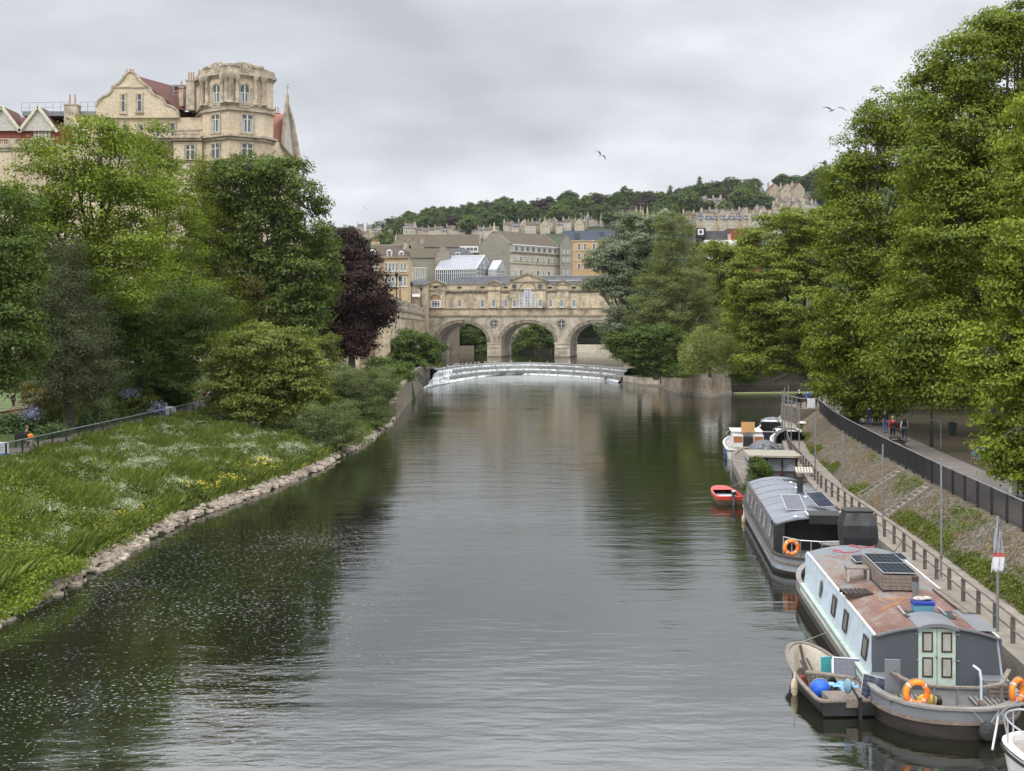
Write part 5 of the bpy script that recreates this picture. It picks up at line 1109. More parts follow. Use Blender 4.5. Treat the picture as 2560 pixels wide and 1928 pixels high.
# ============================================================ houses on the hill
def onhill(px, py, Ymin=530, Ymax=1145):
    best = None
    for y in range(Ymin, Ymax, 5):
        if hill_z(Xp(px, y), y) >= Zp(py, y): return float(y)
    return float(Ymax)
def house_proto(kind):
    wall = [M_bath, M_pale_wall, mat('warm_stone_front', (.42, .33, .22), (.33, .26, .175), scale=.4, rough=.9, detail=8)][kind % 3]; roof = [M_slate, M_tile_brown, M_tile_red][0 if kind in (0, 1, 3) else (1 if kind == 4 else 2)]
    t_ = thing('terraced_house', 'x', 'house'); W_, D_, H_ = (6.2, 9, 8.5) if kind < 3 else (9, 10, 9.5)
    if kind == 2: W_, H_ = 9, 10
    along = 'y' if kind in (2, 3) else 'x'
    gable_block(t_, 0, W_, 0, D_, -14, H_, H_ + (3.4 if along == 'x' else 4.4), wall, roof, .25, along)
    n = 2 if W_ < 7 else 3
    for r in range(3):
        for i in range(n):
            xc = W_*(i+.5)/n; window(t_, xc-.55, xc+.55, .9+r*2.8, 2.6+r*2.8, 0, 2, 2, fw=.16, muntin=.1)
    if along == 'y': window(t_, W_/2-.6, W_/2+.6, H_+.6, H_+2.1, 0, 2, 2, fw=.16)
    elif kind != 4:
        for i in range(n if kind == 0 else 1):
            xc = W_*(i+.5)/(n if kind == 0 else 1); MB().box(xc-.7, xc+.7, .9, 3.5, H_+.3, H_+1.9).build('dormer', M_white, t_); window(t_, xc-.55, xc+.55, H_+.45, H_+1.75, .9, 2, 1, fw=.12)
    chimney(t_, .1, D_*.35, H_, H_+5.0, .8, 2.2, 0, wall); p = MB()
    for i in range(4): p.tube([(.1, D_*.35-.8+i*.5, H_+5), (.1, D_*.35-.8+i*.5, H_+6)], [.2, .15], 6)
    p.build('chimney_pots', M_terra, t_)
    if kind % 2: chimney(t_, W_-.3, D_*.6, H_, H_+4.6, .8, 1.6, 3, wall)
    return t_, W_
protos = [house_proto(k) for k in range(5)]; used = set()
def place_house(kind, px, py, rz, label, group, sc=1.0, Y=None):
    Y = Y or onhill(px, py); loc = (Xp(px, Y), Y, Zp(py, Y)); o, W_ = protos[kind]
    if kind not in used: used.add(kind); o.location = loc; o.rotation_euler = (0, 0, rz); o.scale = (sc,)*3; o['label'] = label; o['group'] = group; return o
    return dup(o, loc, rz, label, sc, group)
rnh = random.Random(12)
def row(px0, px1, py0, py1, n, kinds, rz, desc, group, sc=1.0, jit=0.0):
    """a row of houses; py is the foot of the front"""
    for i in range(n):
        t = i/max(1, n-1); px, py = lerp(px0, px1, t), lerp(py0, py1, t) + rnh.uniform(-jit, jit)*1.8
        k = kinds[i % len(kinds)]; pos = 'leftmost house' if i == 0 else 'rightmost house' if i == n-1 else (('second', 'third', 'fourth', 'fifth', 'sixth', 'seventh', 'eighth', 'ninth', 'tenth', 'eleventh', 'twelfth')[i-1] + ' house from left')
        place_house(k, px, py, rz + rnh.uniform(-.16, .16), '%s of %s' % (pos, desc), group, sc)
ORD = None
rows_ = [
 (1744, 1880, 577, 577, 8, (0, 1, 0), rad(12), 'the long terrace above the slate wall', 'terrace above the slate wall', 1.0, 0),
 (1890, 1990, 573, 566, 6, (0, 4, 1), rad(28), 'the stepped terrace beside the big sycamore', 'stepped terrace', 1.0, 1),
 (1900, 2035, 552, 538, 8, (3, 0, 4, 1), rad(24), 'the crowded middle hillside terrace', 'crowded middle terrace', .95, 2),
 (1905, 2030, 533, 520, 7, (0, 1, 4), rad(20), 'the upper hillside terrace under the red-gabled villas', 'upper terrace', .85, 1),
 (1728, 1806, 528, 524, 5, (0, 1, 0), rad(18), 'the short hillside terrace left of the round tree', 'short hillside terrace', .95, 0),
 (1830, 1885, 512, 510, 3, (1, 4), rad(8), 'the pale villas beside the cypress', 'pale villas', .9, 0),
 (1893, 1985, 506, 503, 4, (1, 2, 3, 2), rad(6), 'the red-gabled villas high on the hill', 'red-gabled villas', 1.15, 0),
 (1455, 1540, 572, 572, 6, (0, 1), rad(6), 'the slate-roofed row above the blue top storey', 'slate row above the blue storey', 1.0, 0),
 (1358, 1452, 583, 580, 7, (4, 3, 0, 4), rad(-14), 'the jumbled row left of the blue top storey', 'jumbled row', .9, 2),
 (1362, 1440, 566, 566, 5, (0, 4, 1), rad(10), 'the small upper row under the wooded slope', 'small upper row', .75, 2),
 (1262, 1350, 590, 588, 6, (4, 0, 3), rad(8), 'the row behind the long pale building', 'row behind the pale ridge', .95, 2),
 (1295, 1350, 563, 560, 3, (1, 3), rad(10), 'the houses half hidden in the hillside trees', 'houses in the trees', .75, 1),
 (1040, 1225, 598, 598, 13, (4, 0, 4), rad(0), 'the chimney-potted row behind the long brown roof', 'row with red chimney pots', .85, 1.5),
 (880, 1000, 606, 604, 8, (0, 4, 3), rad(-8), 'the rooftops beyond the copper beech', 'rooftops beyond the copper beech', .9, 3),
 (893, 960, 588, 585, 4, (1, 0), rad(-6), 'the small houses low on the left hillside', 'small houses on the lower slope', .8, 2),
 (1560, 1660, 560, 558, 6, (0, 3, 4), rad(10), 'the roofs behind the silvery poplar', 'roofs behind the poplar', 1.0, 2),
 (1758, 1890, 556, 552, 8, (4, 0, 3), rad(14), 'the infill terrace behind the long terrace', 'infill terrace', .85, 3),
 (1925, 2050, 588, 580, 7, (0, 1, 4), rad(22), 'the lowest terrace beside the big sycamore', 'lowest terrace', 1.0, 1),
 (1870, 1960, 522, 518, 5, (1, 4), rad(10), 'the garden-edge villas below the red gables', 'garden-edge villas', .8, 2),
 (1660, 1735, 566, 566, 4, (4, 1), rad(4), 'the roofs left of the slate wall', 'roofs left of the slate wall', 1.0, 0)]
for r in rows_: row(*r)
# particular buildings
g = Loc(1022, 560, 0); t_ = g.thing('stone_tower_house', 'square stone house with tall chimneys rising above the long brown roof', 'house')
MB().box(g.u(1008), g.u(1037), 0, 8, 14, Zp(568, 560)).box(g.u(1007), g.u(1038), -.4, 8.4, Zp(570, 560), Zp(567, 560)).build('wall', M_pale_wall, t_); MB().add([(g.u(1010), 0, Zp(567, 560)), (g.u(1036), 0, Zp(567, 560)), (g.u(1031), 4, Zp(557, 560)), (g.u(1015), 4, Zp(557, 560)), (g.u(1010), 8, Zp(567, 560)), (g.u(1036), 8, Zp(567, 560))], [(0, 1, 2, 3), (3, 2, 5, 4), (0, 3, 4), (1, 5, 2)]).build('roof', M_slate, t_)
chimney(t_, g.u(1012), 5, Zp(568, 560), Zp(555, 560), .9, .9, 1, M_bath, .8); chimney(t_, g.u(1035), 5, Zp(568, 560), Zp(554, 560), .9, .9, 1, M_bath, .8)
for px in (1016, 1029): window(t_, g.u(px)-.5, g.u(px)+.5, Zp(585, 560), Zp(575, 560), 0, 2, 2, fw=.14)
g = Loc(1740, 430, 0); t_ = g.thing('slate_walled_building', 'dark slate-hung building with a black box dormer framed in white', 'building'); u, z = g.u, lambda py: Zp(py, 430)
MB().box(u(1762), u(1824), 1, 14, 14, z(577)).build('slate_wall', M_slate, t_); MB().box(u(1676), u(1732), 2, 12, 14, z(572)).build('wall', M_slate, t_); MB().add([(u(1676), 2, z(572)), (u(1732), 2, z(572)), (u(1732), 7, z(546)), (u(1676), 7, z(546))], [(0, 1, 2, 3)]).build('roof', M_slate, t_)
chimney(t_, u(1738), 4, z(610), z(534), 1.5, 2.5, 4, M_trim, .9); MB().box(u(1742), u(1764.5), 0, 6, z(593), z(570)).build('box_dormer', M_dark, t_)
MB().box(u(1744.5), u(1759), -.12, -.004, z(587), z(573)).build('window_frame', M_white, t_); MB().box(u(1748), u(1755.5), -.14, -.121, z(584), z(576)).build('pane', M_slate, t_)
MB().box(u(1760), u(1840), -1.5, 8, 14, z(601)).build('lower_wall', M_white, t_)
for px in (1772, 1786, 1802, 1815): window(t_, u(px)-.7, u(px)+.7, z(617), z(604), -1.5, 2, 2, fw=.14, fm=M_cream)
MB().box(u(1820), u(1827), -.3, 3, 14, z(585)).build('pink_pier', mat('pink_render', (.5, .33, .26)), t_)
g = Loc(1850, 432, 0); t_ = g.thing('brick_building', 'plain red brick wall of the building right of the slate-hung one', 'building'); MB().box(g.u(1822), g.u(1900), 0, 12, 14, Zp(573, 432)).build('wall', M_brick_red, t_); MB().box(g.u(1821), g.u(1901), -.15, 12.1, Zp(573, 432), Zp(571, 432)).build('coping', M_trim, t_)
g = Loc(1605, 640, 0); t_ = g.thing('church_pinnacles', 'church top with four thin stone pinnacles above the silvery poplar', 'church'); MB().box(g.u(1588), g.u(1620), 0, 6, 14, Zp(545, 640)).build('tower', M_bath, t_)
for px, py in ((1590.5, 514), (1602, 513), (1608, 516), (1619, 514)): MB().tube([(g.u(px), 1, Zp(545, 640)), (g.u(px), 1, Zp(530, 640)), (g.u(px), 1, Zp(py, 640))], [.8, .6, .05], 6).build('pinnacle', M_bath, t_)
g = Loc(1663, 600, 0); t_ = g.thing('conical_roof_house', 'small house with a pale conical roof left of the slate-hung building', 'house'); MB().lathe([(4, 14), (4, Zp(536, 600)), (4.6, Zp(535.8, 600)), (.3, Zp(521, 600)), (.3, Zp(519, 600))], n=12).build('wall', mat('pale_lead', (.3, .31, .33)), t_)
# upstream: embankment wall and building seen through the arches
g = Loc(1500, 414, 0); t_ = g.thing('river_wall', 'long low river wall with railing seen through the right-hand arches', 'wall'); MB().box(g.u(1270), g.u(1900), 0, 3.9, 0, Zp(862, 414)).build('wall', M_pale_wall, t_)
m = MB(); rail(m, [(g.u(1270), .3, Zp(862, 414)), (g.u(1700), .3, Zp(862, 414))], 2.0, 60, .06); m.build('railing', M_dark, t_)
g = Loc(1120, 400, 0); t_ = g.thing('mill_ruin', 'dark stone wall on the left bank seen through the left-hand arch', 'wall'); MB().box(g.u(1060), g.u(1148), 0, 14, 0, Zp(810, 400)).box(g.u(1130), g.u(1185), -2, 10, 0, Zp(865, 400)).build('wall', M_quaywall, t_)
for a, (px, Y, bl, lm, lb) in enumerate(((1190, 408, [(1170,835,30,34),(1205,865,28,32),(1150,810,30,28),(1215,835,26,30),(1140,840,30,28)], L_dark, 'dark riverside tree seen through the left-hand arch'), (1340, 409, [(1320,850,26,30),(1290,860,28,26),(1350,830,24,22)], L_dark, 'dark bush seen through the middle arch'), (1370, 410, [(1335,845,16,24),(1345,815,18,20)], L_yell, 'yellow-green tree seen through the middle arch'), (1385, 411, [(1375,850,22,28),(1370,820,22,22)], L_dark, 'dark tree at the right side of the middle arch'))):
    build_tree('riverside_tree', lb, 'tree', (Xp(px, Y), Y, 3), B(Y, bl), lm, M_bark, leaf=.8, clump=1.8, nleaf=60, seed=90+a)
# ============================================================ trees of the hill
def hill_tree_proto(kind, seed):
    rg = np.random.default_rng(seed); lm = [leafmat('hill_leaves', (.026, .050, .022), (.062, .10, .038)), leafmat('hill_dark_leaves', (.022, .045, .022), (.062, .10, .04)), leafmat('hill_copper_leaves', (.018, .014, .02), (.05, .04, .05), .1), leafmat('hill_bright_leaves', (.035, .065, .02), (.09, .135, .04))][kind]
    t_ = thing('hill_tree', 'x', 'tree')
    if kind == 1 and seed % 2: bl = [(0, 0, 4+3*i, 6-1.05*i, 6-1.05*i, 3.4) for i in range(6)]
    else:
        bl = [(0, 0, 11, 7.5, 7.5, 6)] + [(rg.uniform(-6, 6), rg.uniform(-6, 6), rg.uniform(5, 13), rg.uniform(3.5, 6), rg.uniform(3.5, 6), rg.uniform(3, 4.5)) for _ in range(6)]
    pos, nrm, _ = crown_points(rg, bl, 1.9, 26, 1.0, 0, (.7, 1.05), .8); V, Q = leaves_np(rg, pos, nrm, 1.25, .75); link('crown', npmesh('crown', V, Q), lm, t_)
    MB().tube([(0, 0, -6), (0, 0, 3), (.4, 0, 9)], [.7, .55, .3], 6).build('trunk', M_bark, t_); return t_
tp = [hill_tree_proto(0, 1), hill_tree_proto(1, 2), hill_tree_proto(2, 3), hill_tree_proto(3, 4), hill_tree_proto(1, 5), hill_tree_proto(0, 6)]; tused = set()
names = ['rounded mid-green tree', 'dark green rounded tree', 'dark purple copper beech', 'bright green rounded tree', 'pointed dark conifer', 'broad mid-green tree']
def in_houses(px, py):
    boxes = [(1725, 2060, 505, 600), (1725, 1830, 488, 600), (1815, 1893, 492, 520), (1885, 2045, 462, 600), (1735, 1900, 530, 600), (1440, 1560, 550, 600), (1350, 1460, 560, 600), (1255, 1360, 570, 600), (1030, 1235, 576, 620), (870, 1010, 580, 620), (1285, 1360, 545, 566), (1560, 1740, 545, 600)]
    return any(a < px < b and c < py < d for a, b, c, d in boxes)
def put_tree(k, px, Y, s, label, group='trees on the wooded hillside'):
    x = Xp(px, Y); z_ = hill_z(x, Y) - 1
    if k not in tused: tused.add(k); o = tp[k]; o.location = (x, Y, z_); o.scale = (s, s, s); o['label'] = label; o['group'] = group; return o
    return dup(tp[k], (x, Y, z_), rnh.uniform(0, 6), label, (s, s, s*rnh.uniform(.85, 1.15)), group)
placed = 0; tries = 0
grid = []
for Y in (1150, 1105, 1060, 1010, 960, 905, 850, 790, 730, 670, 610, 560):
    n = int(46 - (1150-Y)*.02); st = 26*1150/Y
    px = 690 + rnh.uniform(0, 30)
    while px < 2160: grid.append((px + rnh.uniform(-10, 10), Y + rnh.uniform(-18, 18))); px += st*rnh.uniform(.85, 1.3)
for px, Y in grid:
    x = Xp(px, Y); py = YH - (hill_z(x, Y) + 7 - HC)*F/Y; 
    if in_houses(px, py): continue
    low_town = (px > 1000 and Y < 900 and py > 560)
    if py > 640 or (low_town and rnh.random() < .75) : continue
    if placed >= 290: break
    k = rnh.choices([0, 1, 2, 3, 4, 5], [.3, .26, .09, .12, .05, .18])[0]; s = rnh.uniform(.75, 1.15)
    if Y > 1120 and 1500 < px < 1660 and k != 4: s *= .8
    put_tree(k, px, Y, s, names[k] + ' on the wooded hillside, one of many there'); placed += 1
for px, Y, k, s, lb in ((1562, 1050, 4, 1.15, 'taller pointed conifer breaking the skyline, left one of the pair'), (1594, 1050, 4, 1.2, 'taller pointed conifer breaking the skyline, right one of the pair'), (1590, 1010, 2, 1.2, 'dark copper beech below the pair of skyline conifers'), (1575, 980, 2, 1.1, 'lower dark copper beech below the pair of skyline conifers'), (1850, onhill(1850, 540), 3, 1.2, 'round bright tree between the short terrace and the villas'), (1880, onhill(1880, 530), 1, 1.1, 'dark round tree in front of the pale villas'), (1912, onhill(1912, 545), 1, 1.0, 'dark round tree left of the crowded middle terrace'), (1810, onhill(1810, 548), 3, .9, 'low bright tree above the long terrace'), (1835, onhill(1835, 520), 2, 1.0, 'dark copper beech left of the pale villas'), (1770, onhill(1770, 542), 0, .8, 'low green tree below the short hillside terrace'), (1720, 1000, 0, 1.5, 'large dome-shaped tree on the skyline left of the bare-branched pair')):
    put_tree(k, px, Y, s, lb)
# ============================================================ island, channel, railings
isl = thing('island_wall', 'high stained stone pier wall of the wooded island under the weeping willow', 'wall', (32, 205, 0))
hi_ = [(28.8, 228), (28.9, 203), (32.4, 191), (37.7, 203), (48, 262), (36, 275)]
MB().slab([(x-32, y-205) for x, y in hi_], -1, 4.5).build('wall', stone('island_stone', (.38, .32, .24), (.29, .24, .18), (.09, .065, .045), (1.2, .45), sscale=.22, stain_amt=.8), isl)
def grow(poly, g):
    c = Vector((sum(p[0] for p in poly)/len(poly), sum(p[1] for p in poly)/len(poly))); return [tuple(Vector(p) + (Vector(p)-c).normalized()*g) for p in poly]
MB().slab([(x-32, y-205) for x, y in grow(hi_, .45)], -1, .5).build('footing', M_concrete, isl)
isw = thing('low_island_wall', 'low curved stone wall of the island tip beside the right end of the weir', 'wall', (25, 245, 0)); lo2 = [(21.9, 251), (22.2, 262), (27, 290), (40, 290), (36, 262), (28.9, 231), (25, 238)]
MB().slab([(x-25, y-245) for x, y in lo2], -1, 1.5).build('wall', M_bath_dark, isw); MB().slab([(x-25, y-245) for x, y in grow(lo2, .3)], -1, .3).build('footing', M_concrete, isw); MB().slab([(x-25, y-245) for x, y in grow(lo2, -.4)], 1.5, 1.56).build('turf', M_ground, isw)
tag(MB().box(Xp(1509, 260), 22.1, 257, 261, -.5, 1.0).build('weir_block', M_concrete), 'small concrete block between the weir foot and the low island wall', 'block')
def picnic_table(loc, rz, label, group):
    t = thing('picnic_table', label, 'picnic table', loc, rz, group); MB().box(-.9, .9, -.37, .37, .72, .77).build('table_top', M_wood_dark, t)
    for s in (-1, 1): MB().box(-.9, .9, s*.72-.13, s*.72+.13, .43, .47).build('bench', M_wood_dark, t)
    m = MB()
    for x in (-.6, .6): m.bar((x, -.7, 0), (x, -.2, .72), .08).bar((x, .7, 0), (x, .2, .72), .08).bar((x, -.8, .4), (x, .8, .4), .08)
    m.build('frame', M_wood_dark, t); return t
picnic_table((26.0, 252, 1.56), .3, 'dark picnic table on the low island tip beside the weir', None); picnic_table((26.6, 82, 2.86), 1.2, 'dark picnic table in the tree shade beside the riverside path', None)
fb = thing('footbridge', 'dark lattice girder footbridge in the shade across the mill channel', 'footbridge', (52, 232, 0)); m = MB(); m.box(-9, 14, 0, 3, 3.9, 5.3); m.build('deck', M_concrete, fb); m = MB(); m.bar((-9, -.1, .6), (14, -.1, .6), .3)
for i in range(9): x = -9 + i*2.6; m.bar((x, -.1, .6), (x+1.3, -.1, 3.8), .18).bar((x+1.3, -.1, 3.8), (x+2.6, -.1, .6), .18).bar((x+1.3, -.1, .6), (x+1.3, -.1, 3.8), .12)
m.bar((-4, -.3, 0), (6, -.3, 4), .35); m.build('lattice_girder', M_wood_dark, fb); MB().box(-9, 16, 3, 4, -1, 3.8).build('back_wall', M_quaywall, fb)
tag(MB().tube([(38.2, 204, .06), (46, 206, .06), (53, 207, .06)], .13, 6).build('floating_boom', mat('boom_green', (.28, .32, .12))), 'thin pale green floating boom across the dark mill channel', 'boom')
# black railing of the riverside path
def path_line(pts, y0, y1, step, off=0.0):
    out = []; y = y0
    while y <= y1: out.append(Vector((poly_at(pts, y) + off, y, 0))); y += step
    return out
rb = thing('riverside_railing', 'long black vertical-bar railing between the riverside path and the stone embankment', 'railing', (20, 45, RF_Z)); pp = path_line(XF, 22, 132, 2.15)
for i, (a, b) in enumerate(zip(pp, pp[1:])):
    a, b = a - Vector((20, 45, 0)), b - Vector((20, 45, 0)); m = MB(); n = 15
    m.bar(a + Vector((0, 0, .12)), b + Vector((0, 0, .12)), .05, .03)
    for k in range(1, n+1): p = a.lerp(b, k/(n+1)); m.box(p.x-.011, p.x+.011, p.y-.011, p.y+.011, .12, 1.17)
    m.build('bar_panel', M_black_metal, rb); MB().box(a.x-.045, a.x+.045, a.y-.045, a.y+.045, -.25, 1.2).build('post', M_black_metal, rb)
m = MB(); m.tube([p - Vector((20, 45, -1.22)) for p in pp], .035, 6); m.build('top_rail', M_metal, rb)
# left railing
lb = thing('garden_railing', 'thin dark railing with pale top rail along the left garden path', 'railing', (-30, 80, LF_Z)); pp = path_line(XLF, 58, 150, 2.3)
for i, (a, b) in enumerate(zip(pp, pp[1:])):
    a, b = a - Vector((-30, 80, 0)), b - Vector((-30, 80, 0)); m = MB(); m.bar(a + Vector((0, 0, .1)), b + Vector((0, 0, .1)), .04, .03)
    for k in range(1, 16): p = a.lerp(b, k/16); m.box(p.x-.009, p.x+.009, p.y-.009, p.y+.009, .1, 1.08)
    m.build('bar_panel', M_black_metal, lb); MB().box(a.x-.045, a.x+.045, a.y-.045, a.y+.045, -.3, 1.12).build('post', M_black_metal, lb)
MB().tube([p - Vector((-30, 80, -1.12)) for p in pp], .032, 6).build('top_rail', mat('worn_rail', (.26, .28, .26), (.14, .15, .14), scale=9), lb)
M_signwhite = mat('sign_white', (.75, .77, .78)); M_ink = mat('sign_ink', (.10, .13, .18)); M_blueband = mat('sign_blue', (.08, .30, .55))
for px, py, Y, w_, lbx in ((4, 1130, 72.5, .5, 'white notice with blue lower band on the left railing at the photo edge'), (428, 1040, 106, .45, 'small white notice hung on the left railing near the standing pair')):
    x = Xp(px, Y); t = thing('notice_sign', lbx, 'sign', (x, Y-.12, LF_Z+.32)); MB().box(-w_, w_, -.03, 0, 0, .8).build('board', M_signwhite, t); MB().box(-w_, w_, -.036, -.031, 0, .12).build('blue_band', M_blueband, t)
    m = MB(); [m.box(-w_*.8, w_*(.8 - .3*(k % 2)), -.036, -.031, .68-k*.11, .71-k*.11) for k in range(5)]; m.build('text_lines', M_ink, t)
# low quay rail, poles
qr = thing('quay_rail', 'low weathered two-bar rail along the edge of the concrete towpath', 'railing', (17, 50, QZ)); pp = path_line(XR, 16, 108, 1.9, .42)
for p in pp: q = p - Vector((17, 50, 0)); MB().box(q.x-.06, q.x+.06, q.y-.05, q.y+.05, 0, .82).build('post', M_rust_metal if False else mat('dark_rail_post', (.085, .075, .07), (.15, .12, .10), scale=6, rough=.7), qr)
for h in (.84, .42): MB().tube([p - Vector((17, 50, -h)) for p in pp], .035, 6).build('rail', M_rust_metal, qr)
for i, (px, pyb, pyt, lbx) in enumerate(((2207, 1310, 1111, 'tall thin grey pole on the quay rail left of the embankment steps'), (2353, 1442, 1150, 'tall thin grey pole on the quay rail nearest the flag pole'), (2107, 1222, 1077, 'tall thin grey pole on the quay rail behind the grey barge roof'), (2038, 1182, 1041, 'tall thin grey pole on the quay beside the wheelhouse barge'), (1998, 1135, 1016, 'tall thin grey pole on the quay beside the bicycles'), (1956, 1095, 975, 'leftmost of the clustered thin poles by the moored cruisers'), (1962, 1100, 968, 'second of the clustered thin poles by the moored cruisers'), (1971, 1085, 964, 'tallest of the clustered thin poles by the moored cruisers'), (1978, 1110, 1000, 'rightmost of the clustered thin poles by the moored cruisers'))):
    p = W(px, pyb, QZ); t = thing('mooring_pole', lbx, 'pole', p, 0, 'mooring poles along the quay'); h = Zp(pyt, p.y) - QZ; MB().tube([(0, 0, -.3), (0, 0, h)], .045, 8).build('shaft', M_metal, t); MB().tube([(0, 0, .75), (0, 0, .83)], .075, 8).build('bracket', M_rust_metal, t)
p = W(2494, 1580, QZ); t = thing('flag_pole', 'grey pole with a limp white and grey flag with red marks beside the blue barge', 'flag pole', p); h = Zp(1291, p.y) - QZ; MB().tube([(0, 0, -.3), (0, 0, h)], .05, 8).build('shaft', M_metal, t)
rn = random.Random(4); m = MB(); rows = []
zt, zb = h - .15, Zp(1430, p.y) - QZ
for i in range(13):
    t_z = i/12; zc = lerp(zt, zb, t_z); wd = lerp(.08, .42, min(1, t_z*1.25)); rows.append([(-wd*.55 + wd*k/6 + .02*math.sin(k*2+i), .07*math.sin(k*2.3 + i*.5) - .07, zc + .05*math.sin(k*1.7+i)) for k in range(7)])
def flagmat():
    m_, nt, b = basemat('limp_flag'); tc = N(nt, 'ShaderNodeTexCoord'); sp = N(nt, 'ShaderNodeSeparateXYZ'); L(nt, tc.outputs['Generated'], sp.inputs[0])
    c = ramp(nt, sp.outputs[2], [(0, (.7, .7, .72)), (.30, (.72, .72, .74)), (.31, (.5, .12, .1)), (.38, (.5, .12, .1)), (.39, (.34, .33, .37)), (1, (.4, .39, .43))], 'CONSTANT'); L(nt, c, b.inputs[0]); b.inputs['Roughness'].default_value = .9; return m_
f = m.loft(rows, closed=False, caps=False).build('flag', flagmat(), t, smooth=True); md = f.modifiers.new('thick', 'SOLIDIFY'); md.thickness = .01
# steps in the embankment
for (yy, lbx) in ((61.8, 'nearer flight of concrete steps down the stone embankment'), (68.6, 'farther flight of concrete steps down the stone embankment')):
    q, f_ = poly_at(XR, yy) + 1.9, poly_at(XF, yy) - .5; t = thing('embankment_steps', lbx, 'steps', (q, yy, QZ), rad(-3)); Lh = f_ - q; n = 8
    for i in range(n): MB().box(Lh*i/n, Lh*(i+1)/n+.02, -.38, .38, -.3 + (i)*.19, .14 + i*(RF_Z-QZ)/n).build('step', M_concrete, t)
    for s in (-.5, .42): MB().prism([(0, -.2), (Lh+.1, 1.2), (Lh+.1, RF_Z-QZ+.12), (0, .22)], s, s+.1).build('kerb', M_concrete, t)
pl = thing('stone_platform', 'stone landing platform with railing at the far end of the moorings', 'platform', (31.5, 124, 0)); MB().box(-1.9, 5, -3, 6, 0, 2.85).build('base', M_quaywall, pl); m = MB(); rail(m, [(-1.8, 5, 2.85), (-1.8, -2.8, 2.85), (4, -2.8, 2.85)], 1.1, 4, .04); m.build('railing', M_metal, pl); MB().box(-1.2, -.4, -2.9, -2.86, 3.0, 3.95).build('notice', M_signwhite, pl)
# park furniture, right
t = thing('lamp_column', 'black lamp column beside the riverside path under the plane trees', 'lamp post', W(2329, 1118, RF_Z)); MB().lathe([(.14, 0), (.12, 1.2), (.07, 1.4), (.05, 5)], n=8).build('post', M_black_metal, t); MB().ball((0, 0, 5.2), .22).build('lantern', M_lightglass, t)
p = W(2352, 1121, RF_Z); tag(MB().tube([p, p + Vector((0, 0, 1.75)), p + Vector((-.12, .1, 1.9)), p + Vector((-.75, .2, 1.95))], .045, 8).build('bent_pipe_post', M_metal), 'grey bent pipe post beside the black lamp column', 'post')
p = W(2381, 1090, RF_Z); t = thing('litter_bin', 'dark green litter bin in the shade right of the bent pipe post', 'bin', p); MB().lathe([(.27, 0), (.3, .9), (.32, 1.0), (.1, 1.1)], n=12).build('body', mat('bin_green', (.015, .03, .02)), t)
def bench(loc, rz, label):
    t = thing('park_bench', label, 'bench', loc, rz); MB().box(-.8, .8, -.25, .2, .42, .46).build('seat', M_wood_dark, t); MB().box(-.8, .8, .22, .26, .55, .92).build('backrest', M_wood_dark, t)
    for x in (-.7, .7): MB().box(x-.04, x+.04, -.22, -.16, 0, .42).box(x-.04, x+.04, .16, .26, 0, .9).box(x-.04, x+.04, -.25, .2, .62, .66).build('leg', M_dark, t)
    return t
bench(W(2462, 1150, RF_Z) + Vector((0, .3, 0)), rad(-80), 'dark bench under the plane tree with two people in jeans'); bench(W(62, 1118, LF_Z), rad(80), 'dark bench by the left railing where the reader sits')

# ============================================================ boats
class Boat:
    def __init__(s, name, label, cat, x, y, yaw, group=None):   # origin at the middle of the stern on the water; local +y towards the bow
        s.O = Vector((x, y, 0)); s.rz = -rad(yaw); s.t = thing(name, label, cat, s.O, s.rz, group); s.R = Matrix.Rotation(-s.rz, 3, 'Z')
    def at(s, px, py, z): return s.R @ (W(px, py, z) - s.O)
    def w(s, p): return s.O + Matrix.Rotation(s.rz, 3, 'Z') @ Vector(p)
def outline(Lg, hw, stern=1.6, bow=3.5, bw=.15, n=12, sq=1.0):
    """right side from stern to bow then back: list of (x, y)"""
    r = []
    for i in range(n+1): a = PI/2*i/n; r.append((hw*sq*math.sin(a)**.8 if sq == 1 else lerp(hw*.82, hw, math.sin(a)), stern*(1 - math.cos(a))))
    for i in range(1, 5): r.append((hw, lerp(stern, Lg-bow, i/4)))
    for i in range(1, n+1): t = i/n; r.append((lerp(hw, bw, t**1.9), Lg - bow + bow*math.sin(t*PI/2)))
    return r + [(-x, y) for x, y in reversed(r)]
def scaled(o, g, Lg):
    out = []; c = Lg/2
    for x, y in o: out.append((x + g*(1 if x > 0 else -1)*min(1, abs(x)/.4), y + g*(1 if y > c else -1)*min(1, abs(y-c)/c)))
    return out
def band(b, nm, mt_, o, levels, Lg, caps=False):
    rings = [[(x, y, z + (zf(y) if zf else 0)) for x, y in scaled(o, g, Lg)] for (z, g, zf) in levels]; q = MB().loft(rings, True, caps is True)
    if caps == 'bottom': q.f.append(tuple(range(len(o)))[::-1])
    return q.build(nm, mt_, b.t, smooth=True)
def arc_roof(b, y0, y1, hw0, hw1, ze, crown, mt_, nm='roof', th=.07, n=14):
    rows = []
    for y, hw in ((y0, hw0), (y1, hw1)):
        top = [(hw*(2*i/n-1), y, ze + crown*(1-(2*i/n-1)**2)) for i in range(n+1)]; rows.append(top + [(x, yy, z-th) for x, yy, z in reversed(top)])
    return MB().loft(rows).build(nm, mt_, b.t, smooth=True)
def bulkhead(b, y, hw, z0, ze, crown, mt_, nm='bulkhead', th=.06, n=14):
    poly = [(-hw, z0), (hw, z0)] + [(hw*(1-2*i/n), ze - .04 + crown*(1-(1-2*i/n)**2)) for i in range(n+1)]; return MB().prism(poly, y, y+th).build(nm, mt_, b.t)
M_rustroof, nt_, b_ = basemat('rusty_roof'); MATS['rusty_roof'] = M_rustroof; b_.inputs['Roughness'].default_value = .8
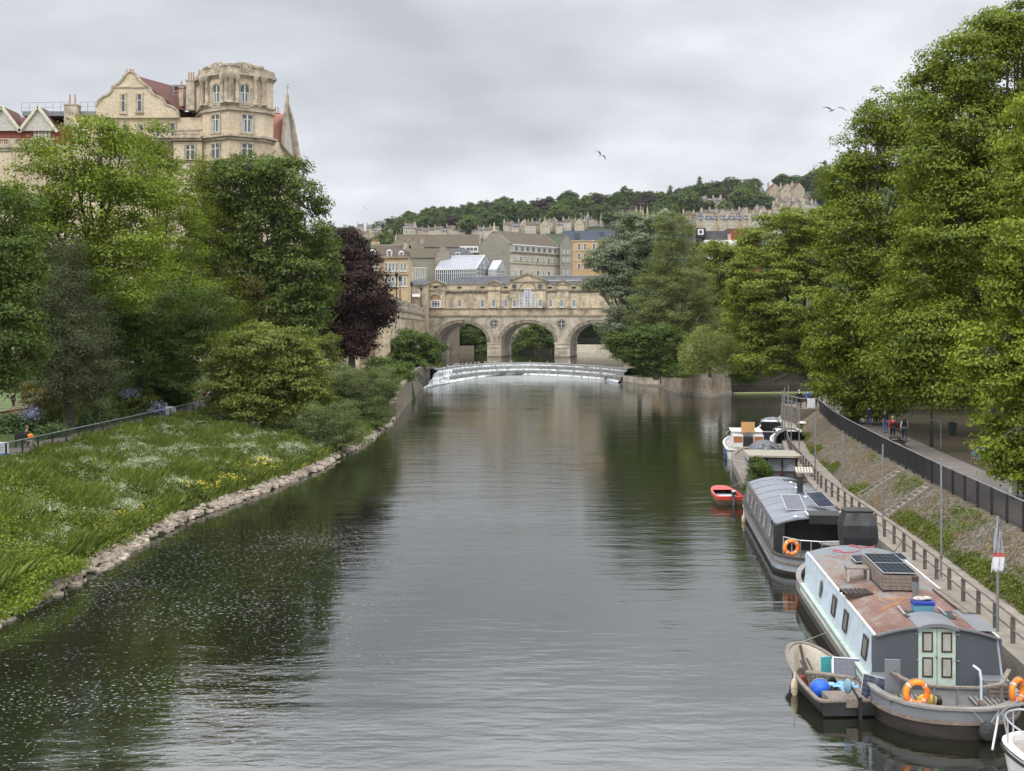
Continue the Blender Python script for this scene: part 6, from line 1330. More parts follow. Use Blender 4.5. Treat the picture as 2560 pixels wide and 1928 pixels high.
tc_ = N(nt_, 'ShaderNodeTexCoord'); mp_ = N(nt_, 'ShaderNodeMapping'); mp_.inputs['Scale'].default_value = (1, .45, 1); L(nt_, tc_.outputs['Object'], mp_.inputs[0])
n_ = N(nt_, 'ShaderNodeTexNoise', inputs={'Scale': 1.1, 'Detail': 9, 'Roughness': .72, 'Distortion': .5}); L(nt_, mp_.outputs[0], n_.inputs[0]); n2_ = N(nt_, 'ShaderNodeTexNoise', inputs={'Scale': 9, 'Detail': 6}); L(nt_, tc_.outputs['Object'], n2_.inputs[0])
sp_ = N(nt_, 'ShaderNodeSeparateXYZ'); L(nt_, tc_.outputs['Object'], sp_.inputs[0]); gy = math_(nt_, 'MULTIPLY', math_(nt_, 'SUBTRACT', sp_.outputs[1], 8.0), .022); ff = math_(nt_, 'ADD', n_.outputs[0], gy)
c_ = ramp(nt_, ff, [(.34, (.115, .055, .04)), (.47, (.165, .09, .068)), (.56, (.19, .155, .13)), (.66, (.16, .18, .20))]); c_ = mixc(nt_, .4, c_, ramp(nt_, n2_.outputs[0], [(.3, .3), (.7, .75)]), 'OVERLAY'); L(nt_, c_, b_.inputs[0])
# weld seams across the plates
wv_ = N(nt_, 'ShaderNodeTexWave', inputs={'Scale': .16}); wv_.bands_direction = 'Y'; L(nt_, tc_.outputs['Object'], wv_.inputs[0]); bp_ = N(nt_, 'ShaderNodeBump', inputs={'Strength': .5, 'Distance': .02}); L(nt_, ramp(nt_, wv_.outputs[1], [(.0, 1), (.03, 0)]), bp_.inputs['Height']); L(nt_, bp_.outputs[0], b_.inputs['Normal'])
M_paleblue = mat('pale_blue_paint', (.46, .53, .60), (.36, .43, .42), scale=1.6, rough=.55, detail=9, lo=.3, hi=.55); M_mint = mat('mint_paint', (.50, .62, .54), (.38, .46, .38), scale=2.2, rough=.6, detail=8)
M_hullblk = mat('hull_blacking', (.016, .014, .013), (.045, .034, .027), scale=1.5, rough=.7, detail=9, stretch=(1, .6, 2.5)); M_greyp = mat('grey_boat_paint', (.17, .18, .195), (.14, .145, .155), scale=.8, rough=.5, detail=8)
M_greydk = mat('dark_grey_paint', (.085, .095, .11), (.07, .078, .09), scale=.9, rough=.5); M_deckgrey = mat('deck_grey', (.15, .15, .145), (.10, .10, .095), scale=2, rough=.8); M_rub = mat('rubbing_strake', (.24, .19, .15), (.12, .09, .07), scale=4, rough=.8)
M_orange = mat('lifebuoy_orange', (.85, .16, .02), (.85, .28, .02), scale=2.2, rough=.45, lo=.45, hi=.55); M_tape = mat('reflective_tape', (.6, .6, .6)); M_tarp = mat('black_tarpaulin', (.018, .018, .02), (.03, .03, .032), scale=1.5, rough=.45, bump=.06, bscale=2.2)
M_cell = mat('solar_cells', (.018, .024, .05), (.03, .035, .055), scale=3, rough=.12, spec=.9); M_alu = mat('aluminium', (.55, .56, .57), (.42, .43, .44), metal=.6, rough=.4); M_rope = mat('rope', (.35, .30, .22)); M_fender = mat('dirty_fender', (.62, .55, .40), (.35, .27, .16), scale=6)
def lifebuoy(loc, rz, label, tilt=0.0):
    t = thing('lifebuoy', label, 'lifebuoy', loc, rz, 'orange lifebuoys on the barges'); M = Matrix.Rotation(tilt, 3, 'X'); MB().torus((0, 0, 0), .29, .085, M, 32, 10).build('ring', M_orange, t, smooth=True)
    m = MB()
    for k in range(4):
        a0 = PI/4 + k*PI/2; ring = []
        for a in (a0-.08, a0+.08): ring.append([M @ Vector(((.29 + .092*math.cos(q*PI/5))*math.cos(a), .092*math.sin(q*PI/5), (.29 + .092*math.cos(q*PI/5))*math.sin(a))) for q in range(10)])
        m.loft(ring, True, False)
    m.build('tape_bands', M_tape, t, smooth=True); m = MB(); m.tube([M @ Vector((.40*math.cos(a), 0, .40*math.sin(a) - (.06 if -PI < a < 0 else 0))) for a in np.linspace(-PI, PI, 25)], .01, 5); m.build('grab_line', M_rope, t); return t
def solar(par_name, loc, rx, ry, rz, w_, h_, label, nx=6, ny=3, group=None):
    t = thing(par_name, label, 'solar panel', loc, 0, group); t.rotation_euler = (rx, ry, rz); m = MB(); m.box(0, w_, 0, h_, 0, .035).build('frame', M_alu, t); MB().box(.03, w_-.03, .03, h_-.03, .0355, .039).build('cells', M_cell, t)
    g_ = MB(); [g_.box(w_*i/nx-.003, w_*i/nx+.003, .03, h_-.03, .0395, .0405) for i in range(1, nx)]; [g_.box(.03, w_-.03, h_*i/ny-.004, h_*i/ny+.004, .0395, .041) for i in range(1, ny)]; g_.build('cell_lines', mat('cell_line', (.16, .18, .22)), t); return t
def side_window(b, x, s, y, zc, wy, hz_, tilt, mt=None, fr=None, round_=False):
    """window on a leaning cabin side; s = -1 left, 1 right"""
    m = MB(); g_ = MB(); 
    def P3(yy, zz_, o): return (x - s*tilt*(zz_-.9) + s*o, yy, zz_)
    if round_:
        n = 14; ring = [[P3(y + wy*k*math.cos(2*PI*i/n), zc + hz_*k*math.sin(2*PI*i/n), .03) for i in range(n)] for k in (1.2, .9)]; m.loft(ring, True, False); g_.add([P3(y + wy*math.cos(2*PI*i/n), zc + hz_*math.sin(2*PI*i/n), .02) for i in range(n)], [tuple(range(n))])
    else:
        e = .07; q = [(y-wy, zc-hz_), (y+wy, zc-hz_), (y+wy, zc+hz_), (y-wy, zc+hz_)]; qi = [(y-wy+e, zc-hz_+e), (y+wy-e, zc-hz_+e), (y+wy-e, zc+hz_-e), (y-wy+e, zc+hz_-e)]
        m.loft([[P3(a, c, .004) for a, c in q], [P3(a, c, .035) for a, c in q], [P3(a, c, .035) for a, c in qi], [P3(a, c, .012) for a, c in qi]], True, False); g_.add([P3(a, c, .016) for a, c in qi], [(0, 1, 2, 3)])
    f = m.build('window', fr or M_wood_dark, b.t); g_.build('pane', mt or M_curtglass, f)
M_curtglass = mat('curtained_glass', (.26, .25, .22), (.08, .08, .08), scale=2.0, rough=.2, stretch=(1, 3, .5), spec=.8)
def fender(p, label, r=.11, h=.5, m_=None):
    t = thing('fender', label, 'fender', p, 0, 'boat fenders'); MB().lathe([(.02, h+.18), (.03, h+.02), (r*.7, h-.03), (r, h*.75), (r, h*.2), (r*.6, 0), (.02, -.02)], n=10).build('body', m_ or M_fender, t, smooth=True); MB().tube([(0, 0, h+.1), (.02, .1, h+.55)], .012, 5).build('line', M_rope, t)

# --- the blue-sided barge
b1 = Boat('wide_barge', 'pale blue steel barge with rusty roof and mint green stern doors, nearest moored boat', 'barge', 12.05, 31.6, 5.5); Lg = 19.5; hw = 2.0; o = outline(Lg, hw, 2.1, 3.6, .1)
sheer = lambda y: .25*max(0, (y-15)/4.5)**2
band(b1, 'hull', M_hullblk, o, [(-.4, -.25, None), (0.0, -.05, None), (.46, .0, sheer)], Lg, True); band(b1, 'topside', M_greyp, o, [(.463, .0, sheer), (.82, -.02, sheer)], Lg)
band(b1, 'rubbing_strake', M_rub, o, [(.42, .0, sheer), (.42, .05, sheer), (.5, .05, sheer), (.5, .0, sheer)], Lg); band(b1, 'gunwale', mat('gunwale_paint', (.27, .255, .235), (.19, .17, .15), scale=3), o, [(.80, .0, sheer), (.80, .05, sheer), (.87, .05, sheer), (.87, -.13, sheer), (.78, -.13, sheer)], Lg)
MB().slab(scaled(o, -.1, Lg), .50, .56).build('deck', M_deckgrey, b1.t)
y0, y1 = 2.6, 15.4; wb, wt = 1.9, 1.72
for s in (-1, 1):
    MB().loft([[(s*wb, y0, .72), (s*wt, y0, 2.12), (s*(wt-.06), y0, 2.12), (s*(wb-.06), y0, .72)], [(s*wb, y1, .72), (s*wt, y1, 2.12), (s*(wt-.06), y1, 2.12), (s*(wb-.06), y1, .72)]]).build('cabin_side', M_paleblue, b1.t)
    MB().box(min(s*1.88, s*2.03), max(s*1.88, s*2.03), y0, y1, .60, .9).build('side_ledge', M_mint, b1.t); MB().bar((s*(wt+.02), y0, 2.12), (s*(wt+.02), y1, 2.12), .06, .06).build('roof_edge', M_white, b1.t)
arc_roof(b1, y0-.08, y1, wt, wt, 2.14, .30, M_rustroof); bulkhead(b1, y0, wb-.07, .56, 2.12, .30, M_greydk); bulkhead(b1, y1-.07, wb-.07, .7, 2.12, .3, M_paleblue)
m = MB(); n = 14     # thin lip under the roof end
for i in range(n): a, c = 2*i/n-1, 2*(i+1)/n-1; m.bar((wt*a, y0-.1, 2.12+.3*(1-a*a)), (wt*c, y0-.1, 2.12+.3*(1-c*c)), .05, .06)
m.build('roof_lip', M_greyp, b1.t)
arc_roof(b1, y0-.22, y0+1.3, .58, .58, 2.42, .12, M_greyp, 'hatch_hood', .1); MB().box(.72, 1.7, y0, y0+2.6, 2.30, 2.305).build('grey_roof_patch', M_greyp, b1.t)
for s in (-1, 1): MB().bar((s*.6, y0+1.25, 2.44), (s*.6, y0+2.2, 2.46), .05, .06).build('hatch_runner', M_alu, b1.t)
for s in (-1, 1):
    d = MB().box(min(s*.01, s*.52), max(s*.01, s*.52), y0-.06, y0-.004, .72, 2.4).build('door', M_mint, b1.t)
    for z0_ in (.95, 1.68):
        f = MB().box(s*.27-.15, s*.27+.15, y0-.085, y0-.061, z0_, z0_+.58).build('window', M_wood_dark, d); MB().box(s*.27-.105, s*.27+.105, y0-.09, y0-.086, z0_+.05, z0_+.53).build('curtained_pane', mat('net_curtain', (.42, .41, .36), (.25, .24, .21), scale=4, stretch=(8, 1, .6)), f)
    for z0_ in (1.45, 2.2): MB().box(s*.52-.02, s*.52+s*.1+.02, y0-.08, y0-.062, z0_-.02, z0_+.02).build('hinge', M_metal, d)
MB().ball((-.02, y0-.1, 1.55), .03).build('door_knob', M_rust_metal, b1.t)
side_window(b1, -wb, -1, 11.6, 1.5, .2, .27, .127, round_=True)
for yy in (8.9, 6.75, 3.6): side_window(b1, -wb, -1, yy, 1.5, .33, .33, .127)
for s in (-1, 1): MB().box(min(s*1.15, s*1.85), max(s*1.15, s*1.85), y0-.62, y0-.02, .56, 1.05).build('bench_locker', M_greyp, b1.t)
for s in (-1, 1):
    m = MB(); [m.box(s*1.1-.42 + k*.14, s*1.1-.42+k*.14+.09, .75, 1.9, .6, .64) for k in range(7)]; m.build('duckboard', mat('grey_slats', (.22, .21, .19), (.15, .14, .13), scale=4), b1.t)
hr = [(-1.62, 1.5, 1.42), (-1.2, .75, 1.33), (-.6, .5, 1.3), (0, .42, 1.3), (.6, .45, 1.3), (1.25, .75, 1.33), (1.7, 1.55, 1.5)]; m = MB(); [m.bar(a, c, .12, .05) for a, c in zip(hr, hr[1:])]; m.build('handrail', M_wood, b1.t)
for p in hr[1:-1]: MB().box(p[0]-.03, p[0]+.03, p[1]-.03, p[1]+.03, .82, p[2]-.03).build('rail_post', M_greyp, b1.t)
MB().box(-1.72, -1.3, 1.35, 1.42, .8, 1.75).build('side_screen', M_greyp, b1.t); MB().tube([(.6, .35, .85), (.6, .35, 1.55), (.58, .4, 1.78), (.5, .7, 1.82)], .035, 8).build('tiller', M_paleblue, b1.t); MB().lathe([(.1, .82), (.1, .9), (.04, 1.0)], (.6, .35, 0), 8).build('tiller_base', M_rust_metal, b1.t)
for s in (-1, 1): m = MB(); [m.bar((s*(1.45+.1*k), .62+.1*k, .60+.05*j), (s*(1.58+.1*k), .78+.1*k, .60+.05*j), .012, .02) for j in range(4) for k in range(2)]; m.build('vent_louvres', M_dark, b1.t)
t = thing('rope_fender', 'round black rope fender hanging on the barge stern', 'fender', b1.w((.62, -.12, .32))); MB().ball((0, 0, 0), (.23, .17, .26), 12, 9).build('body', mat('rope_black', (.02, .02, .02), (.05, .05, .05), scale=16, bump=.05), t); MB().tube([(-.08, 0, .2), (-.35, .1, .5)], .015, 5).tube([(.08, 0, .2), (.35, .1, .5)], .015, 5).build('chain', M_metal, t)
lifebuoy(b1.w((-1.05, .55, 1.08)), b1.rz + .1, 'orange and yellow lifebuoy on the left of the nearest barge stern rail'); lifebuoy(b1.w((1.75, 1.0, 1.08)), b1.rz + .75, 'orange lifebuoy on the right of the nearest barge stern rail')
t = thing('yellow_bag', 'yellow and grey kit bag on the barge stern deck below the lifebuoy', 'bag', b1.w((-.62, 1.1, .56))); MB().ball((0, 0, .16), (.32, .18, .17), 12, 8).build('body', mat('bag_yellow', (.75, .48, .02)), t, smooth=True); MB().ball((.28, 0, .14), (.12, .17, .16)).build('end_panel', M_dark, t, smooth=True)
t = thing('wooden_crate', 'slatted wooden crate on the right of the barge stern deck', 'crate', b1.w((1.5, 1.95, .64)), b1.rz); [MB().box(-.25, .25, -.2, .2, .0+.13*k, .1+.13*k).build('slats', M_wood, t) for k in range(3)]
# things on the blue barge's roof
cp_ = b1.at(2206.6, 1480, 2.42); cx0, cy0 = cp_.x, cp_.y
t = thing('solar_box', 'long planked box topped with two solar panels on the rusty barge roof', 'box', b1.w((cx0, cy0, 2.46)), b1.rz); 
for k in range(4): MB().box(0, 1.15, 0, 3.4, .03+k*.12, .14+k*.12).build('side_boards', M_wood, t) if k == 0 else MB().box(0-.004*k, 1.15+.004*k, 0-.004*k, 3.4, .03+k*.12, .14+k*.12).build('side_boards', M_wood, t)
MB().box(.02, 1.13, .02, 3.38, -.03, .03).build('base', M_dark, t)
for k in range(2): solar('solar_panel', b1.w((cx0+.02, cy0+.03+k*1.68, 3.02)), 0, 0, b1.rz, 1.1, 1.62, ('nearer', 'farther')[k] + ' solar panel on top of the planked box', 6, 3, 'solar panels on the blue barge')
c2 = b1.at(2170, 1400, 2.45); solar('solar_panel', b1.w((c2.x-.6, c2.y-.8, 2.50)), 0, rad(-4), b1.rz, 1.9, 1.15, 'blue solar panel lying flat on the barge roof in front of the black cover', 8, 3, 'solar panels on the blue barge')
q = b1.at(2118, 1450, 2.4); t = thing('white_stool', 'worn white wooden stool frame on the barge roof left of the planked box', 'stool', b1.w((q.x, q.y, 2.34)), b1.rz); MB().box(0, .75, 0, .6, .42, .47).build('seat', M_wood, t)
for (x_, y_) in ((0, 0), (.67, 0), (0, .52), (.67, .52)): MB().box(x_, x_+.08, y_, y_+.08, 0, .42).build('leg', mat('worn_white_wood', (.5, .47, .42), (.3, .27, .23), scale=6), t)
def pallet(loc, rz, label, w_=.95, d_=.75, mt=None, tilt=0):
    t = thing('pallet', label, 'pallet', loc, rz); t.rotation_euler = (tilt, 0, rz); mt = mt or M_wood_dark; m = MB(); [m.box(w_*k/6, w_*k/6+w_*.11, 0, d_, .1, .125) for k in range(6)]; m.build('top_slats', mt, t); m = MB(); [m.box(0, w_, yy, yy+.08, 0, .099) for yy in (0, d_/2-.04, d_-.08)]; m.build('bearers', mt, t); return t
q = b1.at(2135, 1488, 2.35); pallet(b1.w((q.x-.25, q.y, 2.28)), b1.rz + .12, 'small dark pallet lying on the rusty barge roof')
q = b1.at(2288, 1512, 2.4); t = thing('stove_pipe', 'tall grey stove pipe standing on the barge roof beside the planked box', 'stove pipe', b1.w((q.x, q.y, 2.34)), 0); MB().tube([(0, 0, 0), (0, 0, .8)], .085, 12).build('pipe', M_greyp, t, smooth=True); MB().tube([(0, 0, .8), (0, 0, .95)], .095, 12).build('collar', M_wood_dark, t)
q = b1.at(2311, 1535, 2.42); t = thing('blue_crate', 'blue plastic crate full of odds and ends on the barge roof', 'crate', b1.w((q.x-.3, q.y, 2.45)), b1.rz); MB().box(0, .6, 0, .42, 0, .22).build('lower_box', mat('teal_plastic', (.08, .22, .30), (.12, .3, .36)), t, bevel=.02); MB().box(-.02, .62, -.02, .44, .221, .33).build('upper_box', mat('blue_plastic', (.015, .04, .30)), t, bevel=.02)
m = MB(); m.ball((.2, .2, .38), (.2, .14, .08)).ball((.42, .22, .4), (.16, .12, .06)); m.build('contents', mat('cloth_bundle', (.5, .46, .36), (.2, .2, .22), scale=9), t, smooth=True)
t = thing('dark_mat', 'dark crumpled mat under the blue crate on the barge roof', 'mat', b1.w((q.x-.65, q.y-.5, 2.43)), b1.rz); MB().loft([[(1.5*i/8, .1*j, .04*math.sin(i*1.7+j*.9)+.02-.02*abs(i-4)*.3) for i in range(9)] for j in range(9)], False, False).build('sheet', mat('dark_green_cloth', (.02, .03, .025)), t, smooth=True)
a, c = b1.at(2335, 1475, 2.3), b1.at(2425, 1540, 2.25)
for k in range(2): p0, p1 = b1.w((a.x+.02+k*.2, a.y, 2.33)), b1.w((c.x-.1+k*.2, c.y, 2.33)); tag(MB().bar(p0, p1, .17, .05).build('plank', mat('old_plank', (.20, .165, .13), (.11, .09, .07), scale=5)), ('left', 'right')[k] + ' one of two weathered planks lying along the barge roof by the quay', 'plank')
pts = [b1.w((x_, y_, 2.17 + .30*(1-(x_/1.72)**2))) for x_, y_ in ((-.9, 8.6), (-.7, 7.6), (-.95, 6.6), (-.6, 6.0), (-.3, 6.1), (-.4, 5.8), (-.7, 5.9), (-.5, 6.15), (-.2, 5.9), (.0, 6.0), (-1.0, 5.0), (-1.2, 4.7), (-.6, 5.2), (.3, 5.7), (.75, 6.6))]
tag(MB().tube(pts, .009, 5).build('orange_cable', mat('cable_orange', (.6, .28, .06))), 'thin orange cable snaking over the rusty barge roof', 'cable')
pts = [b1.w((-.95 + .35*math.cos(a_) + .03*k, 13.7 + .5*math.sin(a_), 2.4 + .01*k)) for k, a_ in enumerate(np.linspace(0, 12, 40))]; tag(MB().tube(pts, .02, 5).build('red_hose', mat('hose_red', (.35, .06, .08))), 'coiled red hose at the bow end of the barge roof', 'hose')
q = b1.w((.4, 16.4, 0)); t = thing('covered_stack', 'tall load wrapped in black tarpaulin on the bow of the pale blue barge', 'covered stack', (q.x, q.y, .56), b1.rz); rows = []; rn = random.Random(9)
for i, z_ in enumerate((0, .3, .7, 1.1, 1.16, 1.24, 1.6, 2.1, 2.6, 3.1, 3.17)):
    gsz = .66 + .05*math.sin(i*1.9) + (-.07 if z_ == 1.16 else 0) - (.09 if z_ > 3 else 0); rows.append([(gsz*sx*(1+.03*rn.uniform(-1, 1)), gsz*sy*.95*(1+.03*rn.uniform(-1, 1)), z_) for sx, sy in ((-1, -1), (-.5, -1.02), (0, -.97), (.5, -1.03), (1, -1), (1.03, -.3), (.97, .4), (1, 1), (.4, 1.02), (-.4, .98), (-1, 1), (-1.02, .3), (-.97, -.4))])
MB().loft(rows).build('tarpaulin', M_tarp, t, smooth=False, bevel=.03)
# --- the grey barge
b2 = Boat('wide_barge', 'grey steel barge with domed roof and open black stern behind the pale blue barge', 'barge', 13.75, 52.3, 6.3); Lg = 20.5; o = outline(Lg, 2.0, 1.8, 3.4, .1)
band(b2, 'hull', M_hullblk, o, [(-.4, -.25, None), (0, -.05, None), (.18, 0, sheer)], Lg, True); band(b2, 'topside', mat('light_grey_hull', (.25, .27, .30), (.18, .195, .215), scale=.8, rough=.5), o, [(.183, 0, sheer), (.78, -.02, sheer)], Lg)
band(b2, 'rubbing_strake', M_rub, o, [(.5, 0, sheer), (.5, .05, sheer), (.57, .05, sheer), (.57, 0, sheer)], Lg); band(b2, 'gunwale', M_hullblk, o, [(.77, 0, sheer), (.77, .05, sheer), (.84, .05, sheer), (.84, -.13, sheer), (.75, -.13, sheer)], Lg); MB().slab(scaled(o, -.1, Lg), .5, .56).build('deck', M_deckgrey, b2.t)
y0, y1 = 2.4, 17.6; wb, wt = 1.9, 1.74
M_sidegrey = mat('cabin_grey', (.17, .165, .16), (.12, .115, .112), scale=1, rough=.35)
for s in (-1, 1): MB().loft([[(s*wb, y, .72), (s*wt, y, 1.98), (s*(wt-.06), y, 1.98), (s*(wb-.06), y, .72)] for y in (y0, y1)]).build('cabin_side', M_sidegrey, b2.t)
arc_roof(b2, y0-.05, y1, wt+.05, wt-.1, 1.99, .34, mat('grey_roof', (.20, .215, .245), (.15, .165, .19), scale=.35, rough=.42, detail=7), th=.08); bulkhead(b2, y1-.07, wb-.08, .7, 1.98, .33, M_sidegrey); bulkhead(b2, y0+1.3, wb-.08, .56, 1.98, .3, M_dark, 'dark_bulkhead'); bulkhead(b2, y0-.01, .001, .56, .6, 0, M_dark)
for s in (-1, 1): MB().box(min(s*1.35, s*1.86), max(s*1.35, s*1.86), y0-.02, y0+.05, .56, 2.02).build('stern_screen', M_dark, b2.t)
MB().box(-.25, 1.25, y0-.1, y0+1.4, 2.02, 2.42).build('hatch_box', M_dark, b2.t); [MB().bar((x_, y0-.1, 2.44), (x_, y0+.9, 2.46), .06, .06).build('hatch_runner', M_white, b2.t) for x_ in (-.3, 1.3)]
for i in range(14): y = y0 + 1 + i*1.07; m = MB(); [m.bar((wt*a, y, 2.0+.34*(1-a*a)), (wt*c, y, 2.0+.34*(1-c*c)), .05, .02) for a, c in zip(np.linspace(-.98, .9, 10), np.linspace(-.79, .98, 10))]; m.build('roof_seam', MATS['grey_roof'], b2.t) if i % 2 == 0 else None
for yy in (4.0, 6.6, 8.6, 11.2, 13.3, 15.4): side_window(b2, -wb, -1, yy, 1.38, .42, .3, .127, M_lightglass, M_metal)
m = MB(); rail(m, [(-1.55, 1.2, .84), (-.9, .35, .84), (0, .1, .84), (.9, .35, .84)], .75, 2, .025, False); m.build('stern_rail', M_alu, b2.t); MB().lathe([(.5, 1.25), (.5, 1.3)], (.6, 1.5, 0), 16).build('table_top', M_wood, b2.t); MB().tube([(.6, 1.5, .56), (.6, 1.5, 1.25)], .04).build('table_leg', M_dark, b2.t)
lifebuoy(b2.w((-1.25, .75, 1.2)), b2.rz + .1, 'orange lifebuoy hanging at the dark stern of the grey barge')
def roofz(x): return 2.0 + .34*(1-(x/1.79)**2)
for (px, py, ang, lbx) in ((1966, 1275, .12, 'tilted solar panel on the grey barge roof, left one'), (2046, 1274, .42, 'tilted solar panel on the grey barge roof, right one')):
    q = b2.at(px, py, 2.35); solar('solar_panel', b2.w((q.x, q.y, roofz(q.x) + .12)), rad(24), 0, b2.rz + ang, .95, 1.35, lbx, 5, 2, 'tilted solar panels on the grey barge')
q = b2.at(2000, 1234, 2.32); t = thing('stove_flue', 'thick black stove flue on the grey barge roof', 'stove flue', b2.w((q.x, q.y, 2.3))); MB().lathe([(.25, 0), (.2, .08), (.16, .1), (.16, .85), (.2, .87), (.2, .95)], n=14).build('pipe', mat('flue_black', (.03, .035, .035), rough=.4), t, smooth=True)
for px, py in ((1977, 1210), (1991, 1223), (2014, 1246), (1989, 1293)): q = b2.at(px, py, 2.3); MB().lathe([(.1, roofz(q.x)-.03), (.1, roofz(q.x)+.04), (.13, roofz(q.x)+.05), (.08, roofz(q.x)+.12)], (q.x, q.y, 0), 12).build('roof_vent', M_alu, b2.t, smooth=True)
q = b2.at(1960, 1204, 2.3); pallet(b2.w((q.x, q.y, 2.22)), b2.rz, 'dark pallet at the bow end of the grey barge roof', 1.3, .8); q = b2.at(1990, 1196, 2.3); pallet(b2.w((q.x, q.y, 2.55)), b2.rz, 'pale slatted crate leaning behind the flue of the grey barge', 1.0, .6, mat('pale_slats', (.45, .4, .33)), rad(25))
fender(b2.w((-2.15, 15.2, -.1)), 'dirty cream fender at the bow shoulder of the grey barge')
build_tree('climbing_plant', 'leafy plant trailing over the bow of the grey barge', 'plant', W(1872, 1240, .6), [(*W(1874, 1225, .9), .3, .5, .45), (*W(1870, 1240, .5), .22, .4, .35), (*W(1880, 1205, 1.0), .3, .5, .4)], L_dark, M_bark, leaf=.12, clump=.22, nleaf=60, seed=201, trunk_r=.03, limbs=2)
# --- wheelhouse barge behind
b3 = Boat('old_barge', 'old wooden barge with a flat-topped wheelhouse behind the grey barge', 'barge', 17.0, 74.5, 7.5); Lg = 22; o = outline(Lg, 2.1, 1.8, 4, .1)
band(b3, 'hull', mat('faded_hull', (.20, .17, .13), (.10, .085, .07), scale=1), o, [(-.4, -.25, None), (.1, 0, None), (.8, .05, sheer)], Lg, True); band(b3, 'gunwale', M_rub, o, [(.78, .0, sheer), (.78, .08, sheer), (.88, .08, sheer), (.88, -.2, sheer)], Lg); MB().slab(scaled(o, -.1, Lg), .6, .7).build('deck', M_deckgrey, b3.t)
M_mahog = mat('dark_mahogany', (.06, .022, .015), (.04, .016, .012), rough=.4)
wx, wy0, wy1 = 1.45, 4.6, 7.6; m = MB(); m.box(-wx, wx, wy0, wy1, .7, 1.55)
for x_ in (-wx, -.5, .5, wx): m.box(x_-.06, x_+.06, wy0, wy0+.1, 1.55, 2.45)
for y_ in (wy0, 6, wy1): m.box(-wx, -wx+.1, y_-.05, y_+.05, 1.55, 2.45).box(wx-.1, wx, y_-.05, y_+.05, 1.55, 2.45)
m.box(-wx, wx, wy0, wy0+.1, 2.35, 2.48).build('wheelhouse', M_mahog, b3.t); MB().box(-wx+.05, wx-.05, wy0+.04, wy1-.05, 1.55, 2.36).build('wheelhouse_glass', M_lightglass, b3.t)
for k, (xa, xb) in enumerate(((-1.3, -.6), (-.4, .4), (.6, 1.3))): f = MB().box(xa, xb, wy0-.03, wy0-.004, .95, 1.45).build('window', M_wood_dark, b3.t); MB().box(xa+.08, xb-.08, wy0-.04, wy0-.031, 1.02, 1.38).build('pane', M_glass, f)
MB().slab([(-1.75, 4.2), (1.3, 4.0), (1.75, 4.5), (1.6, 8.0), (-1.9, 8.0)], 2.5, 2.62).build('wheelhouse_roof', mat('mossy_canvas', (.34, .31, .24), (.24, .22, .16), scale=1.5, stretch=(5, 1, 1)), b3.t); MB().box(-1.2, 1.2, 9, 17, .7, 1.35).build('trunk_cabin', M_greyp, b3.t); MB().box(-1.0, 1.4, 1.0, 3.6, .7, 1.0).build('stern_hatch', M_greyp, b3.t)
solar('solar_panel', b3.w((-.6, 9.2, 1.5)), rad(12), 0, b3.rz, 1.9, 1.2, 'pale solar panel on the old barge behind its wheelhouse', 4, 2); t = thing('tarp_dome', 'dark grey tarpaulin stretched over the deck of the old barge', 'tarpaulin', b3.w((.3, 13.5, 1.35)), b3.rz); MB().loft([[(1.35*math.cos(PI*i/10), y_, (1.15 if 0 < y_ < 5 else .9)*math.sin(PI*i/10)+.02) for i in range(11)] for y_ in (-2, -1, .5, 2, 3.5)], False, False).build('cover', mat('grey_tarp', (.07, .073, .08), (.10, .10, .11), bump=.1, bscale=1.5, rough=.5), t, smooth=True)
def bicycle(loc, rz, label, group, lean=.1):
    t = thing('bicycle', label, 'bicycle', loc, rz, group); t.rotation_euler = (lean, 0, rz)
    for x_ in (-.52, .52): wl = MB().torus((x_, 0, .34), .33, .02, None, 20, 5).build('wheel', M_dark, t); m = MB(); [m.bar((x_, 0, .34), (x_+.32*math.cos(a_), 0, .34+.32*math.sin(a_)), .008) for a_ in np.linspace(0, 2*PI, 11)[:-1]]; m.build('spokes', M_metal, wl)
    m = MB(); [m.tube([a_, b_], .018, 5) for a_, b_ in (((-.52, 0, .34), (-.1, 0, .3)), ((-.1, 0, .3), (-.2, 0, .85)), ((-.2, 0, .8), (.38, 0, .82)), ((.38, 0, .82), (-.1, 0, .3)), ((-.52, 0, .34), (-.2, 0, .8)), ((.38, 0, .92), (.52, 0, .34)))]; m.build('frame', M_black_metal, t); MB().bar((.36, -.28, .98), (.36, .28, .98), .03).build('handlebar', M_metal, t); MB().ball((-.2, 0, .92), (.14, .07, .04)).build('saddle', M_dark, t); return t
bicycle(b3.w((-.2, 9.9, 1.9)), .3, 'bicycle lying on the deck load of the old barge', 'bicycles by the moorings'); bicycle(b3.w((.7, 10.6, 1.8)), -.5, 'second bicycle on the old barge beside the dark tarpaulin', 'bicycles by the moorings', .5); bicycle((31.4, 122.4, 2.86), .2, 'dark bicycle parked on the stone landing platform', 'bicycles by the moorings')
build_tree('potted_shrub', 'green shrub growing beside the wheelhouse of the old barge', 'plant', W(1895, 1190, .9), [(*W(1897, 1170, 1.9), .62, .6, .6), (*W(1905, 1182, 1.4), .45, .5, .4)], L_dark, M_bark, leaf=.16, clump=.3, nleaf=60, seed=202, trunk_r=.04, limbs=2)
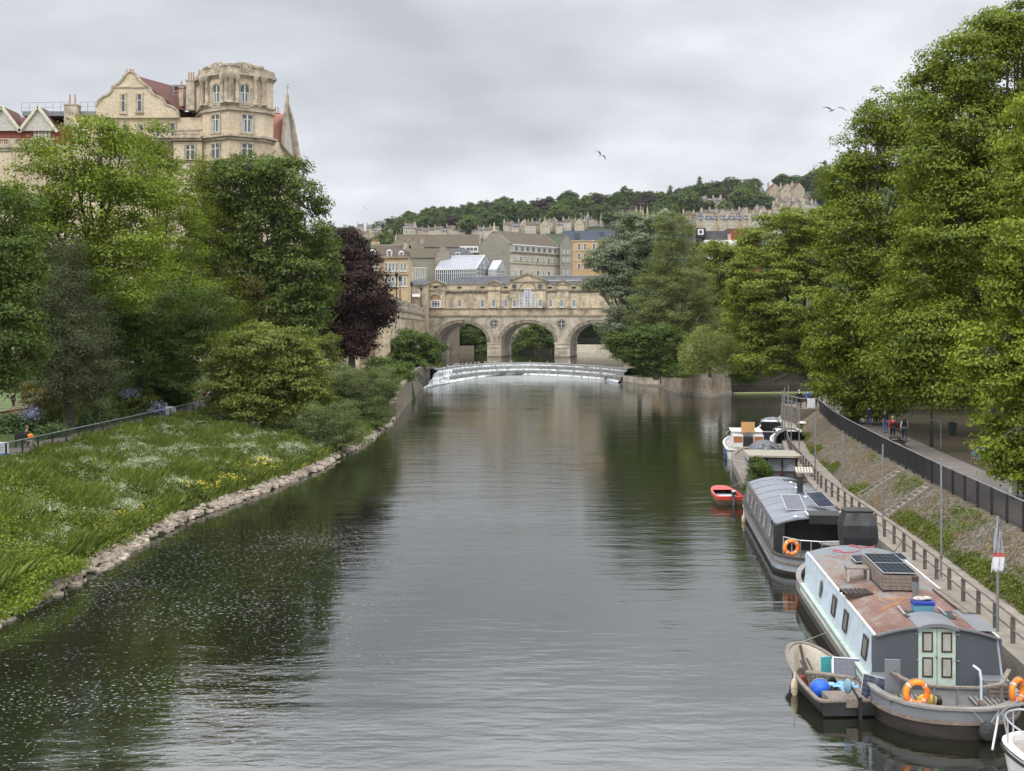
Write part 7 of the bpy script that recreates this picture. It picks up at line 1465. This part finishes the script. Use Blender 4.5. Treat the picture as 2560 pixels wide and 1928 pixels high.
# --- cruisers
def cruiser(x, y, yaw, Lg, hw, label, hullm, cabm, canopy=None, flip=False, group='motor cruisers at the moorings', ch=1.25, cf=.72):
    b = Boat('motor_cruiser', label, 'motor cruiser', x, y, yaw, group); o = outline(Lg, hw, .5, Lg*.5, .08, sq=.9); sh = lambda yy: .35*max(0, (yy-Lg*.4)/(Lg*.6))**1.6
    band(b, 'hull', hullm, o, [(-.3, -.3, None), (.05, -.12, None), (.85, .03, sh)], Lg, 'bottom'); band(b, 'rubbing_strake', M_dark, o, [(.74, .02, sh), (.74, .06, sh), (.8, .06, sh), (.8, .02, sh)], Lg); band(b, 'gunwale', M_white, o, [(.85, .0, sh), (.9, .04, sh), (.92, -.12, sh), (.7, -.14, sh)], Lg)
    dk = [Vector((x_, y_, .80 + sh(y_)*.9)) for x_, y_ in scaled(o, -.1, Lg)]; n = len(dk)//2; rows = [[dk[i], dk[len(dk)-1-i]] for i in range(n)]; MB().loft(rows, False, False).build('deck', mat('deck_worn', (.42, .40, .37), (.24, .2, .17), scale=2.5), b.t)
    a, c = Lg*.34, Lg*cf; w0, w1 = hw*.78, hw*.6; h = .85 + ch
    MB().loft([[(s*ww, yy, zz_) for s, zz_, ww in ((-1, .82, w_), (-1, h, w_*.86), (1, h, w_*.86), (1, .82, w_))] for yy, w_ in ((a, w0), (c-.6, w1*1.15))]).build('cabin', cabm, b.t); MB().loft([[(s*ww, yy, zz_) for s, zz_, ww in ((-1, .84, w_), (-1, z_, w_*.86), (1, z_, w_*.86), (1, .84, w_))] for yy, w_, z_ in ((c-.6, w1*1.15, h-.004), (c+.4, w1*.7, 1.25))]).build('windscreen', M_glass, b.t)
    MB().box(-w0*.9, w0*.9, a-.15, c-.5, h+.003, h+.07).build('cabin_roof', M_white, b.t, bevel=.03)
    for s in (-1, 1):
        for k in range(2): yy = lerp(a+.3, c-1.0, k/1.0); MB().loft([[(s*(lerp(w0, w1*1.15, (q_-a)/(c-a))*(.86+.14*(h-zz_)/(h-.82))+.015), q_, zz_) for zz_ in (h-.55, h-.15)] for q_ in (yy, yy+.75)], False, False).build('window', M_glass, b.t)
    m = MB(); pts = [(x_*.92, y_, 1.45+sh(y_)) for x_, y_ in o if y_ > Lg*.72]; m.tube(pts, .025, 6); [m.tube([(p[0], p[1], .9+sh(p[1])), p], .02, 5) for p in pts[::4]]; m.build('bow_rail', M_alu, b.t)
    if canopy: MB().loft([[(hw*.85*math.cos(PI*i/8), yy, .9+1.25*math.sin(PI*i/8)**.7) for i in range(9)] for yy in (.15, a)], False, False).build('canopy', canopy, b.t, smooth=True)
    else: MB().box(-hw*.7, hw*.7, .3, a-.2, .35, .6).build('cockpit', M_dark, b.t)
    return b
M_whiteg = mat('white_gelcoat', (.72, .72, .70), (.58, .57, .54), scale=1.5, rough=.3)
b4 = cruiser(20.1, 99.5, 7, 10.5, 1.95, 'white motor cruiser with a raised wooden hatch, outermost at the moorings', M_whiteg, M_whiteg)
for s, nm in ((-1, 'left'), (1, 'right')): MB().box(min(s*.45, s*1.3), max(s*.45, s*1.3), 2.2, 3.2, .85, 1.9).build('cabin_bulkhead', M_whiteg, b4.t); MB().box(min(s*.5, s*1.25), max(s*.5, s*1.25), 2.16, 2.199, 1.3, 1.8).build('window', mat('varnished_wood', (.35, .13, .04), (.25, .09, .03)), b4.t)
MB().box(-.55, .6, 3.0, 3.08, 2.1, 3.0).build('raised_hatch', mat('plywood', (.55, .32, .12), (.45, .26, .1), scale=2), b4.t); MB().box(-.4, .4, 2.3, 3.3, .7, 1.75).build('doorway', M_dark, b4.t)
for k, yy in enumerate((1.2, 2.6)): fender(b4.w((-1.95, yy, .1)), ('rear', 'front')[k] + ' blue fender on the side of the white cruiser', .17, .6, mat('fender_blue', (.03, .07, .14)))
for k in range(3): fender(b4.w((-.9 + k*.55, -.12, .15)), ('left', 'middle', 'right')[k] + ' one of three pale fenders across the white cruiser stern', .14, .45, mat('fender_pale', (.6, .56, .48)))
cruiser(24.6, 104, 10, 9, 1.6, 'motor cruiser with a brown canvas canopy inside the white cruiser', M_whiteg, M_greyp, mat('brown_canvas', (.07, .05, .045), (.10, .075, .065)), ch=.9)
cruiser(25.6, 117, 14, 7.5, 1.4, 'dark blue hulled cruiser with a grey cover beyond the clustered poles', mat('navy_hull', (.02, .025, .05)), M_greyp, M_greyp, ch=.8)
cruiser(28.3, 113, 14, 6.5, 1.25, 'small grey cruiser with white window frame below the stone platform', M_greyp, M_greydk, None, ch=1.0)
# corner cruiser: bow towards the blue barge
bc = cruiser(16.75, 21.3, -33, 8.6, 1.5, 'white cabin cruiser cut off by the bottom right corner of the photo', M_whiteg, M_whiteg, None, ch=.7, cf=.84)
MB().tube([bc.R @ (v - bc.O) for v in (W(2481, 1875, 1.0), P(2496, 1790, 28.6), P(2520, 1766, 28.2), P(2560, 1759, 27.4), P(2620, 1766, 26.5))], .03, 8).tube([bc.R @ (v - bc.O) for v in (W(2520, 1848, 1.1), P(2507, 1782, 28.4))], .022, 6).build('pulpit_rail', M_alu, bc.t, smooth=True)
# --- red dinghy
rd_ = Boat('red_dinghy', 'small red dinghy with outboard motor moored beside the old barge', 'dinghy', 13.75, 74.0, -2); Lg = 3.6; o = outline(Lg, .85, .3, 2.4, .1, sq=.9); sh = lambda yy: .22*max(0, (yy-1)/2.6)**1.5
band(rd_, 'hull', mat('tan_hull', (.16, .10, .05), (.06, .045, .03), scale=2), o, [(-.15, -.25, None), (.0, -.12, None), (.33, 0, sh)], Lg, 'bottom'); band(rd_, 'topside', mat('dinghy_red', (.55, .035, .025), (.45, .03, .02), rough=.4), o, [(.33, .002, sh), (.55, .04, sh), (.57, -.10, sh), (.42, -.12, sh)], Lg); MB().slab(scaled(o, -.16, Lg), .334, .36).build('floor', mat('dinghy_floor', (.5, .54, .58), (.25, .28, .33), scale=2.5), rd_.t)
fd = [(x_, y_) for x_, y_ in scaled(o, -.02, Lg) if y_ > 2.3]; MB().add([(x_, y_, .575+sh(y_)) for x_, y_ in fd], [tuple(range(len(fd)))]).build('foredeck', MATS['dinghy_red'], rd_.t)
om = thing('outboard_motor', 'dark outboard motor clamped on the red dinghy transom', 'outboard motor', rd_.w((.1, -.1, .5))); MB().ball((0, -.1, .3), (.17, .26, .15), 10, 8).build('cowling', M_dark, om, smooth=True); MB().box(-.05, .05, -.16, -.04, -.6, .18).box(-.1, .1, -.12, .08, 0, .12).build('leg', M_greydk, om); MB().ball((0, -.08, .42), (.13, .2, .05)).build('cowling_top', M_tape, om, smooth=True)
tag(MB().tube([rd_.w((0, 3.5, .8)), lerp(rd_.w((0, 3.5, .8)), b3.w((-2, 4.5, .9)), .5) - Vector((0, 0, .25)), b3.w((-2, 4.5, .9))], .02, 5).build('mooring_rope', M_rope), 'pale mooring rope from the red dinghy bow to the old barge', 'rope')
# --- the black workboat
wbt = Boat('rowing_boat', 'old black and cream open workboat crammed with gear beside the blue barge', 'boat', 9.6, 33.5, -3); Lg = 4.9; o = outline(Lg, .9, .35, 3.0, .04, sq=.9); sh = lambda yy: .35*max(0, (yy-1)/3.9)**1.6
band(wbt, 'hull', mat('workboat_black', (.014, .013, .012), (.06, .046, .03), scale=2.2, rough=.6, stretch=(1, .5, 3), lo=.25, hi=.5), o, [(-.15, -.35, None), (.05, -.16, None), (.45, 0, sh)], Lg, 'bottom'); band(wbt, 'gunwale', M_wood, o, [(.44, 0, sh), (.44, .04, sh), (.5, .04, sh), (.5, -.07, sh), (.44, -.07, sh)], Lg)
band(wbt, 'inner_skin', mat('cream_inside', (.55, .50, .42), (.38, .33, .26), scale=2), o, [(.46, -.075, sh), (.05, -.25, None)], Lg); MB().slab(scaled(o, -.2, Lg), .03, .08).build('floor', M_wood_dark, wbt.t); MB().bar((0, Lg-.12, .78), (0, Lg-.7, .1), .07, .08).build('stem_post', M_wood_dark, wbt.t)
MB().box(-.55, .5, .12, .85, .2, .5).build('stern_seat', M_wood, wbt.t); MB().bar((-.5, 2.5, .58), (.75, 1.75, .58), .26, .06).build('thwart', M_wood, wbt.t)
sp3 = wbt.w((.25, 2.3, .5)); solar('solar_panel', sp3, rad(48), 0, -.25, .95, .62, 'small solar panel propped upright in the black workboat, farther one', 6, 4, 'solar panels in the workboat'); solar('solar_panel', wbt.w((.45, .5, .3)), rad(74), rad(0), -.85, .9, .8, 'dark solar panel leaning against the barge side in the workboat, nearer one', 5, 6, 'solar panels in the workboat')
t = thing('blue_sack', 'bright blue sack tied with cord in the black workboat', 'sack', wbt.w((-.45, 1.35, .3))); MB().ball((0, 0, .12), (.3, .3, .28), 12, 9).build('body', mat('sack_blue', (.015, .13, .62), (.01, .09, .5), bump=.05, rough=.5), t, smooth=True); MB().torus((0, 0, .12), .3, .012, None, 20, 5).build('cord', M_rope, t)
t = thing('light_blue_tarp', 'crumpled light blue tarpaulin in the middle of the black workboat', 'tarpaulin', wbt.w((-.1, 1.05, .42)), .1); rn = random.Random(2); MB().loft([[(.11*i, .11*j, rn.uniform(0, .14)) for i in range(8)] for j in range(6)], False, False).build('sheet', mat('tarp_light_blue', (.22, .45, .72), (.16, .33, .55), rough=.4), t)
t = thing('turquoise_board', 'turquoise plastic board standing in the bow of the workboat', 'board', wbt.w((.1, 2.9, .35)), .2); MB().box(0, .32, 0, .05, 0, .55).build('sheet', mat('turquoise', (.06, .38, .42)), t); t = thing('car_tyre', 'black tyre under the plank seat of the workboat', 'tyre', wbt.w((.0, 1.8, .35)), .6); MB().torus((0, 0, 0), .22, .08).build('tread', M_dark, t, smooth=True)
om = thing('outboard_motor', 'small outboard motor wrapped in a grey-blue cloth on the workboat stern', 'outboard motor', wbt.w((.12, .0, .5))); MB().bar((-.1, .25, .45), (.12, -.2, .0), .05).box(.08, .16, -.24, -.12, -.5, .12).build('shaft', M_dark, om); MB().ball((-.12, .22, .32), (.13, .14, .22)).build('cloth_cover', mat('blue_rag', (.2, .33, .38), (.12, .2, .25), scale=8), om, smooth=True); MB().box(-.25, .15, -.1, -.03, -.2, .05).build('bracket', M_wood, om)
fender(wbt.w((-.98, 2.1, .0)), 'dirty cream fender on the left side of the black workboat'); fender(wbt.w((.98, .3, -.1)), 'cream fender with blue end between the workboat and the barge')
tag(MB().tube([wbt.w((0, 4.8, .85)), b1.w((-1.95, 8.2, .85))], .012, 5).build('mooring_rope', M_rope), 'taut pale rope from the workboat bow up to the blue barge', 'rope')
tag(MB().tube([b1.w((-1.45, 1.3, 1.45)), wbt.w((.75, .15, .5))], .015, 5).build('mooring_rope', M_dark), 'dark rope from the barge stern rail to the workboat', 'rope')

# more gear in the workboat
t = thing('battery_box', 'black battery box in the middle of the cluttered workboat', 'box', wbt.w((-.15, 2.3, .08)), .3); MB().box(-.2, .2, -.14, .14, 0, .3).build('case', M_dark, t, bevel=.02); MB().box(-.16, .16, -.1, .1, .3, .33).build('lid', M_greyp, t)
t = thing('petrol_can', 'red petrol can against the left side of the workboat', 'can', wbt.w((-.5, 2.75, .1)), .2); MB().box(-.12, .12, -.09, .09, 0, .3).build('body', mat('faded_red', (.35, .07, .05), (.22, .05, .04)), t, bevel=.03); MB().tube([(-.06, 0, .3), (-.06, 0, .37), (.06, 0, .37), (.06, 0, .3)], .018, 6).build('handle', M_dark, t)
for k in range(3): tag(MB().bar(wbt.w((-.62 + .12*k, 1.7, .42 + .04*k)), wbt.w((-.35 + .1*k, 3.6, .62 + .03*k)), .05, .03).build('oar' if k < 2 else 'boat_hook', M_wood_dark), ('outer dark oar along the left side of the workboat', 'inner dark oar along the left side of the workboat', 'short boat hook lying beside the oars in the workboat')[k], 'oar' if k < 2 else 'boat hook')
for k, (x_, y_, r_) in enumerate(((.3, 1.35, .16), (-.05, 3.2, .14))): tag(MB().tube([wbt.w((x_ + (r_-.004*i)*math.cos(i*.7), y_ + (r_-.004*i)*math.sin(i*.7), .16 + .012*i)) for i in range(30)], .016, 5).build('rope_coil', M_rope), ('coil of rope near the stern seat of the workboat', 'coil of rope in the bow of the workboat')[k], 'rope')
MB().box(-.78, .78, -.03, .0, .05, .46).build('transom', mat('transom_black', (.012, .012, .012), (.03, .03, .03), scale=3, rough=.45), wbt.t)
# mooring lines to the quay
for a, c, lbx in ((b1.w((1.9, 1.6, .85)), Vector((poly_at(XR, 31) + .5, 31, 1.75)), 'dark mooring rope from the nearest barge stern to the quay rail'), (b1.w((1.5, 17.5, 1.2)), Vector((poly_at(XR, 52.5) + .5, 52.5, 1.7)), 'mooring rope from the covered bow up to the quay rail'), (b2.w((1.9, 4, .8)), Vector((poly_at(XR, 60) + .5, 60, 1.7)), 'mooring rope from the grey barge stern to the quay rail'), (b2.w((1.7, 17.5, 1.0)), Vector((poly_at(XR, 73) + .5, 73, 1.7)), 'mooring rope from the grey barge bow to the quay rail')):
    tag(MB().tube([a, a.lerp(c, .5) - Vector((0, 0, .12)), c], .018, 5).build('mooring_rope', M_dark), lbx, 'rope')
# ============================================================ people
M_skin = mat('skin', (.52, .33, .24), (.46, .28, .2), rough=.6)
def skinmesh(nm, nodes, edges, mt_, par, sub=1):
    me = bpy.data.meshes.new(nm); me.from_pydata([n[0] for n in nodes], edges, []); me.update(); o_ = link(nm, me, mt_, par); md = o_.modifiers.new('skin', 'SKIN')
    if len(me.skin_vertices) == 0: return o_
    for i, n in enumerate(nodes):
        r = n[1]; me.skin_vertices[0].data[i].radius = r if hasattr(r, '__len__') else (r, r)
    me.skin_vertices[0].data[0].use_root = True; md.use_smooth_shade = True; s_ = o_.modifiers.new('sub', 'SUBSURF'); s_.levels = sub; s_.render_levels = sub; return o_
def cloth(nm, c): return mat('cloth_' + nm, c, tuple(x*.7 for x in c), scale=8, rough=.9)
PC = {'black': (.018, .018, .022), 'navy': (.02, .03, .07), 'jeans': (.10, .19, .36), 'darkjeans': (.035, .06, .12), 'red': (.5, .03, .04), 'white': (.65, .63, .58), 'blue': (.02, .14, .55), 'grey': (.16, .16, .17), 'beige': (.42, .36, .27), 'pale_blue': (.35, .45, .55), 'brown': (.12, .07, .045), 'silver': (.5, .48, .45), 'pink': (.6, .25, .25)}
def person(loc, rz, label, top, legs, hair, pose='walk', sc=1.0, group='people by the river', sleeves=None, long_hair=False):
    """faces local -y"""
    t = thing('person', label, 'person', loc, rz, group); t.scale = (sc,)*3; J = {}
    if pose == 'sit':
        J = dict(pel=(0, .0, .52), sp=(0, .05, .78), ch=(0, .06, 1.02), nk=(0, .03, 1.22), hd=(0, -.02, 1.40)); th = [(s*.11, -.42, .50) for s in (-1, 1)]; an = [(s*.13, -.46, .08) for s in (-1, 1)]; toe = [(s*.14, -.64, .04) for s in (-1, 1)]; el = [(s*.25, -.10, .86) for s in (-1, 1)]; hn = [(s*.12, -.36, .72) for s in (-1, 1)]
    else:
        k = .24 if pose == 'walk' else .03
        J = dict(pel=(0, 0, .95), sp=(0, 0, 1.15), ch=(0, .01, 1.38), nk=(0, 0, 1.52), hd=(0, -.02, 1.68)); th = [(s*.1, -k*s*.6-.03, .52) for s in (-1, 1)]; an = [(s*.1, -k*s, .08 if s*k <= .1 else .09) for s in (-1, 1)]; toe = [(s*.11, -k*s-.17, .04) for s in (-1, 1)]; el = [(s*.27, k*s*.4+.03, 1.16) for s in (-1, 1)]; hn = [(s*.27, k*s*.9-.08, .92) for s in (-1, 1)]
    V = Vector; hip = [V(J['pel']) + V((s*.1, 0, -.05)) for s in (-1, 1)]; sh = [V(J['ch']) + V((s*.19, 0, .06)) for s in (-1, 1)]
    nodes = [(J['pel'], (.15, .11)), (J['sp'], (.135, .10)), (J['ch'], (.16, .11)), (J['nk'], (.055, .055)), (J['hd'], (.082, .10)), (tuple(V(J['hd']) + V((0, 0, .1))), (.07, .085))]; ed = [(0, 1), (1, 2), (2, 3), (3, 4), (4, 5)]
    for i in (0, 1):
        s = (-1, 1)[i]; b0 = len(nodes); nodes += [(tuple(hip[i]), .088), (th[i], .06), (an[i], .042), (toe[i], (.035, .03))]; ed += [(0, b0), (b0, b0+1), (b0+1, b0+2), (b0+2, b0+3)]
        b0 = len(nodes); h = V(hn[i]); e = V(el[i]); d = (h-e).normalized(); nodes += [(tuple(sh[i]), .055), (el[i], .042), (hn[i], .028), (tuple(h + d*.07), (.03, .018))]; ed += [(2, b0), (b0, b0+1), (b0+1, b0+2), (b0+2, b0+3)]; pm = b0+3
        for kf in range(4): q = len(nodes); o3 = V((0, (kf-1.5)*.018, 0)); nodes += [(tuple(h + d*(.11+.008*(1.5-abs(kf-1.5))) + o3), .009), (tuple(h + d*.15 + o3 - V((s*.012, 0, 0))), .008)]; ed += [(pm, q), (q, q+1)]
        q = len(nodes); nodes += [(tuple(h + d*.08 + V((0, -.05, 0))), .010)]; ed += [(b0+2, q)]
    skinmesh('body', nodes, ed, M_skin, t, 1)
    g_ = .022; tn = [(J['sp'], (.155, .12)), (J['ch'], (.185, .135)), (tuple(V(J['nk']) - V((0, 0, .04))), (.07, .07)), (tuple(V(J['pel']) + V((0, 0, -.02))), (.17, .135))]; te = [(0, 1), (1, 2), (0, 3)]
    for i in (0, 1): b0 = len(tn); tn += [(tuple(sh[i]), .078), (el[i], .062), (tuple(V(el[i]).lerp(V(hn[i]), .88)), .046)]; te += [(1, b0), (b0, b0+1), (b0+1, b0+2)]
    skinmesh('jacket', tn, te, cloth(top, PC[top]), t)
    ln_ = [(J['pel'], (.16, .125))]; le = []
    for i in (0, 1): b0 = len(ln_); ln_ += [(tuple(hip[i]), .105), (th[i], .078), (tuple(V(th[i]).lerp(V(an[i]), .9)), .062)]; le += [(0, b0), (b0, b0+1), (b0+1, b0+2)]
    skinmesh('trousers', ln_, le, cloth(legs, PC[legs]), t)
    for i in (0, 1): MB().ball(tuple(V(an[i]).lerp(V(toe[i]), .5) - V((0, 0, .01))), (.055, .14, .05), 8, 6).build('shoe', M_dark, t, smooth=True)
    hd = V(J['hd']); m = MB(); m.ball(tuple(hd + V((0, .035, .04))), (.105, .112, .115), 10, 8)
    if long_hair: m.ball(tuple(hd + V((0, .07, -.06))), (.085, .05, .16), 10, 8)
    m.build('hair', mat('hair_' + hair, PC[hair]), t, smooth=True)
    f = MB(); f.ball(tuple(hd + V((0, -.118, .01))), (.012, .018, .022), 6, 5).build('nose', M_skin, t); [MB().ball(tuple(hd + V((s*.033, -.1, .035))), (.011, .008, .008), 6, 5).build('eye', M_dark, t) for s in (-1, 1)]; MB().box(hd.x-.022, hd.x+.022, hd.y-.113, hd.y-.103, hd.z-.042, hd.z-.034).build('mouth', mat('lips', (.35, .14, .12)), t); [MB().ball(tuple(hd + V((s*.09, .01, .02))), (.014, .025, .032), 6, 5).build('ear', M_skin, t) for s in (-1, 1)]
    return t
def backpack(loc, rz, label, c='black'):
    t = thing('backpack', label, 'backpack', loc, rz); MB().box(-.15, .15, .13, .30, 1.05, 1.48).build('pack', cloth(c, PC[c]), t, bevel=.05); m = MB()
    for s in (-1, 1): m.tube([(s*.1, .14, 1.46), (s*.11, -.02, 1.53), (s*.11, -.15, 1.35), (s*.12, 0, 1.12), (s*.1, .15, 1.1)], .018, 5)
    m.build('straps', M_dark, t)
RP = lambda px, py: W(px, py, RF_Z + .015)
away = PI - .25
p = RP(2173.6, 1067); person(p, away, 'person in dark jacket with backpack walking away, farthest on the riverside path', 'navy', 'darkjeans', 'black'); backpack(p, away, 'black backpack on the farthest walker of the riverside path')
p = RP(2188, 1061); person(p, away, 'person in dark clothes beside the farthest walker', 'brown', 'black', 'silver', sc=1.0)
p = RP(2212, 1082); person(p, .3, 'person in black jacket and light jeans standing behind the couple on the path', 'black', 'jeans', 'black', pose='stand')
Yq = 86.5; q_ = lambda px: Vector((Xp(px, Yq), Yq, RF_Z + .015)); p = q_(2232); person(p, away, 'man with light cap, dark vest and red sleeves walking away on the path', 'red', 'black', 'beige')
t = thing('vest', 'dark body warmer worn over the red sleeves of the walking man', 'vest', p, away); skinmesh('quilting', [((0, 0, .95), (.21, .17)), ((0, 0, 1.2), (.21, .17)), ((0, .01, 1.42), (.215, .17))], [(0, 1), (1, 2)], cloth('grey', (.03, .03, .033)), t)
p = q_(2261); person(p, away, 'woman in white hooded top with small black backpack walking away', 'white', 'darkjeans', 'brown', long_hair=True, sc=.95); backpack(p, away, 'small black backpack on the woman in the white top')
b_s = W(2462, 1150, RF_Z) + Vector((0, .3, 0))
person(b_s + Vector((-.05, .35, -.06)), rad(-80), 'person in jeans and dark top sitting on the shaded bench, farther one', 'navy', 'jeans', 'brown', 'sit'); person(b_s + Vector((-.05, -.38, -.06)), rad(-80), 'person in jeans and blue top sitting on the shaded bench, nearer one', 'blue', 'jeans', 'brown', 'sit')
p = W(2552, 1245, RF_Z); person(p, away, 'walker in dark jeans half hidden by leaves at the right edge of the photo', 'grey', 'darkjeans', 'brown'); t = thing('shopping_bag', 'white shopping bag carried low beside the walker at the right edge', 'bag', p + Vector((-.5, -.3, .15)), .3); MB().box(-.2, .2, -.08, .08, .12, .62).build('bag_body', cloth('white', PC['white']), t, bevel=.03); MB().tube([(-.12, 0, .6), (-.05, 0, .85), (.05, 0, .85), (.12, 0, .6)], .01, 5).build('handles', M_dark, t)
for i, (dx, tp_, hr_, lbx) in enumerate(((-1.6, 'black', 'silver', 'white-haired person in black by the railing of the landing platform'), (-.6, 'blue', 'brown', 'person in bright blue jacket on the landing platform'), (.35, 'black', 'brown', 'person in black right of the blue jacket on the landing platform'))): person((31.9+dx, 124.5+.4*i, 2.86), PI + .3*i, lbx, tp_, 'black', hr_, 'stand')
p = W(62, 1118, LF_Z); person(p + Vector((.15, 0, -.05)), rad(80), 'reader in dark jacket and beige trousers sitting on the bench by the left railing', 'grey', 'beige', 'brown', 'sit'); t = thing('orange_bag', 'bright orange bag on the lap of the seated reader', 'bag', p + Vector((.42, -.1, .62))); MB().ball((0, 0, .13), (.22, .2, .19), 10, 8).build('body', cloth('orange', (.8, .22, .01)), t, smooth=True)
person(W(33, 1024, LF_Z + .1), 2.6, 'person in long black coat standing on the park path at far left', 'black', 'black', 'black', 'stand'); person(W(57, 1014, LF_Z + .1), 2.2, 'person in brown walking near the long black coat at far left', 'brown', 'grey', 'brown')
person(W(497, 1003, LF_Z), PI*.6, 'person in white top on the left path beside the dark red coat', 'white', 'darkjeans', 'pink', 'stand'); person(W(511, 1005, LF_Z), 2.9, 'person in dark red coat standing on the left path', 'red', 'black', 'red', 'stand'); person(W(474, 1015, LF_Z), 1.5, 'person in black sitting beside the left path near the pair', 'black', 'jeans', 'black', 'sit')
TZ = 3.06
for px, c, lbx in ((864, 'black', 'person in black seated on the terrace, leftmost'), (881, 'brown', 'person in dark clothes seated on the terrace between black and red'), (906, 'red', 'person in bright red shirt seated on the terrace'), (946, 'pale_blue', 'person in pale blue shirt on the terrace at the right')):
    person((Xp(px, 194), 194, TZ), rnh.uniform(-.6, .6) + (PI if px == 906 else 0), lbx, c, 'darkjeans', 'brown', 'sit' if px != 946 else 'stand', 1.1)
m = thing('terrace_railing', 'thin dark railing on top of the terrace retaining wall', 'railing', (-25, 187, 3.95)); mm = MB(); rail(mm, [(-18, 0, 0), (8.3, 0, 0)], 1.0, 12, .035); mm.build('bars', M_dark, m)
m = thing('green_railing', 'dark green stair railing between the terrace and the weir under the fig bush', 'railing', (-20, 212, 0)); mm = MB(); pts_ = [(Xp(982, 222)+20, 10, Zp(893, 222)), (Xp(1000, 220)+20, 8, Zp(910, 220)), (Xp(1040, 214)+20, 2, Zp(925, 214)), (Xp(1060, 210)+20, -2, Zp(945, 210))]
for a, c in zip(pts_, pts_[1:]): mm.tube([a, c], .05, 5); a, c = Vector(a), Vector(c); [mm.tube([a.lerp(c, k/14), a.lerp(c, k/14) - Vector((0, 0, 1.6))], .03, 4) for k in range(15)]
mm.build('bars', mat('railing_green', (.02, .055, .045)), m)
for i, (px, Y, c) in enumerate(((1003, 262, 'black'), (1008, 266, 'pink'), (1020, 290, 'white'), (1026, 292, 'navy'), (1035, 305, 'pink'), (1041, 310, 'grey'), (1047, 318, 'white'), (1060, 336, 'black'), (992, 250, 'pink'))):
    person((Xp(px, Y) - .8, Y, 16.3), 1.2*i, 'small %s figure among the crowd behind the balustrade, %s from the beech' % (c.replace('_', ' '), ('second', 'third', 'fifth', 'sixth', 'seventh', 'eighth', 'ninth', 'last', 'first')[i]), c, 'black', 'brown', 'stand', 1.05, 'people on the parade')
# ============================================================ gulls
M_gull = mat('gull_white', (.78, .78, .78), (.66, .66, .67), rough=.8); M_gullgrey = mat('gull_grey', (.33, .34, .36), rough=.8)
def gull(loc, rz, label, group='gulls on the weir crest'):
    t = thing('gull', label, 'gull', loc, rz, group); MB().tube([(0, .34, .20), (0, .2, .25), (0, 0, .27), (0, -.14, .30), (0, -.2, .38), (0, -.23, .43), (0, -.29, .44)], [.015, .06, .105, .09, .05, .055, .02], 8).build('body', M_gull, t, smooth=True)
    for s in (-1, 1): MB().tube([(s*.07, -.08, .33), (s*.09, .1, .30), (s*.04, .36, .24)], [.03, .05, .01], 6).build('wing', M_gullgrey, t, smooth=True); MB().tube([(s*.03, 0, .18), (s*.03, 0, 0)], .008, 4).build('leg', M_terra, t)
    MB().tube([(0, -.28, .44), (0, -.35, .42)], [.014, .004], 5).build('beak', mat('beak', (.7, .45, .05)), t)
for i, (zx, n_) in enumerate(((515, 0), (575, 0), (598, 0), (618, 0), (650, 0), (685, 0), (725, 0), (768, 0), (800, 0), (862, 0), (948, 0), (1095, 0), (1270, 0), (1433, 0), (1640, 0))):
    px = 980 + .2712*zx; pyc = np.interp(px, [a for a, b in crest_px], [b for a, b in crest_px]); p = W(px, float(pyc), 2.99)
    names_ = ('first', 'second', 'third', 'fourth', 'fifth', 'sixth', 'seventh', 'eighth', 'ninth', 'tenth', 'eleventh', 'twelfth', 'thirteenth', 'fourteenth', 'last'); gull((p.x, p.y + .12, 2.96), rnh.uniform(-2, 2), 'white gull standing on the weir crest, %s from the left' % names_[i])
def flyer(px, py, Y, rz, bank, label, sc=1.0):
    t = thing('flying_gull', label, 'gull', P(px, py, Y)); t.rotation_euler = (0, bank, rz); t.scale = (sc,)*3; MB().tube([(0, .42, 0), (0, .22, .01), (0, 0, 0), (0, -.18, .01), (0, -.27, .03), (0, -.34, .01)], [.015, .05, .085, .07, .05, .01], 8).build('body', M_gull, t, smooth=True)
    for s in (-1, 1): MB().loft([[(s*x_, yf, z_), (s*x_, yb, z_ + .012), (s*x_, (yf+yb)/2, z_ + .022)] for x_, yf, yb, z_ in ((.04, -.12, .12, .03), (.3, -.17, .08, .12), (.5, -.1, .1, .12), (.72, .05, .14, .03), (.86, .16, .19, -.06))]).build('wing', M_gullgrey if s > 0 else M_gullgrey, t, smooth=True)
flyer(2080, 275, 60, .1, 0, 'gull gliding with wide spread wings beside the tall plane trees'); flyer(1502, 388, 110, .7, .45, 'white gull banking in the sky above the hill conifers'); flyer(913, 522, 260, .6, .5, 'small distant gull high above the left end of the hill'); flyer(1392, 927, 250, 1.2, .6, 'dark bird skimming low over the weir', 1.1)
# ============================================================ air
hz_m = bpy.data.materials.new('haze'); hz_m.use_nodes = True; nt = hz_m.node_tree; nt.nodes.clear(); pv = N(nt, 'ShaderNodeVolumePrincipled'); pv.inputs['Color'].default_value = (.86, .90, .96, 1); pv.inputs['Density'].default_value = .000035; pv.inputs['Anisotropy'].default_value = 0.0; oo = N(nt, 'ShaderNodeOutputMaterial'); L(nt, pv.outputs[0], oo.inputs['Volume'])
hz_o = MB().box(-2600, 3200, -80, 2000, -40, 420).build('haze', hz_m); hz_o['kind'] = 'stuff'
